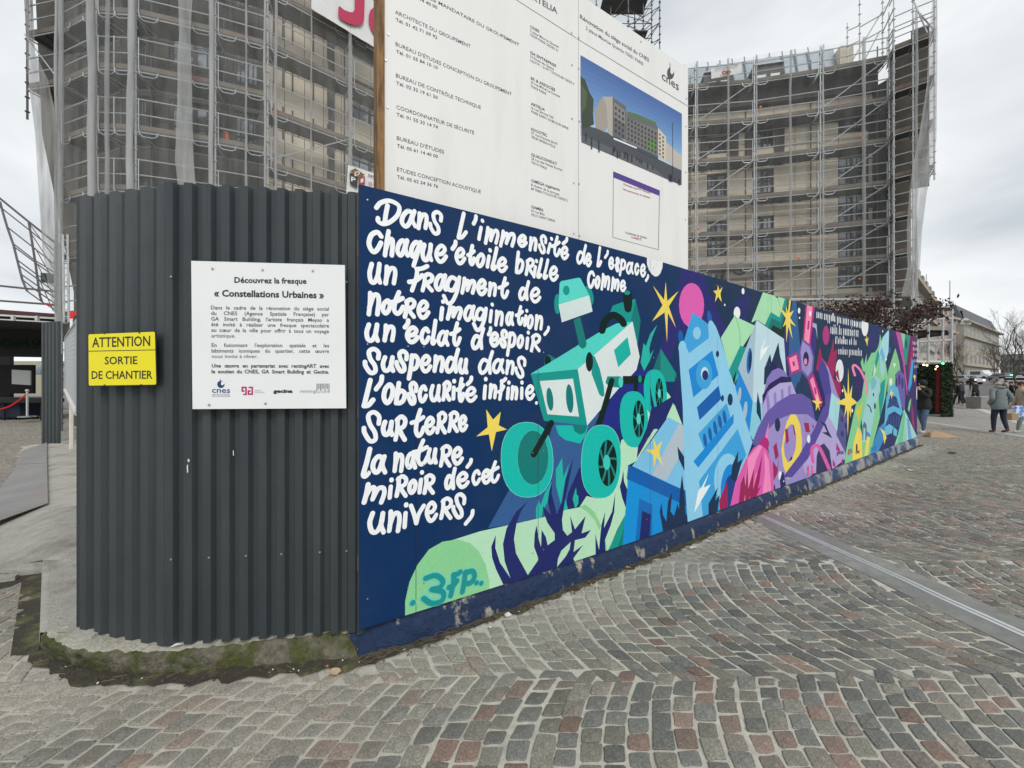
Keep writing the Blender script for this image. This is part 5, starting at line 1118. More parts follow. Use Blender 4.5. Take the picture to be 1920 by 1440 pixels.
for par, pts in ((brd, ((85, 195), (80, 605), (70, 340), (1115, 185), (1117, 365), (1117, 668), (1127, 1030), (1128, 1315))), (brd2, ((1155, 210), (1155, 385), (1157, 683), (1157, 1035), (1160, 1327), (1760, 555), (1758, 712), (1757, 970), (1755, 1235), (1505, 235)))):
    for x, y in pts:
        q = BP.px(700+x/3, y/3); m = MB(); p = BP.p3(q.x, q.y, 0); m.tube([p, p+Vector((BP.n.x, BP.n.y, 0))*.004], .008, 8); m.build('screw', steel, par)
# ------------------------------------------------------------------ scaffolded buildings
tube_m = mat('scaffold_tube', (.50, .52, .525), .45, .35, var=.2, vscale=3)
rust_m = mat('dull_dark_tube', (.13, .125, .125), .6, .4, var=.2, vscale=3)
deck_m = mat('steel_deck', (.105, .103, .098), .7, .2, var=.25, vscale=1.2)
toe_m = mat('timber_toe_board', (.18, .155, .125), .85, var=.3, vscale=2, col2=(.17, .09, .07), c2scale=.8, c2pos=(.55, .7))
stone_f = mat('beige_facade_stone', (.72, .64, .51), .85, var=.12, vscale=1.5, bump=.15, bscale=30, col2=(.60, .52, .40), c2scale=.7, c2pos=(.5, .75))
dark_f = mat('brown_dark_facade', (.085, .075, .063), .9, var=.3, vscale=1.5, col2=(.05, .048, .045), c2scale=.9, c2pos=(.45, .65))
frame_m = mat('dark_window_frame', (.05, .045, .042), .6)
glass_m = mat('window_glass', (.32, .36, .42), .12, 0, spec=.8, col2=(.05, .055, .065), c2scale=1.3, c2pos=(.46, .54))
net_l = netmat('scaffold_net', (.62, .63, .62), .18); net_b = netmat('bundled_net', (.60, .61, .61), .78); net_m = netmat('draped_net', (.60, .61, .60), .58)
net_s = netmat('net_strip', (.55, .56, .56), .5)
def standard(parent, p, z0, z1, m=tube_m, r=.030, rings=True):
    mb = MB(); mb.tube([(p.x, p.y, z0), (p.x, p.y, z1)], r, 6)
    if rings:
        z = z0+.25
        while z < z1: mb.tube([(p.x, p.y, z), (p.x, p.y, z+.03)], r*2.1, 6); z += .5
    mb.build('standard', m, parent)
def scaff_bay(parent, a, b, n_, levels, top, width=.85, guard=True, diag=None, deck=True, m=tube_m, toe=toe_m, und=True, r=.026):
    "one scaffold bay between plan points a, b (outer line); n_ points to the wall"
    d = (b-a); Ld = d.length; d = d/Ld; A2, B2 = a+n_*width, b+n_*width
    for li, z in enumerate(levels):
        mb = MB()
        if deck:
            for k in range(3):
                mb = MB(); mb.slab(a+d*.04, b-d*.04, n_, z-.05, z, .03+k*(width-.06)/3, .03+(k+1)*(width-.06)/3-.012)
                for q in range(int(Ld/.45)):   # ribs under the plank
                    s = .2+q*.45; mb.slab(a+d*s, a+d*(s+.04), n_, z-.085, z-.05, .04+k*(width-.06)/3, .02+(k+1)*(width-.06)/3)
                mb.build('deck_plank', deck_m, parent)
            mb = MB(); mb.slab(a+d*.03, b-d*.03, n_, z+.01, z+.17, .02, .045); mb.build('toe_board', toe, parent)
        mb = MB()
        for off in (0, 1.0, .5): mb.tube([(a.x, a.y, z-.08+off+(.08 if off else 0)), (b.x, b.y, z-.08+off+(.08 if off else 0))], r*.85, 5)
        mb.tube([(A2.x, A2.y, z-.08), (B2.x, B2.y, z-.08)], r*.8, 5)
        for q in (a, b): e_ = q+n_*width; mb.tube([(q.x, q.y, z-.09), (e_.x, e_.y, z-.09)], r*.85, 5)
        mb.build('ledgers', m, parent, kind='stuff')
        if guard and Ld > 1.1:
            for s0, s1 in ((.10, .62), (Ld-.62, Ld-.10)):
                if Ld < 1.6 and s0 > 1: continue
                pts = []; o_ = n_*-.05
                for s, h in ((s0, 1.0), (s0, .02), (s0+.03, -.16), (s0+.12, -.24), (s1-.12, -.24), (s1-.03, -.18), (s1, -.05)):
                    q = a+d*(s if s0 < 1 else (s0+s1-s))+o_; pts.append((q.x, q.y, z+h))
                mb = MB(); mb.tube(pts, r*.62, 5); mb.build('guard_frame', m, parent)
    if diag:
        for z0, z1, fl in diag:
            q0, q1 = (a, b) if not fl else (b, a); o_ = n_*-.07
            mb = MB(); mb.tube([(q0.x+o_.x, q0.y+o_.y, z0), (q1.x+o_.x, q1.y+o_.y, z1)], r*.8, 5); mb.build('diagonal_brace', m, parent)
def net_sheet(parent, a, b, z0, z1, m, bow=.15, n=10, k=8, name='net', seed=0, wob=.08, pinch=None):
    mb = MB(); d = (b-a); nn_ = Vector((d.y, -d.x)).normalized()
    for j in range(k+1):
        z = z0+(z1-z0)*j/k
        for i in range(n+1):
            t = i/n; tt = t
            if pinch: pf = pinch(j/k); tt = pf[0]+(pf[1]-pf[0])*t
            q = a+d*tt; w_ = noise.noise((q.x*1.1+seed, q.y*1.1, z*.35))*wob*2+bow*math.sin(math.pi*t)*(.5+.5*noise.noise((seed, z*.5, 0)))
            mb.v.append((q.x+nn_.x*(w_+.12), q.y+nn_.y*(w_+.12), z))
    for j in range(k):
        for i in range(n): x = j*(n+1)+i; mb.f.append((x, x+1, x+n+2, x+n+1)); mb.m.append(0)
    return mb.build(name, m, parent, smooth=True)
def net_bundle(parent, p, z0, z1, r, seed, m=None):
    pts = []; rs = []; k = 16
    for j in range(k+1):
        z = z0+(z1-z0)*j/k; w_ = noise.noise((seed*3.1, z*.45, 1)); pts.append((p.x+w_*r*.9, p.y+noise.noise((seed, z*.4, 7))*r*.3-.08, z)); rs.append(r*(1+.35*noise.noise((seed, z*.8, 3))))
    mb = MB(); mb.tube(pts, rs, 7, cap=False); mb.build('bundled_net', m or net_b, parent, smooth=True)
def facade(parent, a, b, n_, z0, z1, stone, wins, cell=1.1, rowh=.95, th=.3, glass=glass_m, name='facade_slab', cap=300):
    "wall of slabs with recessed windows. wins: (s0, s1, z0, z1, rows, cols)"
    d = (b-a); Lw = d.length; d = d/Lw
    xs = sorted(set([0, Lw]+[w[0] for w in wins]+[w[1] for w in wins])); X = []
    for i in range(len(xs)-1):
        n = max(1, round((xs[i+1]-xs[i])/cell)); X += [xs[i]+(xs[i+1]-xs[i])*k/n for k in range(n)]
    X.append(Lw); zs = sorted(set([z0, z1]+[w[2] for w in wins]+[w[3] for w in wins])); Z = []
    for i in range(len(zs)-1):
        n = max(1, round((zs[i+1]-zs[i])/rowh)); Z += [zs[i]+(zs[i+1]-zs[i])*k/n for k in range(n)]
    Z.append(z1); cells = []
    for j in range(len(Z)-1):
        for i in range(len(X)-1):
            cxm, czm = (X[i]+X[i+1])/2, (Z[j]+Z[j+1])/2
            if any(w[0] < cxm < w[1] and w[2] < czm < w[3] for w in wins): continue
            cells.append((X[i], X[i+1], Z[j], Z[j+1]))
    rest = MB(); rs = random.Random(len(cells))
    for i, (s0, s1, c0, c1) in enumerate(cells):
        m = MB() if i < cap else rest; g = .012; pr = rs.uniform(-.008, .008)
        m.slab(a+d*(s0+g), a+d*(s1-g), n_, c0+g, c1-g, pr, th)
        if i < cap: m.build(name, stone, parent)
    if rest.v: rest.build('facade_slabs', stone, parent, kind='stuff')
    m = MB(); m.slab(a, b, n_, z0, z1, th*.95, th+.4)
    wm = mat('interior_dark', (.03, .03, .03), .95)
    m.build('wall_core', wm, parent)
    for (s0, s1, c0, c1, rws, cls) in wins:
        fr = MB(); f = .08
        for sa, sb, za, zc in ((s0, s0+f, c0, c1), (s1-f, s1, c0, c1), (s0+f, s1-f, c0, c0+f), (s0+f, s1-f, c1-f, c1)): fr.slab(a+d*sa, a+d*sb, n_, za, zc, .10, .2)
        mid = (s0+s1)/2; fr.slab(a+d*(mid-.06), a+d*(mid+.06), n_, c0+f, c1-f, .10, .2)
        for r_ in range(1, rws): z = c0+(c1-c0)*r_/rws; fr.slab(a+d*(s0+f), a+d*(s1-f), n_, z-.02, z+.02, .11, .19)
        for c_ in range(1, cls):
            s = s0+(s1-s0)*c_/cls
            if abs(s-mid) > .08: fr.slab(a+d*(s-.015), a+d*(s+.015), n_, c0+f, c1-f, .11, .19)
        w_ = fr.build('window', frame_m, parent)
        for sa, sb in ((s0+f, mid-.06), (mid+.06, s1-f)): g_ = MB(); g_.slab(a+d*sa, a+d*sb, n_, c0+f, c1-f, .15, .165); g_.build('pane', glass, w_)
# ---- left building -----------------------------------------------------------
PL = [Vector((u_ , y_)) for u_, y_ in ((-16.85, 13.35), (-15.36, 13.1), (-13.5, 12.47), (-12.3, 12.55), (-10.2, 13.2), (-8.75, 13.75), (-6.5, 15.55), (-4.3, 17.5), (-2.0, 19.4), (.4, 21.4), (2.6, 23.2))]
lb = thing('left_scaffold', 'tall steel scaffold with bundled pale nets along the dark facade left of the site board', 'scaffold')
lbw = thing('left_building', 'beige stone office building under renovation behind the left scaffold', 'building')
ZT = 17.6
def nrm(a, b): d = (b-a).normalized(); n_ = Vector((-d.y, d.x)); return n_ if n_.y > 0 or abs(n_.y) < .3 else -n_
lev_a = [3.9, 5.9, 7.95, 9.93, 11.9, 13.73, 15.7, 17.6]
lev_b = [3.8, 5.8, 7.55, 9.45, 11.4, 13.75, 15.7, 17.6]
for i, p in enumerate(PL[:9]):
    standard(lb, p, 0 if i else 10.8, 19, rust_m if i < 2 else tube_m)
    if i+1 < len(PL): n_ = nrm(p, PL[i+1]); standard(lb, p+n_*.85, 0 if i else 10.8, 19, rust_m, rings=False)
for i in range(8):
    a, b = PL[i], PL[i+1]; n_ = nrm(a, b); lv = lev_a if i < 5 else lev_b; lv = [z for z in lv if i or z > 11]
    dg = None
    if i == 5: dg = [(5.8, 7.55, False), (9.6, 11.5, False)]
    if i == 0: dg = [(11.9, 13.7, True)]
    scaff_bay(lb, a, b, n_, lv, 19, guard=(i >= 1), diag=dg)
for i, (r_, s) in enumerate(((.045, 1), (.10, 2), (.095, 3), (.075, 4), (.04, 5), (.045, 6))): net_bundle(lb, PL[i+1]+Vector((0, -.08)), 2.6, 19, r_, s)
for (u, y, rr_, s) in ((125, 12.9, .07, 8), (212, 12.5, .06, 9), (523, 13.8, .05, 10), (468, 13.3, .03, 12), (588, 14.6, .03, 14), (660, 15.4, .06, 15)):
    net_bundle(lb, Vector(((u-960)/F*y, y-.1)), 2.6, 19, rr_, s, net_s)
# wide vertical strip of net
mb = MB(); ys_ = [(-10, 334, 361), (65, 336, 357), (105, 332, 358), (150, 333, 360), (230, 331, 361), (300, 328, 363), (345, 333, 367), (420, 330, 368)]
for v, ua, ub in ys_:
    for u in (ua, (ua+ub)/2, ub): p = W(u, v, 12.55); mb.v.append(tuple(p))
for j in range(len(ys_)-1):
    for i in range(2): x = j*3+i; mb.f.append((x, x+1, x+4, x+3)); mb.m.append(0)
mb.build('hanging_net_strip', net_m, lb)
for i in range(1, 8): net_sheet(lb, PL[i], PL[i+1], 2.6, 19, net_l, seed=i, bow=.06)
# draped net closing the left end
mb = MB(); prof = [(-30, 44, 60), (100, 50, 66), (150, 53, 90), (250, 66, 112), (340, 71, 113), (420, 76, 115), (470, 80, 116), (520, 88, 118), (585, 100, 120)]
for v, ua, ub in prof:
    for i in range(7): t = i/6; u = ua+(ub-ua)*t; p = W(u, v, 12.85+.12*math.sin(t*9+v*.02)); mb.v.append(tuple(p))
for j in range(len(prof)-1):
    for i in range(6): x = j*7+i; mb.f.append((x, x+1, x+8, x+7)); mb.m.append(0)
mb.build('draped_net', netmat('draped_net2', (.50, .50, .49), .62), lb, smooth=True)
# walls
WL = [p+nrm(PL[i], PL[i+1])*1.25 for i, p in enumerate(PL[:-1])]
for i in range(0, 5):
    a, b = WL[i], WL[i+1]; n_ = nrm(a, b); Lw = (b-a).length; w = []
    if i >= 2:
        for z in (1.2, 4.3, 7.2, 10.1, 13.0, 15.9): w.append((Lw*.15, Lw*.85, z, z+1.8, 2, 4))
    facade(lbw, a, b, n_, 0, 18.8, dark_f if i < 4 else dark_f, w, cell=1.2, rowh=1.0, name='dark_panel')
for i in range(5, 8):
    a, b = WL[i], WL[i+1]; n_ = nrm(a, b); Lw = (b-a).length; w = []
    if i == 6:
        for z in (1.2, 4.6, 7.5, 10.4, 13.3, 16.0): w.append((.35, 2.2, z, z+1.7, 3, 4))
    if i == 7:
        for z in (1.2, 4.6, 7.5, 10.4, 13.3): w.append((.6, 2.3, z, z+1.7, 3, 4))
    facade(lbw, a, b, n_, 0, 18.8, stone_f, w, cell=.75, rowh=2.3, name='facade_slab')
m = MB(); e_ = WL[0]; m.hexa([(-16.9, 15.2, 3), (e_.x+.3, e_.y, 3), (e_.x+.3, e_.y+.2, 3), (-16.9, 15.4, 3), (-18.6, 15.2, 11.5), (e_.x+.3, e_.y, 11.5), (e_.x+.3, e_.y+.2, 11.5), (-18.6, 15.4, 11.5)]); m.hexa([(-18.6, 15.2, 11.5), (e_.x+.3, e_.y, 11.5), (e_.x+.3, e_.y+.2, 11.5), (-18.6, 15.4, 11.5), (-18.95, 15.2, 18.8), (e_.x+.3, e_.y, 18.8), (e_.x+.3, e_.y+.2, 18.8), (-18.95, 15.4, 18.8)]); m.build('end_panel', dark_f, lbw)
# vertical downpipe strips on the beige bay
for s in (.32, .62, .95, 1.7, 2.25):
    a, b = WL[5], WL[6]; d = (b-a).normalized(); n_ = nrm(a, b); m = MB(); z = 1.5
    while z < 18: m.slab(a+d*s, a+d*(s+.05), n_, z, z+1.25, -.05, -.012); z += 1.95
    m.build('insulation_rail', frame_m, lbw)
m = MB(); a, b = WL[5], WL[6]; d = (b-a).normalized(); n_ = nrm(a, b); m.slab(a+d*2.3, a+d*2.5, n_, 0, 18.5, -.2, -.02); m.build('downpipe', frame_m, lbw)
m = MB(); m.slab(WL[0], WL[0]+Vector((4, 9)), (-.9, .4), 0, 18.8, -.4, 0); m.build('side_wall', dark_f, lbw)
m = MB(); m.prism([tuple(p) for p in WL]+[(6, 30), (-14, 26)], 18.8, 19.2); me = m.mesh('roof_slab', dark_f); fix_normals(me); link('roof_slab', me, lbw)
# orange vests / rags hung in the bays
rag = mat('orange_fabric', (.85, .16, .05), .8)
m = MB(); p = W(424, 258, 14.2); m.ball(p, (.10, .06, .26)); tag(m.build('orange_bag', rag), 'orange cloth hanging inside the left scaffold beside a window', 'cloth', 'orange rags on the scaffolds')
m = MB(); p = W(654, 213, 15.6); m.ball(p, (.07, .06, .09)); tag(m.build('orange_bag', rag), 'small orange cloth tied to a scaffold standard left of the timber post', 'cloth', 'orange rags on the scaffolds')
m = MB(); p = W(512, 212, 13.9); m.ball(p, (.16, .06, .07)); tag(m.build('red_tape', mat('red_white_tape', (.6, .12, .1), .7)), 'knot of red and white tape on a scaffold deck', 'tape')
# banner with the magenta letters
def banner(name, label, pts, Y, dirv, m):
    t = thing(name, label, 'banner'); P = Plane((( pts[0][0]-960)/F*Y, Y), dirv); q = [P.px(u, v) for u, v in pts]; mb = MB(); nx_, nz_ = 12, 5
    for j in range(nz_+1):
        for i in range(nx_+1):
            a = q[0]+(q[1]-q[0])*i/nx_; b = q[3]+(q[2]-q[3])*i/nx_; c = a+(b-a)*j/nz_; p = P.p3(c.x, c.y, .02+.03*noise.noise((c.x*3, c.y*2, 1))); mb.v.append(tuple(p))
    for j in range(nz_):
        for i in range(nx_): x = j*(nx_+1)+i; mb.f.append((x, x+1, x+nx_+2, x+nx_+1)); mb.m.append(0)
    mb.build('fabric', m, t, smooth=True); return t, P
bw = mat('white_banner_fabric', (.66, .66, .65), .7, var=.06, vscale=3, bump=.3, bscale=5, dist=.05)
H = (480, 0, 4.0)
bt, P = banner('builder_banner', 'large white banner with magenta letters hung high on the left scaffold', [(583, -60), (715, 10), (706, 92), (583.5, 17)], 14.3, (2.25, 1.8), bw)
mb = MB(); ppoly(P, mb, H, [(612, 68), (612, 135), (630, 158), (680, 185), (735, 203), (775, 203), (800, 180), (806, 140), (812, -160), (735, -200), (735, 85), (722, 105), (700, 105), (655, 88), (622, 60)], .10)
ppoly(P, mb, H, [(905, 62), (878, 68), (852, 90), (840, 130), (840, 175), (852, 220), (872, 258), (905, 300)], .10)
mb.build('magenta_letters', mat('banner_magenta', '#b32650', .7), bt)
bt2, P = banner('cube_logo_banner', 'small white banner with a three letter cube logo just above the mural corner', [(652.5, 310), (707, 327), (707, 362), (649, 362)], 13.2, (2.25, 1.6), bw)
mb = MB(); ppoly(P, mb, H, [(700, 1290), (740, 1270), (812, 1318), (770, 1345)], .08, 0); ppoly(P, mb, H, [(698, 1300), (758, 1340), (756, 1420), (702, 1385)], .08, 1); ppoly(P, mb, H, [(764, 1350), (812, 1328), (812, 1390), (768, 1410)], .08, 2)
mb.build('cube_logo', [mat('logo_brown', '#7a5222', .6), mat('logo_black', '#26282b', .6), mat('logo_red', '#9d2f31', .6)], bt2)
mb = MB()
for t, x0, y0, x1, y1, c in (('D', 735, 1330, 775, 1318, 30), ('P', 708, 1365, 742, 1378, 34), ('I', 780, 1380, 800, 1372, 28)): tl(P, mb, t, H, x0, y0, x1, y1, c, off=.09, bold=.03)
mb.build('logo_letters', bw, bt2, kind='stuff')
mb = MB(); tl(P, mb, 'Etanch', H, 838, 1328, 898, 1340, 18, off=.08, bold=.02); mb.build('banner_text', ink, bt2, kind='stuff'); mb = MB(); tl(P, mb, '01', H, 840, 1395, 885, 1402, 26, off=.08); mb.build('banner_number', mag, bt2, kind='stuff')
# ---- right building ------------------------------------------------------------
PR = [Vector(((u-960)/F*y, y)) for u, y in ((1200, 20.8), (1304, 20.4), (1414, 20.07), (1538, 19.4), (1667, 18.6))]
CH = [Vector(((1676-960)/F*18.1, 18.1)), Vector(((1712-960)/F*17.7, 17.7)), Vector(((1752-960)/F*17.3, 17.3))]
rs_ = thing('right_scaffold', 'tall steel scaffold wrapping the beige building behind the right half of the mural', 'scaffold')
rbw = thing('right_building', 'beige stone building with dark windows and zinc mansard behind the right scaffold', 'building')
LV = [4.2, 5.95, 7.75, 9.5, 11.35, 13.4, 15.4, 17.4]
for i, p in enumerate(PR):
    n_ = nrm(PR[max(0, i-1)], PR[max(1, i)]) if i else nrm(PR[0], PR[1]); standard(rs_, p, 0, 18.7 if i < 4 else 19.6); standard(rs_, p+n_*.9, 0, 18.7, rust_m, rings=False)
for i in range(4):
    a, b = PR[i], PR[i+1]; n_ = nrm(a, b)
    dgs = {0: [], 1: [(13.4, 15.4-.1, 0), (15.45, 17.4, 0), (11.35, 13.3, 0), (9.5, 11.3, 0), (7.75, 9.5, 0), (4.2, 5.95, 0)], 2: [(5.95, 7.7, 0)], 3: [(15.45, 17.4, 0), (13.4, 15.4, 0), (9.5, 11.3, 0), (7.75, 9.5, 0), (5.95, 7.75, 0), (4.2, 5.95, 0), (11.35, 13.3, 0)]}[i]
    scaff_bay(rs_, a, b, n_, LV, 18.7, width=.9, diag=dgs, r=.030)
    net_sheet(rs_, a, b, 3, 18.6, netmat('fine_net', (.64, .65, .65), .12), seed=20+i, bow=.05)
for i, p in enumerate(CH):
    standard(rs_, p, (0, 3, 10.8)[i], 21.6)
for a, b in ((PR[4], CH[0]), (CH[0], CH[1]), (CH[1], CH[2])):
    n_ = Vector((.83, .55)).normalized()
    n_ = nrm(a, b) if False else Vector((.6, .8))
    scaff_bay(rs_, a, b, n_, [z for z in LV if z > (5 if a is not CH[1] else 11)], 20, width=.7, r=.030, guard=False)
    for z in (18.2, 18.9, 19.9, 20.9):
        mb = MB(); mb.tube([(a.x, a.y, z), (b.x, b.y, z)], .026, 5); mb.build('top_rail', tube_m, rs_)
TOPS = [Vector(((u-960)/F*y, y)) for u, y in ((1589, 20.0), (1612, 19.8), (1655, 19.2))]
for p, zt_ in zip(TOPS, (20.4, 21.6, 21.3)): standard(rs_, p, 17.4, zt_)
for z in (19.2, 20.0):
    for a, b in ((TOPS[0], TOPS[1]), (TOPS[1], TOPS[2]), (TOPS[2], CH[0])): mb = MB(); mb.tube([(a.x, a.y, z), (b.x, b.y, z+.1)], .028, 5); mb.build('top_rail', tube_m, rs_)
for (u0, v0, u1, v1, y) in ((1660, 12, 1600, 110, 19.4), (1650, 58, 1622, 110, 19.3), (1714, 3, 1742, 70, 17.5), (1718, 18, 1750, 55, 17.5)): mb = MB(); mb.tube([W(u0, v0, y), W(u1, v1, y)], .03, 5); mb.build('diagonal_brace', tube_m, rs_)
for i, p in enumerate(PR[1:]): net_bundle(rs_, p+Vector((0, -.1)), 3.2, 18.6, .04, 31+i, netmat('bundled_net_r', (.62, .63, .63), .6))
for u, y, r_ in ((1360, 20.1, .05), (1475, 19.6, .05), (1610, 18.9, .07), (1706, 17.5, .05)): net_bundle(rs_, Vector(((u-960)/F*y, y-.2)), 2.8, 18.4, r_, u, net_s)
# closing panels at the end bays
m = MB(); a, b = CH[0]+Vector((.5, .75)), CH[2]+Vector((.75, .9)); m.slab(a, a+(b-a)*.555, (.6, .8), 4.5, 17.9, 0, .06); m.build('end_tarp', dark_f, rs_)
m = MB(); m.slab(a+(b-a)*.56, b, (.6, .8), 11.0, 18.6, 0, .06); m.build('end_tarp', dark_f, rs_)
# bulging end net, pulled in low down
mb = MB(); prof = [(-10, 1750, 1757), (60, 1742, 1758), (160, 1738, 1757), (260, 1722, 1756), (310, 1712, 1750), (360, 1705, 1738), (430, 1700, 1729), (500, 1702, 1725), (556, 1690, 1716)]
for v, ua, ub in prof:
    for i in range(7): t = i/6; u = ua+(ub-ua)*t; mb.v.append(tuple(W(u, v, 17.1-.10*math.sin(t*8+v*.015))))
for j in range(len(prof)-1):
    for i in range(6): x = j*7+i; mb.f.append((x, x+1, x+8, x+7)); mb.m.append(0)
mb.build('draped_net', net_m, rs_, smooth=True)
WR0 = PR[0]+nrm(PR[0], PR[1])*1.3; WR1 = PR[4]+nrm(PR[3], PR[4])*1.3
dR = (WR1-WR0).normalized(); nR = Vector((-dR.y, dR.x)); PLR = Plane(WR0, dR)
wins = []
def wn(u0, u1, v0, v1, r_, c_):
    a = PLR.px(u0, (v0+v1)/2); b = PLR.px(u1, (v0+v1)/2); za = PLR.px((u0+u1)/2, v1).y; zc = PLR.px((u0+u1)/2, v0).y; wins.append((a.x, b.x, za, zc, r_, c_))
for (u0, u1) in ((1326, 1363), (1411, 1451)):
    k = 0 if u0 < 1400 else -9
    for v0, v1 in ((325+k, 390+k), (414+k, 480+k), (508+k, 575)): wn(u0, u1, v0, v1, 3, 4)
    wn(u0, u1, 255+k*1.2, 288+k*1.2, 3, 4)
for v0, v1 in ((222, 248), (290, 345), (360, 415), (428, 482), (495, 540)): wn(1572, 1628, v0, v1, 3, 3)
facade(rbw, WR0, WR1, nR, 0, 16.6, stone_f, wins, cell=.95, rowh=1.3)
# dark cornice and curtain niches at the sixth storey
m = MB(); m.slab(WR0, WR1, nR, 16.6, 17.5, -.35, .3); m.build('cornice', frame_m, rbw)
m = MB(); m.slab(WR0, WR1, nR, 15.35, 15.6, -.18, -.01); m.build('cornice', dark_f, rbw)
for u0, u1 in ((1313, 1325), (1364, 1384), (1397, 1410), (1452, 1470)):
    a = PLR.px(u0, 270); b = PLR.px(u1, 270); m = MB(); m.slab(WR0+dR*a.x, WR0+dR*b.x, nR, 13.4, 15.3, -.06, -.012); m.build('shutter', dark_f, rbw)
zinc = mat('zinc_sheet', (.27, .31, .345), .5, .3, var=.12, vscale=2)
m0 = PLR.px(1200, 130).x; m1 = PLR.px(1578, 80).x; n = 16
for i in range(n):
    s0 = m0+(m1-m0)*i/n; s1 = m0+(m1-m0)*(i+1)/n; A = WR0+dR*s0; B = WR0+dR*(s1-.02); q = MB()
    o0, o1 = nR*.1, nR*.65
    q.hexa([(A.x+o0.x, A.y+o0.y, 17.5), (B.x+o0.x, B.y+o0.y, 17.5), (B.x+o0.x*2, B.y+o0.y*2, 17.5), (A.x+o0.x*2, A.y+o0.y*2, 17.5), (A.x+o1.x, A.y+o1.y, 19.75), (B.x+o1.x, B.y+o1.y, 19.75), (B.x+o1.x+o0.x, B.y+o1.y+o0.y, 19.75), (A.x+o1.x+o0.x, A.y+o1.y+o0.y, 19.75)])
    q.build('zinc_panel', zinc, rbw)
    q = MB(); q.tube([(A.x+o0.x-.02, A.y+o0.y-.04, 17.5), (A.x+o1.x-.02, A.y+o1.y-.05, 19.95)], .035, 4); q.build('standing_seam', zinc, rbw)
for u in (1345, 1438):
    s = PLR.px(u, 170).x; A = WR0+dR*(s-.75); B = WR0+dR*(s+.75); d_ = MB(); d_.slab(A, B, nR, 17.45, 18.75, -.15, .6); o = d_.build('dormer', frame_m, rbw)
    r_ = MB(); C = (A+B)/2; r_.add([(A.x-nR.x*.25, A.y-nR.y*.25, 18.75), (B.x-nR.x*.25, B.y-nR.y*.25, 18.75), (C.x-nR.x*.25, C.y-nR.y*.25, 19.15), (A.x+nR.x*.8, A.y+nR.y*.8, 18.75), (B.x+nR.x*.8, B.y+nR.y*.8, 18.75), (C.x+nR.x*.8, C.y+nR.y*.8, 19.15)], [(0, 1, 2), (0, 2, 5, 3), (1, 4, 5, 2), (0, 3, 4, 1)]); me = r_.mesh('dormer_roof', zinc); fix_normals(me); link('dormer_roof', me, o)
    for k in (-1, 1): g_ = MB(); c = C+dR*.33*k; g_.slab(c-dR*.22, c+dR*.22, nR, 17.6, 18.25, -.17, -.155); g_.build('pane', mat('pale_pane', (.5, .54, .6), .2), o)
m = MB(); a = WR0+dR*m1; m.slab(a, a+dR*.6, nR, 17.5, 19.4, .1, .6); m.build('chimney_stack', stone_f, rbw)
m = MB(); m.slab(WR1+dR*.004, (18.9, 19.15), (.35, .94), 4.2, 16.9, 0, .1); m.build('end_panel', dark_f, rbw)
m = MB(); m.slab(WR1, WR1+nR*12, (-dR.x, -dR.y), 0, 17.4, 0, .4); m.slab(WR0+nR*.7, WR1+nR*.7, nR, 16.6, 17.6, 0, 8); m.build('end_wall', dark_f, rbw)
# air conditioning box
t = thing('aircon_unit', 'white outdoor air conditioning unit on the facade above the mural', 'air conditioner'); c = PLR.px(1384, 509); a = WR0+dR*(c.x-.75)-nR*.02; b = WR0+dR*(c.x+.6)-nR*.02
m = MB(); m.slab(a, b, -nR, c.y-.45, c.y+.45, 0, .4); m.build('casing', mat('aged_white_casing', (.42, .41, .38), .6), t)
f = (a+b)/2-nR*.42; m = MB(); pts = [(f.x+dR.x*.33*math.cos(k*.4), f.y+dR.y*.33*math.cos(k*.4), c.y+.28*math.sin(k*.4)) for k in range(17)]; m.tube(pts, .05, 5); m.build('fan_grille', frame_m, t)
# Nomad banner
C4 = (1280, 80, 5.76)
t, P = banner('contractor_banner', 'small white banner reading Nomad Conseil on the zinc roof scaffold', [(1333, 129.5), (1390, 120), (1389.8, 137.5), (1333.5, 148.5)], 20.1, (3.2, -1), bw)
mb = MB(); tl(P, mb, 'Nomad Conseil', C4, 352, 306, 592, 265, 26, off=.08, bold=.01); mb.build('banner_text', greyi, t, kind='stuff')
mb = MB()
for cx_ in (445, 488): 
    for k in range(4):
        a0 = (cx_+(24 if k % 2 == 0 else 0)*(1 if k == 0 else -1), 335-(cx_-445)*.1+(16 if k % 2 else 0)*(1 if k == 1 else -1)); k2 = (k+1) % 4; a1 = (cx_+(24 if k2 % 2 == 0 else 0)*(1 if k2 == 0 else -1), 335-(cx_-445)*.1+(16 if k2 % 2 else 0)*(1 if k2 == 1 else -1))
        p0 = P.px(C4[0]+a0[0]/C4[2], C4[1]+a0[1]/C4[2]); p1 = P.px(C4[0]+a1[0]/C4[2], C4[1]+a1[1]/C4[2]); mb.tube([P.p3(p0.x, p0.y, .09), P.p3(p1.x, p1.y, .09)], .025, 4)
mb.build('orange_knot_logo', mat('logo_orange', '#b5521f', .6), t)
for u, v in ((1426, 201), (1614, 257), (1309, 429), (1498, 483), (1612, 523)):
    m = MB(); m.ball(W(u, v, 19.2), (.07, .04, .06)); tag(m.build('orange_rag', rag), {1426: 'topmost orange rag on the right scaffold below the banner', 1614: 'orange rag on the deck near the large right windows', 1309: 'orange rag just right of the site board edge', 1498: 'lone orange rag on the blank middle bay of the right scaffold', 1612: 'lowest orange rag above the red leaved tree'}[u], 'cloth', 'orange rags on the right scaffold')
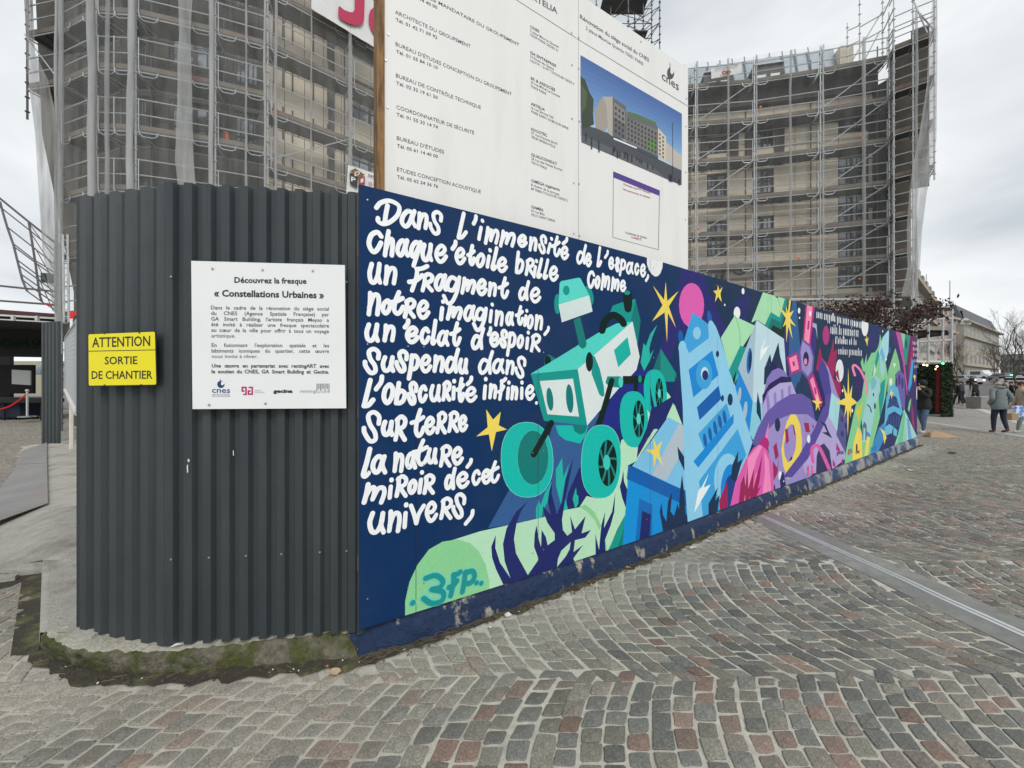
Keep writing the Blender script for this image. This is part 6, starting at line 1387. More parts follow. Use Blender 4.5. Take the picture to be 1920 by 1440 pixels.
# tower scaffold seen over the top of the boards
tw = thing('stair_tower', 'dense scaffold stair tower rising behind the top edge of the site boards', 'scaffold tower')
def wp(u, y): return Vector(((u-960)/F*y, y))
cols = [(1118, 24), (1145, 24.6), (1178, 24), (1206, 24.5), (1237, 23.8), (1190, 26), (1222, 26), (1132, 26)]
for u, y in cols: standard(tw, wp(u, y), 0, 30, rust_m, r=.035)
rt = random.Random(4); z = 4
while z < 30:
    for i in range(len(cols)-1):
        a, b = wp(*cols[i]), wp(*cols[i+1]); m = MB(); m.tube([(a.x, a.y, z), (b.x, b.y, z)], .03, 4)
        if i % 2 == int(z) % 2: m.tube([(a.x, a.y, z), (b.x, b.y, z+1)], .026, 4)
        m.build('ledgers', rust_m, tw, kind='stuff')
    if int(z) % 2 == 0: m = MB(); a, b = wp(1130, 24.3), wp(1215, 24.3); m.slab(a, b, (0, 1), z-.06, z, 0, 1.0); m.build('deck_plank', deck_m, tw)
    z += 1
# ------------------------------------------------------------------ left side: gate, fence, market hall, lattice
gs = thing('gate_post_sheet', 'tall narrow dark corrugated panel standing at the left end of the concrete apron', 'panel')
corrugate(gs, Vector(((82-960)/F*10, 10.0)), Vector(((114-960)/F*9.8, 9.8)), .05, 3.2, .15, depth=.04, sheets=1)
mf = thing('mesh_fence', 'site gate of wire mesh above a pale rail seen edge on behind the corrugated corner', 'fence')
A_ = W(146, 775, 4.55); B_ = W(123, 731, 8.6)
wire = mat('fence_wire', (.45, .47, .48), .45, .6)
rail = mat('pale_rail', (.62, .60, .56), .6, var=.15)
m = MB(); m.tube([A_, B_], .035, 6); m.build('rail', rail, mf)
At = W(146, 600, 4.55); Bt = W(123, 633, 8.6)
m = MB(); m.tube([A_, At], .02, 6); m.tube([At, Bt], .02, 6); m.tube([B_, Bt], .02, 6); m.build('fence_frame', wire, mf)
m = MB()
for k in range(1, 17): f = k/17; m.tube([A_+(At-A_)*f, B_+(Bt-B_)*f], .004, 3)
for k in range(1, 40): f = k/40; m.tube([A_+(B_-A_)*f, At+(Bt-At)*f], .0035, 3)
m.build('wire_mesh', wire, mf, kind='stuff')
m = MB(); m.add([A_, B_, Bt, At], [(0, 1, 2, 3)]); m.build('privacy_net', netmat('green_grey_net', (.13, .15, .15), .6), mf)
m = MB(); p = W(134, 757, 8.3); m.tube([p, Vector((p.x, p.y, .2))], .035, 6); m.build('gate_leg', rail, mf)
t = thing('red_sign', 'red bordered sign partly hidden behind the left edge of the corrugated hoarding', 'sign')
m = MB(); a, b = W(131, 584, 9.0), W(152, 584, 9.0); m.slab(a, b, (0, 1), W(0, 622, 9).z, W(0, 584, 9).z, 0, .02); m.build('sign_face', mat('sign_red', (.62, .02, .02), .5), t)
m = MB(); a, b = W(138, 584, 8.98), W(152, 584, 8.98); m.slab(a, b, (0, 1), W(0, 622, 9).z, W(0, 592, 9).z, 0, .01); m.build('sign_centre', mat('sign_dark', (.03, .03, .03), .5), t)
m = MB(); a, b = W(131, 598, 8.98), W(136, 598, 8.98); m.slab(a, b, (0, 1), W(0, 618, 9).z, W(0, 598, 9).z, 0, .01); m.build('sign_stripe', white_m, t)
# covered market hall on the left
hall = thing('market_hall', 'dark open market pavilion with maroon roof edge at the left', 'pavilion')
blackm = mat('dark_canvas', (.012, .012, .012), .9); mar = mat('maroon_edge', (.07, .02, .022), .7); alu = mat('white_truss', (.6, .6, .58), .5)
YH = 15.0
a, b = W(-420, 580, YH), W(116, 598, YH+.6)
def sl(mb, u0, v0, u1, v1, dv, y0, y1, th=.3):
    p, q = W(u0, v0, y0), W(u1, v1, y1); r_, s_ = W(u0, v0+dv, y0), W(u1, v1+dv, y1); t_ = Vector((0, th, 0))
    mb.hexa([r_, s_, s_+t_, r_+t_, p, q, q+t_, p+t_])
m = MB(); sl(m, -400, 550, 114, 589, 8, YH, YH+.6); m.build('roof_edge', mar, hall)
m = MB(); sl(m, -400, 566, 118, 596, 3.2, YH-.05, YH+.5, .1); sl(m, -400, 576, 118, 604, 2, YH-.05, YH+.5, .1)
for u in (20, 65, 104, -40, -100): sl(m, u, 592, u+5, 592, 9, YH-.02, YH-.02, .08)
m.build('roof_truss', alu, hall)
m = MB(); p0, p1 = W(-400, 574, YH+.1), W(118, 600, YH+.7); q0, q1 = p0+Vector((0, 9, -.3)), p1+Vector((0, 9, -.3)); up = Vector((0, 0, .1)); m.hexa([p0-up, p1-up, q1-up, q0-up, p0+up, p1+up, q1+up, q0+up]); m.build('roof_canvas', blackm, hall)
m = MB(); sl(m, -400, 600, 100, 608, 62, YH+4, YH+4, .2); m.build('dark_hanging_sheet', blackm, hall)
m = MB(); sl(m, -400, 600, 18, 600, 150, YH+8, YH+8, .2); m.build('back_canvas', blackm, hall)
m = MB(); sl(m, 86, 600, 92, 600, 190, YH+3, YH+3, .2); m.build('side_post', blackm, hall)
gar = mat('dark_green_garland', (.02, .045, .02), .9, var=.5, vscale=4)
m = MB(); rg = random.Random(8)
for k in range(700):
    u = rg.uniform(-60, 84); v = 644+rg.gauss(0, 3)+(u*.02); p = W(u, v, YH+3.8+rg.uniform(-.1, .1)); d = Vector((rg.uniform(-1, 1), rg.uniform(-1, 1), rg.uniform(-1, 1)))*.09; e_ = d.orthogonal()*.35; m.add([p-d, p+e_, p+d], [(0, 1, 2)])
tag(m.build('garland', gar), 'dark green fir garland strung across the pavilion opening', 'garland')
m = MB(); sl(m, -60, 684, 63, 684, 54, YH+6.5, YH+6.5, .1); m.build('dark_hanging_sheet', blackm, hall)  # black sheet added to stand for the shaded depth of the pavilion
m = MB(); sl(m, 22, 693, 57, 695, 27, YH+3, YH+3, .04); tag(m.build('projection_screen', mat('grey_white_panel', (.42, .43, .42), .7), kind=None), 'pale grey board hanging inside the dark pavilion', 'board')
t = thing('parasol', 'pale lilac market parasol roof seen through the dark pavilion', 'parasol'); p = W(92, 684, YH+9); m = MB()
c = p+Vector((0, 0, .25)); ring = [p+Vector((1.1*math.cos(k*math.pi/3), 1.1*math.sin(k*math.pi/3), -.6)) for k in range(6)]; m.add([c]+ring, [(0, i+1, (i+1) % 6+1) for i in range(6)]); m.build('canopy', mat('pale_lilac_canvas', (.6, .63, .75), .7), t)
m = MB(); m.tube([c, (c.x, c.y, 0)], .04, 6); m.build('pole', alu, t)
m = MB(); sl(m, 10, 677, 110, 677, 75, YH+22, YH+22, .5); tag(m.build('stone_kiosk', mat('kiosk_cream', (.42, .40, .3), .85, var=.2)), 'cream wall of a kiosk beyond the pavilion', 'kiosk')
# rope barrier
st_ = thing('rope_post', 'steel rope barrier post with round top in front of the pavilion', 'barrier post'); m = MB(); p = W(51, 780, 16); 
m.tube([(p.x, p.y, .25), (p.x, p.y, 1.28)], .035, 8); m.build('post', shiny, st_); m = MB(); m.tube([(p.x, p.y, .22), (p.x, p.y, .27)], .26, 14); m.build('base', steel, st_); m = MB(); m.ball((p.x, p.y, 1.33), .06); m.build('finial', shiny, st_)
m = MB(); q = W(-60, 760, 15); pts = [Vector((p.x, p.y, 1.2))+(Vector((q.x, q.y, 1.2))-Vector((p.x, p.y, 1.2)))*f-Vector((0, 0, .62*math.sin(math.pi*f))) for f in [k/12 for k in range(13)]]; m.tube(pts, .03, 6); tag(m.build('red_rope', mat('red_velvet', (.55, .01, .015), .8), smooth=True), 'sagging red velvet barrier rope left of the steel post', 'rope')
for i, (u, y, w_) in enumerate(((2, 17.5, 1.3), (38, 18.5, 1.1), (60, 17.2, .9))):
    t = thing('market_table', ('dark blue draped table at the left picture edge under the pavilion', 'dark slatted bench table in the middle of the pavilion', 'dark trestle table nearest the rope post')[i], 'table', None); p = W(u, 760, y); m = MB(); m.box(p.x-w_*1.5, p.y-.45, .12 if i < 2 else .78, p.x+w_*1.1, p.y+.4, .95); m.build('table_top', mat('dark_blue_cloth', (.012, .016, .04), .9) if i == 0 else blackm, t)  # first tables boxed down as dark cloth, added to darken the shaded pavilion
    for sx in (-1, 1):
        for sy in (-1, 1): m = MB(); m.box(p.x+sx*(w_-.08)-.03, p.y+sy*.32-.03, .0, p.x+sx*(w_-.08)+.03, p.y+sy*.32+.03, .78); m.build('leg', blackm, t)
# leaning lattice over the pavilion
lat = thing('scaffold_lattice', 'open lattice of dark scaffold tubes against the sky at the left edge', 'scaffold')
def lt(pts, r_=.03, n_='lattice_tube', Y0=14.2, m_=rust_m): mb = MB(); mb.tube([W(u, v, Y0) for u, v in pts], r_*.75, 5); mb.build(n_, m_, lat)
lt([(-60, 322), (0, 372), (53, 415), (112, 462)], .05); lt([(-60, 350), (4, 391), (56, 432), (105, 472)])
PLf = [(0, 378), (6, 400), (14, 427), (25, 458), (33, 490), (42, 525), (51, 546)]; lt(PLf, .045)
PMd = [(54, 416), (58, 440), (62, 465), (67, 497), (70, 520), (75, 555), (79, 566)]; lt(PMd, .045)
for a, b, c in (((13, 425), (60, 462), (104, 497)), ((24, 456), (64, 487), (104, 512)), ((27, 463), (66, 492), (104, 520)), ((31, 486), (68, 514), (104, 538)), ((36, 498), (70, 523), (103, 548)), ((41, 515), (72, 537), (102, 558)), ((43, 525), (74, 549), (102, 568)), ((51, 546), (79, 566), (102, 580))): lt([a, b, c], .03)
lt([(54, 418), (104, 485)], .02); lt([(60, 440), (104, 508)], .02); lt([(66, 465), (103, 530)], .02); lt([(70, 495), (103, 560)], .02); lt([(72, 520), (100, 583)], .02)
for u in (104, 109, 117): lt([(u, 455), (u+1, 598)], .045)
lt([(-200, 520), (0, 536), (116, 548)], .05, Y0=13.8); lt([(-200, 552), (0, 564), (82, 570), (118, 573)], .05, Y0=13.8); lt([(86, 570), (99, 572)], .06, 'red_coupler', 13.75, mat('dull_red', (.35, .05, .05), .6))
m = MB(); sl(m, 76, 511, 104, 514, 18, 15, 15, .05); tag(m.build('green_panel', mat('dark_green_panel', (.015, .05, .025), .6)), 'small dark green panel fixed on the left lattice', 'panel')
lad = thing('scaffold_ladder', 'narrow ladder tower of rungs beside the left end of the scaffold', 'ladder')
for u in (118, 127): mb = MB(); mb.tube([W(u, 440, 12.6), W(u+2, 604, 12.6)], .03, 5); mb.build('rail', tube_m, lad)
for k in range(12): mb = MB(); v = 450+k*13; mb.tube([W(118, v, 12.6), W(129, v+1, 12.6)], .018, 4); mb.build('rung', tube_m, lad)
# ------------------------------------------------------------------ right side: gallery, market stall
gal = thing('site_gallery', 'raised scaffold walkway with guard rails over the fir covered stall right of the mural', 'walkway')
YG = 18.6
def gt(u0, v0, u1, v1, r_=.045, y0=YG, y1=YG, n_='guard_rail', m_=tube_m): mb = MB(); mb.tube([W(u0, v0, y0), W(u1, v1, y1)], r_, 6); mb.build(n_, m_, gal)
gt(1530, 583, 1786, 575); gt(1640, 604, 1786, 597); gt(1700, 642, 1786, 637, .05); gt(1480, 561, 1690, 562, .05)
for u in (1785, 1700, 1655, 1741, 1768): gt(u, 565 if u > 1780 else 575, u-1, 682, .05, n_='standard')
gt(1772, 575, 1705, 620, .035, n_='diagonal_brace')
def gbox(u0, u1, v0, v1, d0, d1, nme, m_): mb = MB(); a, b = W(u0, v0, YG), W(u1, v0, YG); mb.hexa([(a.x, YG+d0, W(0, v1, YG).z), (b.x, YG+d0, W(0, v1, YG).z), (b.x, YG+d1, W(0, v1, YG).z), (a.x, YG+d1, W(0, v1, YG).z), (a.x, YG+d0, W(0, v0, YG).z), (b.x, YG+d0, W(0, v0, YG).z), (b.x, YG+d1, W(0, v0, YG).z), (a.x, YG+d1, W(0, v0, YG).z)]); return mb.build(nme, m_, gal)
gbox(1600, 1786, 612, 619, 0, 2.2, 'upper_deck', mat('weathered_timber', (.28, .25, .2), .85, var=.2))
gbox(1600, 1783, 620, 628, .1, 2.1, 'joists', blackm)
gbox(1600, 1787, 676, 679.5, 0, 2.4, 'lower_deck', alu)
mb = MB(); pts = [W(u, v, y) for u, v, y in ((1722, 668, 18.8), (1728, 650, 18.9), (1745, 640, 19.0), (1762, 648, 18.9), (1756, 664, 18.8), (1742, 652, 18.7))]; mb.add(pts, [(0, 1, 5), (1, 2, 5), (2, 3, 5), (3, 4, 5)]); tag(mb.build('folded_tarp', mat('grey_tarp', (.42, .42, .40), .7)), 'crumpled grey tarpaulin draped on the walkway above the stall', 'tarpaulin')
mb = MB(); pts = [W(u, v, y) for u, v, y in ((1722, 676, 18.75), (1722, 668, 18.7), (1752, 676, 18.7))]; mb.add(pts, [(0, 1, 2)]); mb.add([W(1724, 667, 18.9), W(1757, 676, 18.9), W(1757, 662, 18.9), W(1740, 655, 18.9)], [(0, 1, 2, 3)]); tag(mb.build('tarp_sheet', mat('light_tarp', (.5, .49, .45), .7)), 'pale tarpaulin sheet lying on the lower walkway deck', 'tarpaulin')
stall = thing('market_stall', 'dark market stall hung with fir garlands under the walkway', 'market stall')
mb = MB(); a, b = W(1700, 680, 20.6), W(1778, 680, 20.6); mb.slab(a, b, (0, 1), 0, 2.65, 0, .1); mb.build('back_wall', blackm, stall)
mb = MB(); mb.hexa([(a.x, 18.7, 2.52), (21.2, 18.7, 2.52), (21.2, 21, 2.52), (a.x, 21, 2.52), (a.x, 18.7, 2.6), (21.2, 18.7, 2.6), (21.2, 21, 2.6), (a.x, 21, 2.6)]); mb.build('roof', blackm, stall)
mb = MB(); p = W(1761, 690, 18.9); q = W(1759, 773, 18.9); mb.tube([p, q], .10, 8); mb.build('red_drape', mat('dark_red_drape', (.16, .012, .018), .8), stall)
def fir(name, parent, u0, u1, v0, v1, Y0, dy, n_, s, par=True):
    mb = MB(); rg = random.Random(int(u0)); cols_ = [mat('fir_dark', (.012, .028, .012), .9), mat('fir_mid', (.03, .065, .025), .9), mat('fir_brown', (.05, .045, .02), .9)]
    for k in range(n_):
        p = W(rg.uniform(u0, u1), rg.uniform(v0, v1), Y0+rg.uniform(0, dy)); d = Vector((rg.gauss(0, 1), rg.gauss(0, 1), rg.gauss(-.5, .8))).normalized()*s*rg.uniform(.6, 1.5); e_ = d.cross(Vector((rg.gauss(0, 1), rg.gauss(0, 1), rg.gauss(0, 1)))).normalized()*s*.28; mb.add([p-d, p+e_, p+d, p-e_], [(0, 1, 2, 3)], rg.choice((0, 0, 1, 1, 2)))
    return mb.build(name, cols_, parent)
fir('fir_curtain', stall, 1766, 1786, 679, 783, 18.55, .35, 2600, .09)
fir('fir_curtain', stall, 1722, 1760, 684, 776, 20.3, .25, 2200, .08)
fir('fir_curtain', stall, 1766, 1784, 679, 775, 18.9, 1.6, 1500, .09)
mb = MB(); a, b = W(1768, 680, 18.75), W(1783, 680, 18.75); mb.slab(a, b, (0, 1), .05, 2.6, 0, .12); mb.build('corner_pillar', mat('fir_dark', (.012, .028, .012), .9), stall)
lampm = emit('warm_bulb', (1, .75, .4), 4)
for i, (u, v) in enumerate(((1732, 684), (1738, 685), (1755, 692), (1763, 692), (1757, 687))):
    mb = MB(); mb.ball(W(u, v, 19.2), .045, n=6, m=4); tag(mb.build('light_bulb', lampm), ('leftmost warm bulb under the stall roof', 'second warm bulb from the left under the stall roof', 'warm bulb just left of the red drape', 'warm bulb against the red drape top', 'highest warm bulb above the red drape')[i], 'light bulb', 'bulbs of the stall light string')
mb = MB(); mb.ball(W(1768, 681.5, 18.5), .05, n=6, m=4); tag(mb.build('light_bulb', emit('green_bulb', (.1, 1, .4), 3)), 'tiny green light at the corner of the stall roof', 'light bulb')
# ------------------------------------------------------------------ far street
hs = mat('haussmann_stone', (.36, .33, .27), .85, var=.12, vscale=1); slate_r = mat('slate_roof', (.11, .12, .135), .7, var=.15, vscale=1); win_d = mat('far_window', (.07, .075, .085), .3); brick_c = mat('chimney_clay', (.30, .14, .09), .85)
def far_block(name, label, u0, y0, u1, y1, h, zb_, floors, bays, depth, roof, cor=.35, mans=2.4, dormers=True, chim=0, wm=hs, aw=None):
    t = thing(name, label, 'building', None); a = Vector(((u0-960)/F*y0, y0)); b = Vector(((u1-960)/F*y1, y1)); d = (b-a).normalized(); n_ = Vector((-d.y, d.x))
    if n_.y < 0 and not aw: n_ = -n_
    if aw: n_ = Vector(aw)
    Lw = (b-a).length; m = MB(); m.slab(a, b, n_, zb_-1, h, 0, depth); me = m.mesh('wall', wm); fix_normals(me); wo = link('wall', me, t)
    fh = (h-zb_)/floors
    for f in range(floors):
        if f in (1, floors-1): m = MB(); m.slab(a-d*.1, b+d*.1, n_, zb_+f*fh-.12, zb_+f*fh+.12, -cor, .002); me = m.mesh('cornice', wm); fix_normals(me); link('cornice', me, t)
        for k in range(bays):
            s = Lw*(k+.5)/bays; wv = Lw/bays*.22; m = MB(); m.slab(a+d*(s-wv), a+d*(s+wv), n_, zb_+f*fh+fh*.22, zb_+f*fh+fh*.86, -.02, .01); me = m.mesh('window', win_d); fix_normals(me); wo2 = link('window', me, t)
    m = MB(); m.slab(a-d*.2, b+d*.2, n_, h, h+.35, -cor*1.6, .5); me = m.mesh('cornice', wm); fix_normals(me); link('cornice', me, t)
    if roof:
        m = MB(); o0, o1, o2 = n_*.1, n_*1.4, n_*(depth-.2); z0, z1 = h+.35, h+.35+mans
        m.hexa([(a.x+o0.x, a.y+o0.y, z0), (b.x+o0.x, b.y+o0.y, z0), (b.x+o2.x, b.y+o2.y, z0), (a.x+o2.x, a.y+o2.y, z0), (a.x+o1.x, a.y+o1.y, z1), (b.x+o1.x, b.y+o1.y, z1), (b.x+o2.x, b.y+o2.y, z1), (a.x+o2.x, a.y+o2.y, z1)])
        me = m.mesh('roof', slate_r); fix_normals(me); ro = link('roof', me, t)
        if dormers:
            for k in range(bays): s = Lw*(k+.5)/bays; w2 = Lw/bays*.2; m = MB(); m.slab(a+d*(s-w2), a+d*(s+w2), n_, h+.45, h+.35+mans*.62, .02, .9); me = m.mesh('dormer', wm); fix_normals(me); link('dormer', me, ro)
        for k in range(chim): s = Lw*(k+.5)/chim; m = MB(); m.slab(a+d*(s-.7), a+d*(s+.7), n_, z1-1.5, z1+1.2, 1.5, 2.3); [m.tube([a_+Vector((0, 0, 0)), a_+Vector((0, 0, .7))], .14, 5) for a_ in [Vector(((a+d*(s+j*.35)+n_*1.9).x, (a+d*(s+j*.35)+n_*1.9).y, z1+1.2)) for j in (-1.5, -.5, .5, 1.5)]]; me = m.mesh('chimney', brick_c); fix_normals(me); link('chimney', me, ro)
    return t
far_block('apartment_building', 'old Parisian apartment building with slate mansard and clay chimneys beyond the scaffold', 1690, 33, 1755, 52, 11.5, .3, 5, 8, 9, True, chim=4, mans=3.2)
far_block('apartment_building', 'narrow pinkish apartment building left of the domed corner block', 1754, 62, 1792, 66, 12.5, 1.6, 5, 4, 10, True, chim=2, mans=2.0, wm=mat('pink_render', (.42, .33, .28), .85, var=.1))
far_block('corner_block', 'large cream department store block with rounded slate roof at the end of the street', 1808, 88, 1873, 112, 15.8, 2.6, 4, 9, 20, True, cor=.6, mans=3.9, dormers=False)
t = far_block('corner_block_end', 'short cream gable front with arched attic of the far corner block', 1787, 98, 1808, 88, 15.8, 2.6, 4, 2, 6, True, cor=.6, mans=2.6, dormers=False, aw=(.6, .8))
mb = MB(); c_ = W(1811, 600, 87.9); pts = [(c_.x+1.25*math.cos(k*math.pi/8), c_.y, c_.z-1.0+1.5*math.sin(k*math.pi/8)) for k in range(9)]; mb.add(pts, [tuple(range(9))]); mb.add([(p[0], p[1]+1, p[2]) for p in pts], [tuple(range(8, -1, -1))]); mb.build('arched_attic', mat('pale_attic', (.5, .48, .42), .8), t)
far_block('distant_row', 'low grey row of buildings behind the bare trees at the right edge', 1876, 130, 1990, 120, 9.5, 3, 3, 14, 10, True, mans=1.8, dormers=False, wm=mat('far_grey_wall', (.22, .21, .2), .9))
tag(MB().tube([W(1781, 690, 60), W(1781, 526, 60)], [.09, .05], 6).build('flag_mast', mat('grey_mast', (.35, .36, .37), .6)), 'very tall thin grey mast rising above the pink building', 'mast')
tag(MB().tube([W(1737, 560, 70), W(1737, 514, 70)], .05, 5).build('roof_antenna', mat('grey_mast', (.35, .36, .37), .6)), 'thin aerial above the mansard of the apartment building', 'aerial')
# ------------------------------------------------------------------ trees
bark = mat('bare_bark', (.10, .085, .07), .9, var=.3, vscale=4); twig = mat('twig', (.12, .095, .08), .9)
def bare_tree(name, label, u, Y, vb, h, seed, group=None, leaves=None, spread=.55, lv=5, trunk=.12, dens=1.0):
    rg = random.Random(seed); t = thing(name, label, 'tree', group); zb_ = terr(0, Y); base = Vector(((u-960)/F*Y, Y, zb_)); tr = MB(); tw_ = MB(); tips = []
    def grow(p, d, L_, r_, k):
        pts = [p]; q = p.copy(); dd_ = d.copy()
        for i in range(3): dd_ = (dd_+Vector((rg.gauss(0, .14), rg.gauss(0, .14), rg.gauss(.04, .08)))).normalized(); q = q+dd_*L_/3; pts.append(q.copy())
        (tr if k <= 1 else tw_).tube(pts, [r_, r_*.85, r_*.7, r_*.55], 5 if k <= 1 else 3, cap=False)
        if k >= lv: tips.extend(pts[1:]); return
        for j in range(rg.choice((2, 3, 3, 4)) if k else 5):
            a = rg.uniform(0, 6.283); sp = rg.uniform(.35, .9)*spread*1.3; nd = (dd_+Vector((math.cos(a)*sp, math.sin(a)*sp, rg.uniform(-.1, .25)))).normalized(); grow(pts[rg.choice((2, 3, 3))], nd, L_*rg.uniform(.6, .82), r_*.55, k+1)
    grow(base, Vector((0, 0, 1)), h*.34, trunk, 0)
    tr.build('trunk', bark, t, smooth=True); tw_.build('crown', twig, t)
    if leaves:
        lm, n_, s = leaves; mb = MB()
        for k in range(n_):
            p = rg.choice(tips)+Vector((rg.gauss(0, .16), rg.gauss(0, .16), rg.gauss(0, .13))); d = Vector((rg.gauss(0, 1), rg.gauss(0, 1), rg.gauss(-.3, 1))).normalized()*s*rg.uniform(.5, 1.3); e_ = d.cross(Vector((rg.gauss(0, 1), rg.gauss(0, 1), rg.gauss(0, 1)))).normalized()*s*.45; mb.add([p-d, p+e_, p+d, p-e_], [(0, 1, 2, 3)], rg.randrange(len(lm)))
        mb.build('dry_leaves', lm, t, kind='stuff')
    return t
lm = [mat('leaf_maroon', (.065, .024, .02), .8), mat('leaf_brown', (.05, .03, .022), .85), mat('leaf_darkred', (.035, .016, .014), .85)]
bare_tree('young_tree', 'small tree with shrivelled dark red leaves rising above the second verse of the mural', 1572, 11.6, 0, 5.5, 3, 'red leaved trees behind the mural', (lm, 2400, .065), .6, 4, .05)
bare_tree('young_tree', 'small tree with shrivelled dark red leaves above the pink satellite of the mural', 1505, 11.2, 0, 4.9, 8, 'red leaved trees behind the mural', (lm, 900, .06), .75, 4, .045)
bare_tree('young_tree', 'thin red leaved tree at the right end of the leafy row above the mural', 1594, 12.4, 0, 4.6, 12, 'red leaved trees behind the mural', (lm, 900, .06), .45, 4, .045)
for i, (u, Y, h, s) in enumerate(((1908, 40, 7.6, 1), (1880, 62, 7.5, 2), (1893, 75, 7.8, 5), (1925, 55, 8.5, 6), (1795, 58, 7.0, 7), (1806, 70, 6.5, 9), (1865, 85, 7, 10))):
    bare_tree('bare_tree', ('tallest bare street tree right of the walking man', 'bare tree just right of the corner block', 'bare tree behind the row of parked cars', 'bare tree cut by the right picture edge', 'bare tree in front of the pink building', 'thin bare tree left of the road at the corner block', 'bare tree at the far end of the road')[i], u, Y, 0, h, s+20, 'bare street trees', None, .62, 6, .14)
# ------------------------------------------------------------------ people
skin_m = mat('skin', (.52, .31, .23), .6); 
def person(name, label, pos, H, yaw, top, legs, shoes, hair=None, hood=None, stride=.28, arms='swing', scarf=None, group=None, bag=None, pack=None, lean=0.0):
    k = H/1.75; sn = stride
    V = []; E = []; Rr = []
    def v(x, y, z, r, r2=None): V.append((x*k, y*k, z*k)); Rr.append((r*k, (r2 or r)*k)); return len(V)-1
    # x right, y forward
    pel = v(0, 0, .95, .155, .125); wst = v(0, .0, 1.08, .165, .125); che = v(0, .02+lean, 1.28, .185, .13); col = v(0, .02+lean, 1.43, .13, .10); nk = v(0, .03+lean, 1.51, .058); hd = v(0, .045+lean, 1.60, .080, .088); tp = v(0, .04+lean, 1.70, .066, .072)
    E += [(pel, wst), (wst, che), (che, col), (col, nk), (nk, hd), (hd, tp)]
    for s, f in ((-1, sn), (1, -sn)):
        h = v(s*.095, 0, .88, .105); kn = v(s*.10, f*.55+.03, .50, .072); an = v(s*.10, f-(.05 if f < 0 else 0), .10+(.05 if f < 0 else 0), .048); heel = v(s*.10, f-(.08 if f < 0 else .03), .055+(.05 if f < 0 else 0), .045); toe = v(s*.115, f+.13, .045, .036, .044)
        E += [(pel, h), (h, kn), (kn, an), (an, heel), (heel, toe)]
        sh_ = v(s*.195, .01+lean, 1.40, .078)
        if arms == 'swing': el_ = v(s*.25, -f*.35, 1.12, .062); wr = v(s*.25, -f*.7+.06, .90, .045); hn = v(s*.25, -f*.75+.09, .84, .036, .024); fd = Vector((0, .25, -1))
        elif arms == 'pocket': el_ = v(s*.285, -.09, 1.13, .066); wr = v(s*.215, .08, .97, .052); hn = v(s*.17, .13, .93, .036, .026); fd = Vector((-s*.6, .5, -.5))
        else: el_ = v(s*.25, .12+lean, 1.16, .06); wr = v(s*.12, .25+lean, 1.40, .042); hn = v(s*.09, .27+lean, 1.47, .034, .026); fd = Vector((-s*.3, .1, 1))
        E += [(col, sh_), (sh_, el_), (el_, wr), (wr, hn)]
        fd.normalize(); side = Vector((0, 1, 0)) if arms == 'swing' else fd.orthogonal().normalized(); hv = Vector(V[hn])/k
        for j, ln in enumerate((.065, .075, .07, .055)):
            b_ = hv+side*(j-1.5)*.017; c = b_+fd*ln*.55; e_ = c+(fd*.7+Vector((-s*.5, .1, 0))).normalized()*ln*.5
            i0 = v(c.x, c.y, c.z, .0095); i1 = v(e_.x, e_.y, e_.z, .008); E += [(hn, i0), (i0, i1)]
        tpt = hv+side*.035+fd*.02; i0 = v(tpt.x, tpt.y, tpt.z, .011); E.append((hn, i0))
    me = bpy.data.meshes.new('b'); me.from_pydata(V, E, []); ob = bpy.data.objects.new('b', me); COL.objects.link(ob)
    md = ob.modifiers.new('s', 'SKIN'); md.use_smooth_shade = True; sv = me.skin_vertices[0].data
    for i, r in enumerate(Rr): sv[i].radius = r
    sv[0].use_root = True
    sb = ob.modifiers.new('u', 'SUBSURF'); sb.levels = 1; sb.render_levels = 1
    dg = bpy.context.evaluated_depsgraph_get(); dg.update(); m2 = bpy.data.meshes.new_from_object(ob.evaluated_get(dg)); bpy.data.objects.remove(ob)
    m2.name = 'body'; m2.materials.clear()
    for m in (skin_m, top, legs, shoes): m2.materials.append(m)
    hands = [Vector(V[i]) for i, r in enumerate(Rr) if abs(r[0]-.036*k) < 1e-6 or abs(r[0]-.034*k) < 1e-6]
    for p in m2.polygons:
        c = p.center; z = c.z/k; r = math.hypot(c.x, c.y)/k
        if min((c-h).length for h in hands) < .075*k and z > .7: mi = 0
        elif z > 1.505 and abs(c.x) < .13*k: mi = 0
        elif z > .80: mi = 1
        elif z > .115+(.05 if c.y < 0 else 0): mi = 2
        else: mi = 3
        if abs(c.x) > .19*k and z > .7 and mi != 0: mi = 1
        p.material_index = mi; p.use_smooth = True
    t = thing(name, label, 'person', group, pos, yaw); link('body', m2, t)
    hy = .045+lean
    m = MB()
    for s in (-1, 1): m.ball((s*.083*k, hy*k, 1.615*k), (.012*k, .02*k, .032*k), n=6, m=4)
    m.build('ears', skin_m, t); m = MB(); m.ball((0, (hy+.098)*k, 1.605*k), (.013*k, .02*k, .022*k), n=6, m=4); m.build('nose', skin_m, t)
    m = MB()
    for s in (-1, 1): m.ball((s*.030*k, (hy+.083)*k, 1.635*k), (.011*k, .008*k, .007*k), n=6, m=4)
    m.build('eyes', mat('eye_dark', (.03, .02, .02), .3), t)
    m = MB(); m.ball((0, (hy+.086)*k, 1.56*k), (.024*k, .008*k, .006*k), n=6, m=4); m.build('mouth', mat('lip', (.35, .13, .1), .6), t)
    if hair:
        m = MB(); m.ball((0, (hy-.018)*k, 1.655*k), (.091*k, .098*k, .088*k), n=14, m=9); m.build('hair', hair, t, smooth=True)
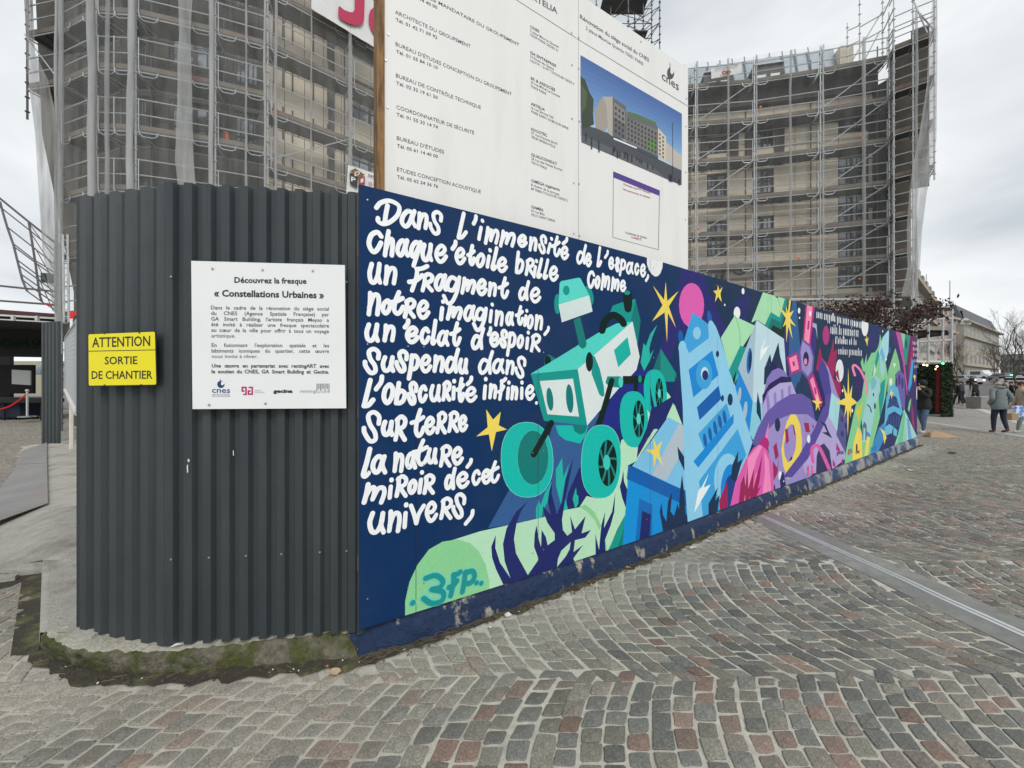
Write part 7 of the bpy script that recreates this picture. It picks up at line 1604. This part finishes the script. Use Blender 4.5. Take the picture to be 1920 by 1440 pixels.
    if hood: # hood lying on the shoulders, or up
        m = MB()
        if hood == 'up': m.ball((0, (hy-.03)*k, 1.64*k), (.115*k, .115*k, .12*k), n=14, m=9)
        else:
            pts = [(.10*math.cos(a)*k, (lean+.0-.09*abs(math.sin(a)) if math.sin(a) < 0 else lean+.05*math.sin(a))*k, (1.485-.02*math.sin(a))*k) for a in [i*2*math.pi/12 for i in range(13)]]; m.tube(pts, .045*k, 8)
        m.build('hood', top, t, smooth=True)
    # jacket hem: a flared skirt of cloth over the hips
    m = MB(); n = 16; rows = ((1.10, .185, .145), (.95, .20, .16), (.80, .205, .165), (.78, .195, .155))
    for z, rx, ry in rows:
        for i in range(n): a = 2*math.pi*i/n; w_ = 1+.03*math.sin(5*a+z*9); m.v.append((rx*k*w_*math.cos(a), ry*k*w_*math.sin(a), (z+.008*math.sin(3*a))*k))
    for j in range(3):
        for i in range(n): m.f.append((j*n+i, j*n+(i+1) % n, (j+1)*n+(i+1) % n, (j+1)*n+i)); m.m.append(0)
    m.build('jacket_hem', top, t, smooth=True)
    if pack: m = MB(); m.box(-.15*k, -.30*k, 1.02*k, .15*k, -.12*k, 1.42*k); o = m.build('backpack', pack, t); b_ = o.modifiers.new('b', 'BEVEL'); b_.width = .05*k; b_.segments = 3
    return t
def gp(u, v): p = G(u, v); return (p.x, p.y, 0)
jk = mat('grey_green_jacket', (.17, .205, .205), .85, var=.12, vscale=9, bump=.4, bscale=22, dist=.03); nvj = mat('navy_jeans', (.018, .025, .045), .85, var=.15, vscale=12, bump=.3, bscale=30); blj = mat('blue_jeans', (.07, .12, .20), .85, var=.3, vscale=9, bump=.3, bscale=30)
blkc = mat('black_jacket', (.012, .012, .014), .8, var=.1); drk = mat('dark_trousers', (.02, .02, .024), .85); brs = mat('brown_shoe', (.12, .05, .03), .5); whs = mat('pale_shoe', (.55, .53, .48), .6); bei = mat('beige_coat', (.38, .32, .24), .85, var=.1); grt = mat('pale_green_trousers', (.17, .23, .20), .85, var=.1); hbr = mat('brown_hair', (.05, .03, .02), .8); hgr = mat('grey_hair', (.3, .28, .26), .8)
p1 = person('person', 'man in grey green hooded jacket and dark jeans walking away', gp(1874, 812), 1.74, R(-8), jk, nvj, brs, hood='down', arms='pocket', stride=.07)
m = MB(); m.ball((0, .02, 1.60), (.093, .085, .045), n=12, m=7); m.build('hair', hgr, p1, smooth=True)
p2 = person('person', 'person in beige coat and pale green trousers carrying bags at right edge', gp(1922, 812), 1.70, R(60), bei, grt, whs, hair=hbr, arms='swing', stride=.20, lean=.05)
p3 = person('person', 'person in black hooded jacket and blue jeans behind the far end of mural', gp(1731, 812), 1.74, R(95), blkc, blj, whs, hood='up', arms='face', stride=.12)
p4 = person('person', 'person in dark jacket with backpack left of pair walking up the street', (G(1803, 763).x, 27.0, terr(0, 27)), 1.76, R(-5), blkc, drk, whs, hair=mat('black_hair', (.01, .01, .01), .7), pack=mat('grey_backpack', (.03, .035, .05), .7), stride=.2)
p5 = person('person', 'person in black coat and blue trousers right of the backpack walker', (G(1814, 761).x, 27.6, terr(0, 27.6)), 1.80, R(8), blkc, nvj, whs, hair=hbr, stride=.24)
p6 = person('person', 'dark clothed person half hidden at the corner of the fir covered stall', (G(1794, 760).x, 28.5, terr(0, 28.5)), 1.72, R(20), blkc, drk, brs, hair=hbr, stride=.1)
for u, v, Y, hgt, t_, lab in ((1897, 0, 27, 1.75, blkc, 'person in black jacket just right of the grey jacketed man'), (1887, 0, 31, 1.68, bei, 'small distant person in beige coat seen over the walking man shoulder'), (1909, 0, 26, 1.78, drk, 'broad person in dark clothes between the walking man and picture edge'), (1789, 0, 40, 1.7, blkc, 'far person in dark clothes beside the stall corner'), (1822, 0, 45, 1.7, drk, 'tiny distant pedestrian near the concrete blocks'), (1870, 0, 48, 1.7, jk, 'tiny distant pedestrian on the right pavement of the road')):
    person('person', lab, ((u-960)/F*Y, Y, terr(0, Y)), hgt, R(random.uniform(-60, 60)), t_, drk, brs, hair=hbr, stride=random.uniform(.08, .22))
# bags held by the person at the right edge
bg = thing('carrier_bag', 'white and blue plastic carrier bag held by the person in beige coat', 'bag'); q = W(1909, 771, 12.0); m = MB(); m.prism([(q.x-.14, 11.95), (q.x+.14, 11.95), (q.x+.13, 12.08), (q.x-.13, 12.08)], q.z-.2, q.z+.17); o = m.build('bag_body', mat('white_blue_plastic', (.62, .68, .8), .4, col2=(.12, .25, .6), c2scale=9, c2pos=(.52, .56)), bg); md = o.modifiers.new('b', 'BEVEL'); md.width = .03; md.segments = 2
bg = thing('paper_carrier', 'brown paper bag hanging beside the white carrier bag', 'bag'); q = W(1899, 780, 12.0); m = MB(); m.prism([(q.x-.12, 11.93), (q.x+.06, 11.9), (q.x+.08, 12.05), (q.x-.1, 12.07)], q.z-.13, q.z+.08); m.build('bag_body', mat('kraft_paper', (.36, .25, .15), .8), bg)
# ------------------------------------------------------------------ concrete blocks
cbm = mat('block_concrete', (.26, .25, .225), .9, var=.15, vscale=4, bump=.3)
for i, (u0, u1, v0, v1, lab) in enumerate(((1816, 1828, 744, 759, 'low concrete block leftmost beside the walking pair'), (1828, 1840, 746, 762, 'middle concrete block of the three on the pavement'), (1838, 1858, 742, 767, 'nearest and tallest concrete block left of the walking man'))):
    p = G((u0+u1)/2, v1); Y = p.y; w_ = (u1-u0)/F*Y*.86; h = (v1-v0)/F*Y*.92; m = MB(); m.box(-w_/2, 0, 0, w_/2, w_*1.4, h); o = m.build('concrete_block', cbm); o.location = (p.x, Y, 0); md = o.modifiers.new('b', 'BEVEL'); md.width = .03; md.segments = 2; tag(o, lab, 'concrete block', 'concrete blocks on the pavement')
# ------------------------------------------------------------------ road and cars
mb = MB(); 
def road_x(Y, u): return (u-960)/F*Y
prev = None
for Y, ul, ur in ((30, 1816, 1990), (40, 1816, 1950), (55, 1822, 1930), (75, 1828, 1900), (100, 1830, 1885), (140, 1838, 1876)):
    z = min(terr(0, Y), 5.5)-.012; c = [(road_x(Y, ul), Y, z), (road_x(Y, ur), Y, z)]; mb.v += c
    n = len(mb.v)
    if n > 2: mb.f.append((n-4, n-3, n-1, n-2)); mb.m.append(0)
tag(mb.build('road', mat('dark_asphalt', (.135, .135, .13), .8, var=.12, vscale=1)), kind='structure')
mb = MB()
for Y in (33, 35.5): z = terr(0, Y)+.004; mb.add([(road_x(Y, 1822), Y, z), (road_x(Y, 1880), Y, z), (road_x(Y, 1880), Y+.45, z+.02), (road_x(Y, 1822), Y+.45, z+.02)], [(0, 1, 2, 3)])
tag(mb.build('road_marking', mat('road_paint', (.5, .5, .48), .7)), kind='structure')
tyre = mat('tyre', (.02, .02, .02), .8); cgl = mat('car_glass', (.02, .025, .03), .1, spec=.8); hl = emit('headlight_glow', (1, .95, .85), 3); tyr = tyre
def car(label, u, Y, col, yaw, van=False, group='distant cars', beacon=None):
    t = thing('parked_car', label, 'car', group, ((u-960)/F*Y, Y, terr(0, Y)), yaw); cm = mat('car_'+col, {'white': (.7, .7, .7), 'black': (.02, .02, .025), 'grey': (.2, .21, .22), 'silver': (.45, .46, .47)}[col], .3)
    prof = [(-2.1, .3), (-2.12, .75), (-1.75, .95), (-1.1, 1.42), (.5, 1.45), (1.2, .98), (2.0, .82), (2.1, .35)] if not van else [(-2.3, .3), (-2.3, 1.7), (-2.1, 1.95), (1.0, 1.95), (1.5, 1.2), (2.2, 1.0), (2.3, .35)]
    m = MB(); n = len(prof)
    for sx, wf in ((-1, 1), (1, 1)): m.v += [(sx*(.86 if z < 1.0 else .72 if not van else .84), y, z) for y, z in prof]
    m.f = [tuple(range(n)), tuple(range(2*n-1, n-1, -1))]+[(i, n+i, n+(i+1) % n, (i+1) % n) for i in range(n)]; m.m = [0]*len(m.f); me = m.mesh('body', cm, False); fix_normals(me); o = link('body', me, t); b_ = o.modifiers.new('b', 'BEVEL'); b_.width = .06; b_.segments = 2
    H_ = 1.42 if not van else 1.85
    m = MB(); m.hexa([(-.62, 1.18, 1.02), (.62, 1.18, 1.02), (.55, .6, H_-.04), (-.55, .6, H_-.04), (-.62, 1.26, 1.02), (.62, 1.26, 1.02), (.55, .68, H_-.04), (-.55, .68, H_-.04)]); me = m.mesh('windscreen', cgl); fix_normals(me); link('windscreen', me, t)
    m = MB(); m.hexa([(-.6, -1.75, .98), (.6, -1.75, .98), (.55, -1.2, H_-.06), (-.55, -1.2, H_-.06), (-.6, -1.84, .98), (.6, -1.84, .98), (.55, -1.28, H_-.06), (-.55, -1.28, H_-.06)]); me = m.mesh('rear_window', cgl); fix_normals(me); link('rear_window', me, t)
    for sx in (-1, 1):
        m = MB(); m.box(sx*.80-.06, -1.2, .98, sx*.80+.06, .7, H_-.1); m.build('side_window', cgl, t)
        for y in (-1.35, 1.35): m = MB(); m.tube([(sx*.72, y, .32), (sx*.9, y, .32)], .32, 12); m.build('wheel', tyre, t)
        m = MB(); m.ball((sx*.62, 2.06 if not van else 2.24, .68), (.14, .08, .09), n=8, m=5); m.build('headlight', hl, t)
        m = MB(); m.box(sx*.62-.12, -2.15 if not van else -2.34, .7, sx*.62+.12, -2.08, .84); m.build('tail_light', mat('tail_red', (.4, .01, .01), .4), t)
    if beacon: m = MB(); m.box(-.5, -.1, 1.46, .5, .1, 1.6); m.build('beacon', beacon, t)
    return t
redb = emit('red_beacon', (1, .05, .05), 4); grb = emit('green_roof_sign', (.1, .8, .5), 2)
for u, Y, c, yw, van, bc, lab in ((1809, 60, 'silver', 175, False, None, 'silver car parked left of the road near the bare trees'), (1838, 86, 'white', 180, True, None, 'white van facing down the far end of the road'), (1849, 92, 'black', 178, False, redb, 'dark car with red beacon light at the end of the road'), (1860, 88, 'white', 182, False, None, 'white car with headlights on right of the red beacon'), (1882, 74, 'grey', 185, False, None, 'grey car parked on the right side of the road'), (1900, 58, 'silver', 188, False, grb, 'pale taxi with green roof light behind the walking man'), (1916, 50, 'white', 190, False, None, 'white car cut by the right edge behind the bags'), (1922, 64, 'black', 188, False, None, 'black car behind the taxi at the right edge')):
    car(lab, u, Y, c, R(yw), van, 'distant cars', bc)
# ------------------------------------------------------------------ litter
kp = mat('kraft_paper', (.36, .25, .15), .8)
p = G(1770, 821); m = MB(); pts = [(-.33, .06, .0), (-.30, .35, .02), (-.05, .40, .10), (.18, .22, .12), (.40, -.05, .02), (.05, -.06, .0), (-.29, .1, .16), (-.05, .2, .19), (.16, .10, .13)]
m.add([(p.x+x, p.y+y, z+.003) for x, y, z in pts], [(0, 5, 7, 6), (5, 4, 8, 7), (6, 7, 2, 1), (7, 8, 3, 2), (0, 6, 1), (8, 4, 3)]); tag(m.build('paper_bag', kp), 'crumpled brown paper bag lying on the ground past the mural end', 'paper bag')
for i, (u, v, s, lab, mm) in enumerate(((628, 1262, .035, 'pale curled dry leaf below the mossy kerb', mat('pale_leaf', (.55, .42, .26), .8)), (613, 1252, .014, 'tiny orange leaf piece in the kerb gutter', mat('orange_leaf', (.55, .18, .05), .8)), (951, 1155, .03, 'white torn paper scrap in the gutter below the graffiti hill', mat('white_scrap', (.7, .7, .68), .7)),
      (1178, 1066, .03, 'yellow leaf in the gutter below the dark painted plant', mat('yellow_leaf', (.6, .42, .08), .8)), (1709, 883, .06, 'white paper piece on the cobbles in front of the far mural end', mat('white_scrap', (.7, .7, .68), .7)), (1786, 851, .09, 'small black litter strip on the cobbles beyond the mural', mat('dark_crumb', (.06, .05, .04), .9)), (1828, 821, .05, 'small white scrap behind the feet of the walking man', mat('white_scrap', (.7, .7, .68), .7)), (1300, 1029, .05, 'flat white stain of paper near the kerb', mat('white_scrap', (.7, .7, .68), .7)), (1157, 1066, .018, 'small white crumb beside the yellow leaf', mat('white_scrap', (.7, .7, .68), .7)), (1105, 1092, .014, 'reddish brick chip in the gutter', mat('brick_chip', (.45, .13, .05), .8)))):
    p = G(u, v); m = MB(); rg = random.Random(i); n = 7; pts = [(p.x+s*rg.uniform(.5, 1.1)*math.cos(a*2*math.pi/n), p.y+s*rg.uniform(.5, 1.1)*math.sin(a*2*math.pi/n), .008+rg.uniform(0, s*.35)) for a in range(n)]; m.add(pts+[(p.x, p.y, .012)], [(a, (a+1) % n, n) for a in range(n)]); tag(m.build('litter', mm), lab, 'litter', 'litter on the ground')
p = G(330, 1213, KT+.006); m = MB(); m.add([(p.x-.02, p.y-.02, KT+.016), (p.x+.02, p.y-.005, KT+.02), (p.x+.028, p.y+.02, KT+.014), (p.x-.01, p.y+.012, KT+.02)], [(0, 1, 2, 3)]); tag(m.build('litter', mat('white_scrap', (.7, .7, .68), .7)), 'white paper scrap on top of the mossy kerb', 'litter', 'litter on the ground')
# straw and roots tangled along the kerb foot
mb = MB(); rg = random.Random(77)
for k in range(520):
    i = rg.randrange(len(botl)-1); f = rg.random(); a, b = botl[i], botl[i+1]; p = a+(b-a)*f; d = (b-a).normalized(); n_ = Vector((d.y, -d.x, 0)); p = p+n_*abs(rg.gauss(.01, .03)); L_ = rg.uniform(.03, .14)
    q = p+d*L_*rg.choice((-1, 1))+n_*rg.uniform(-.01, .05); mb.tube([(p.x, p.y, .012), ((p.x+q.x)/2, (p.y+q.y)/2, .012+rg.uniform(.005, .03)), (q.x, q.y, .010)], .0016, 3)
tag(mb.build('dead_roots', mat('root_brown', (.10, .08, .05), .9)), kind='stuff')
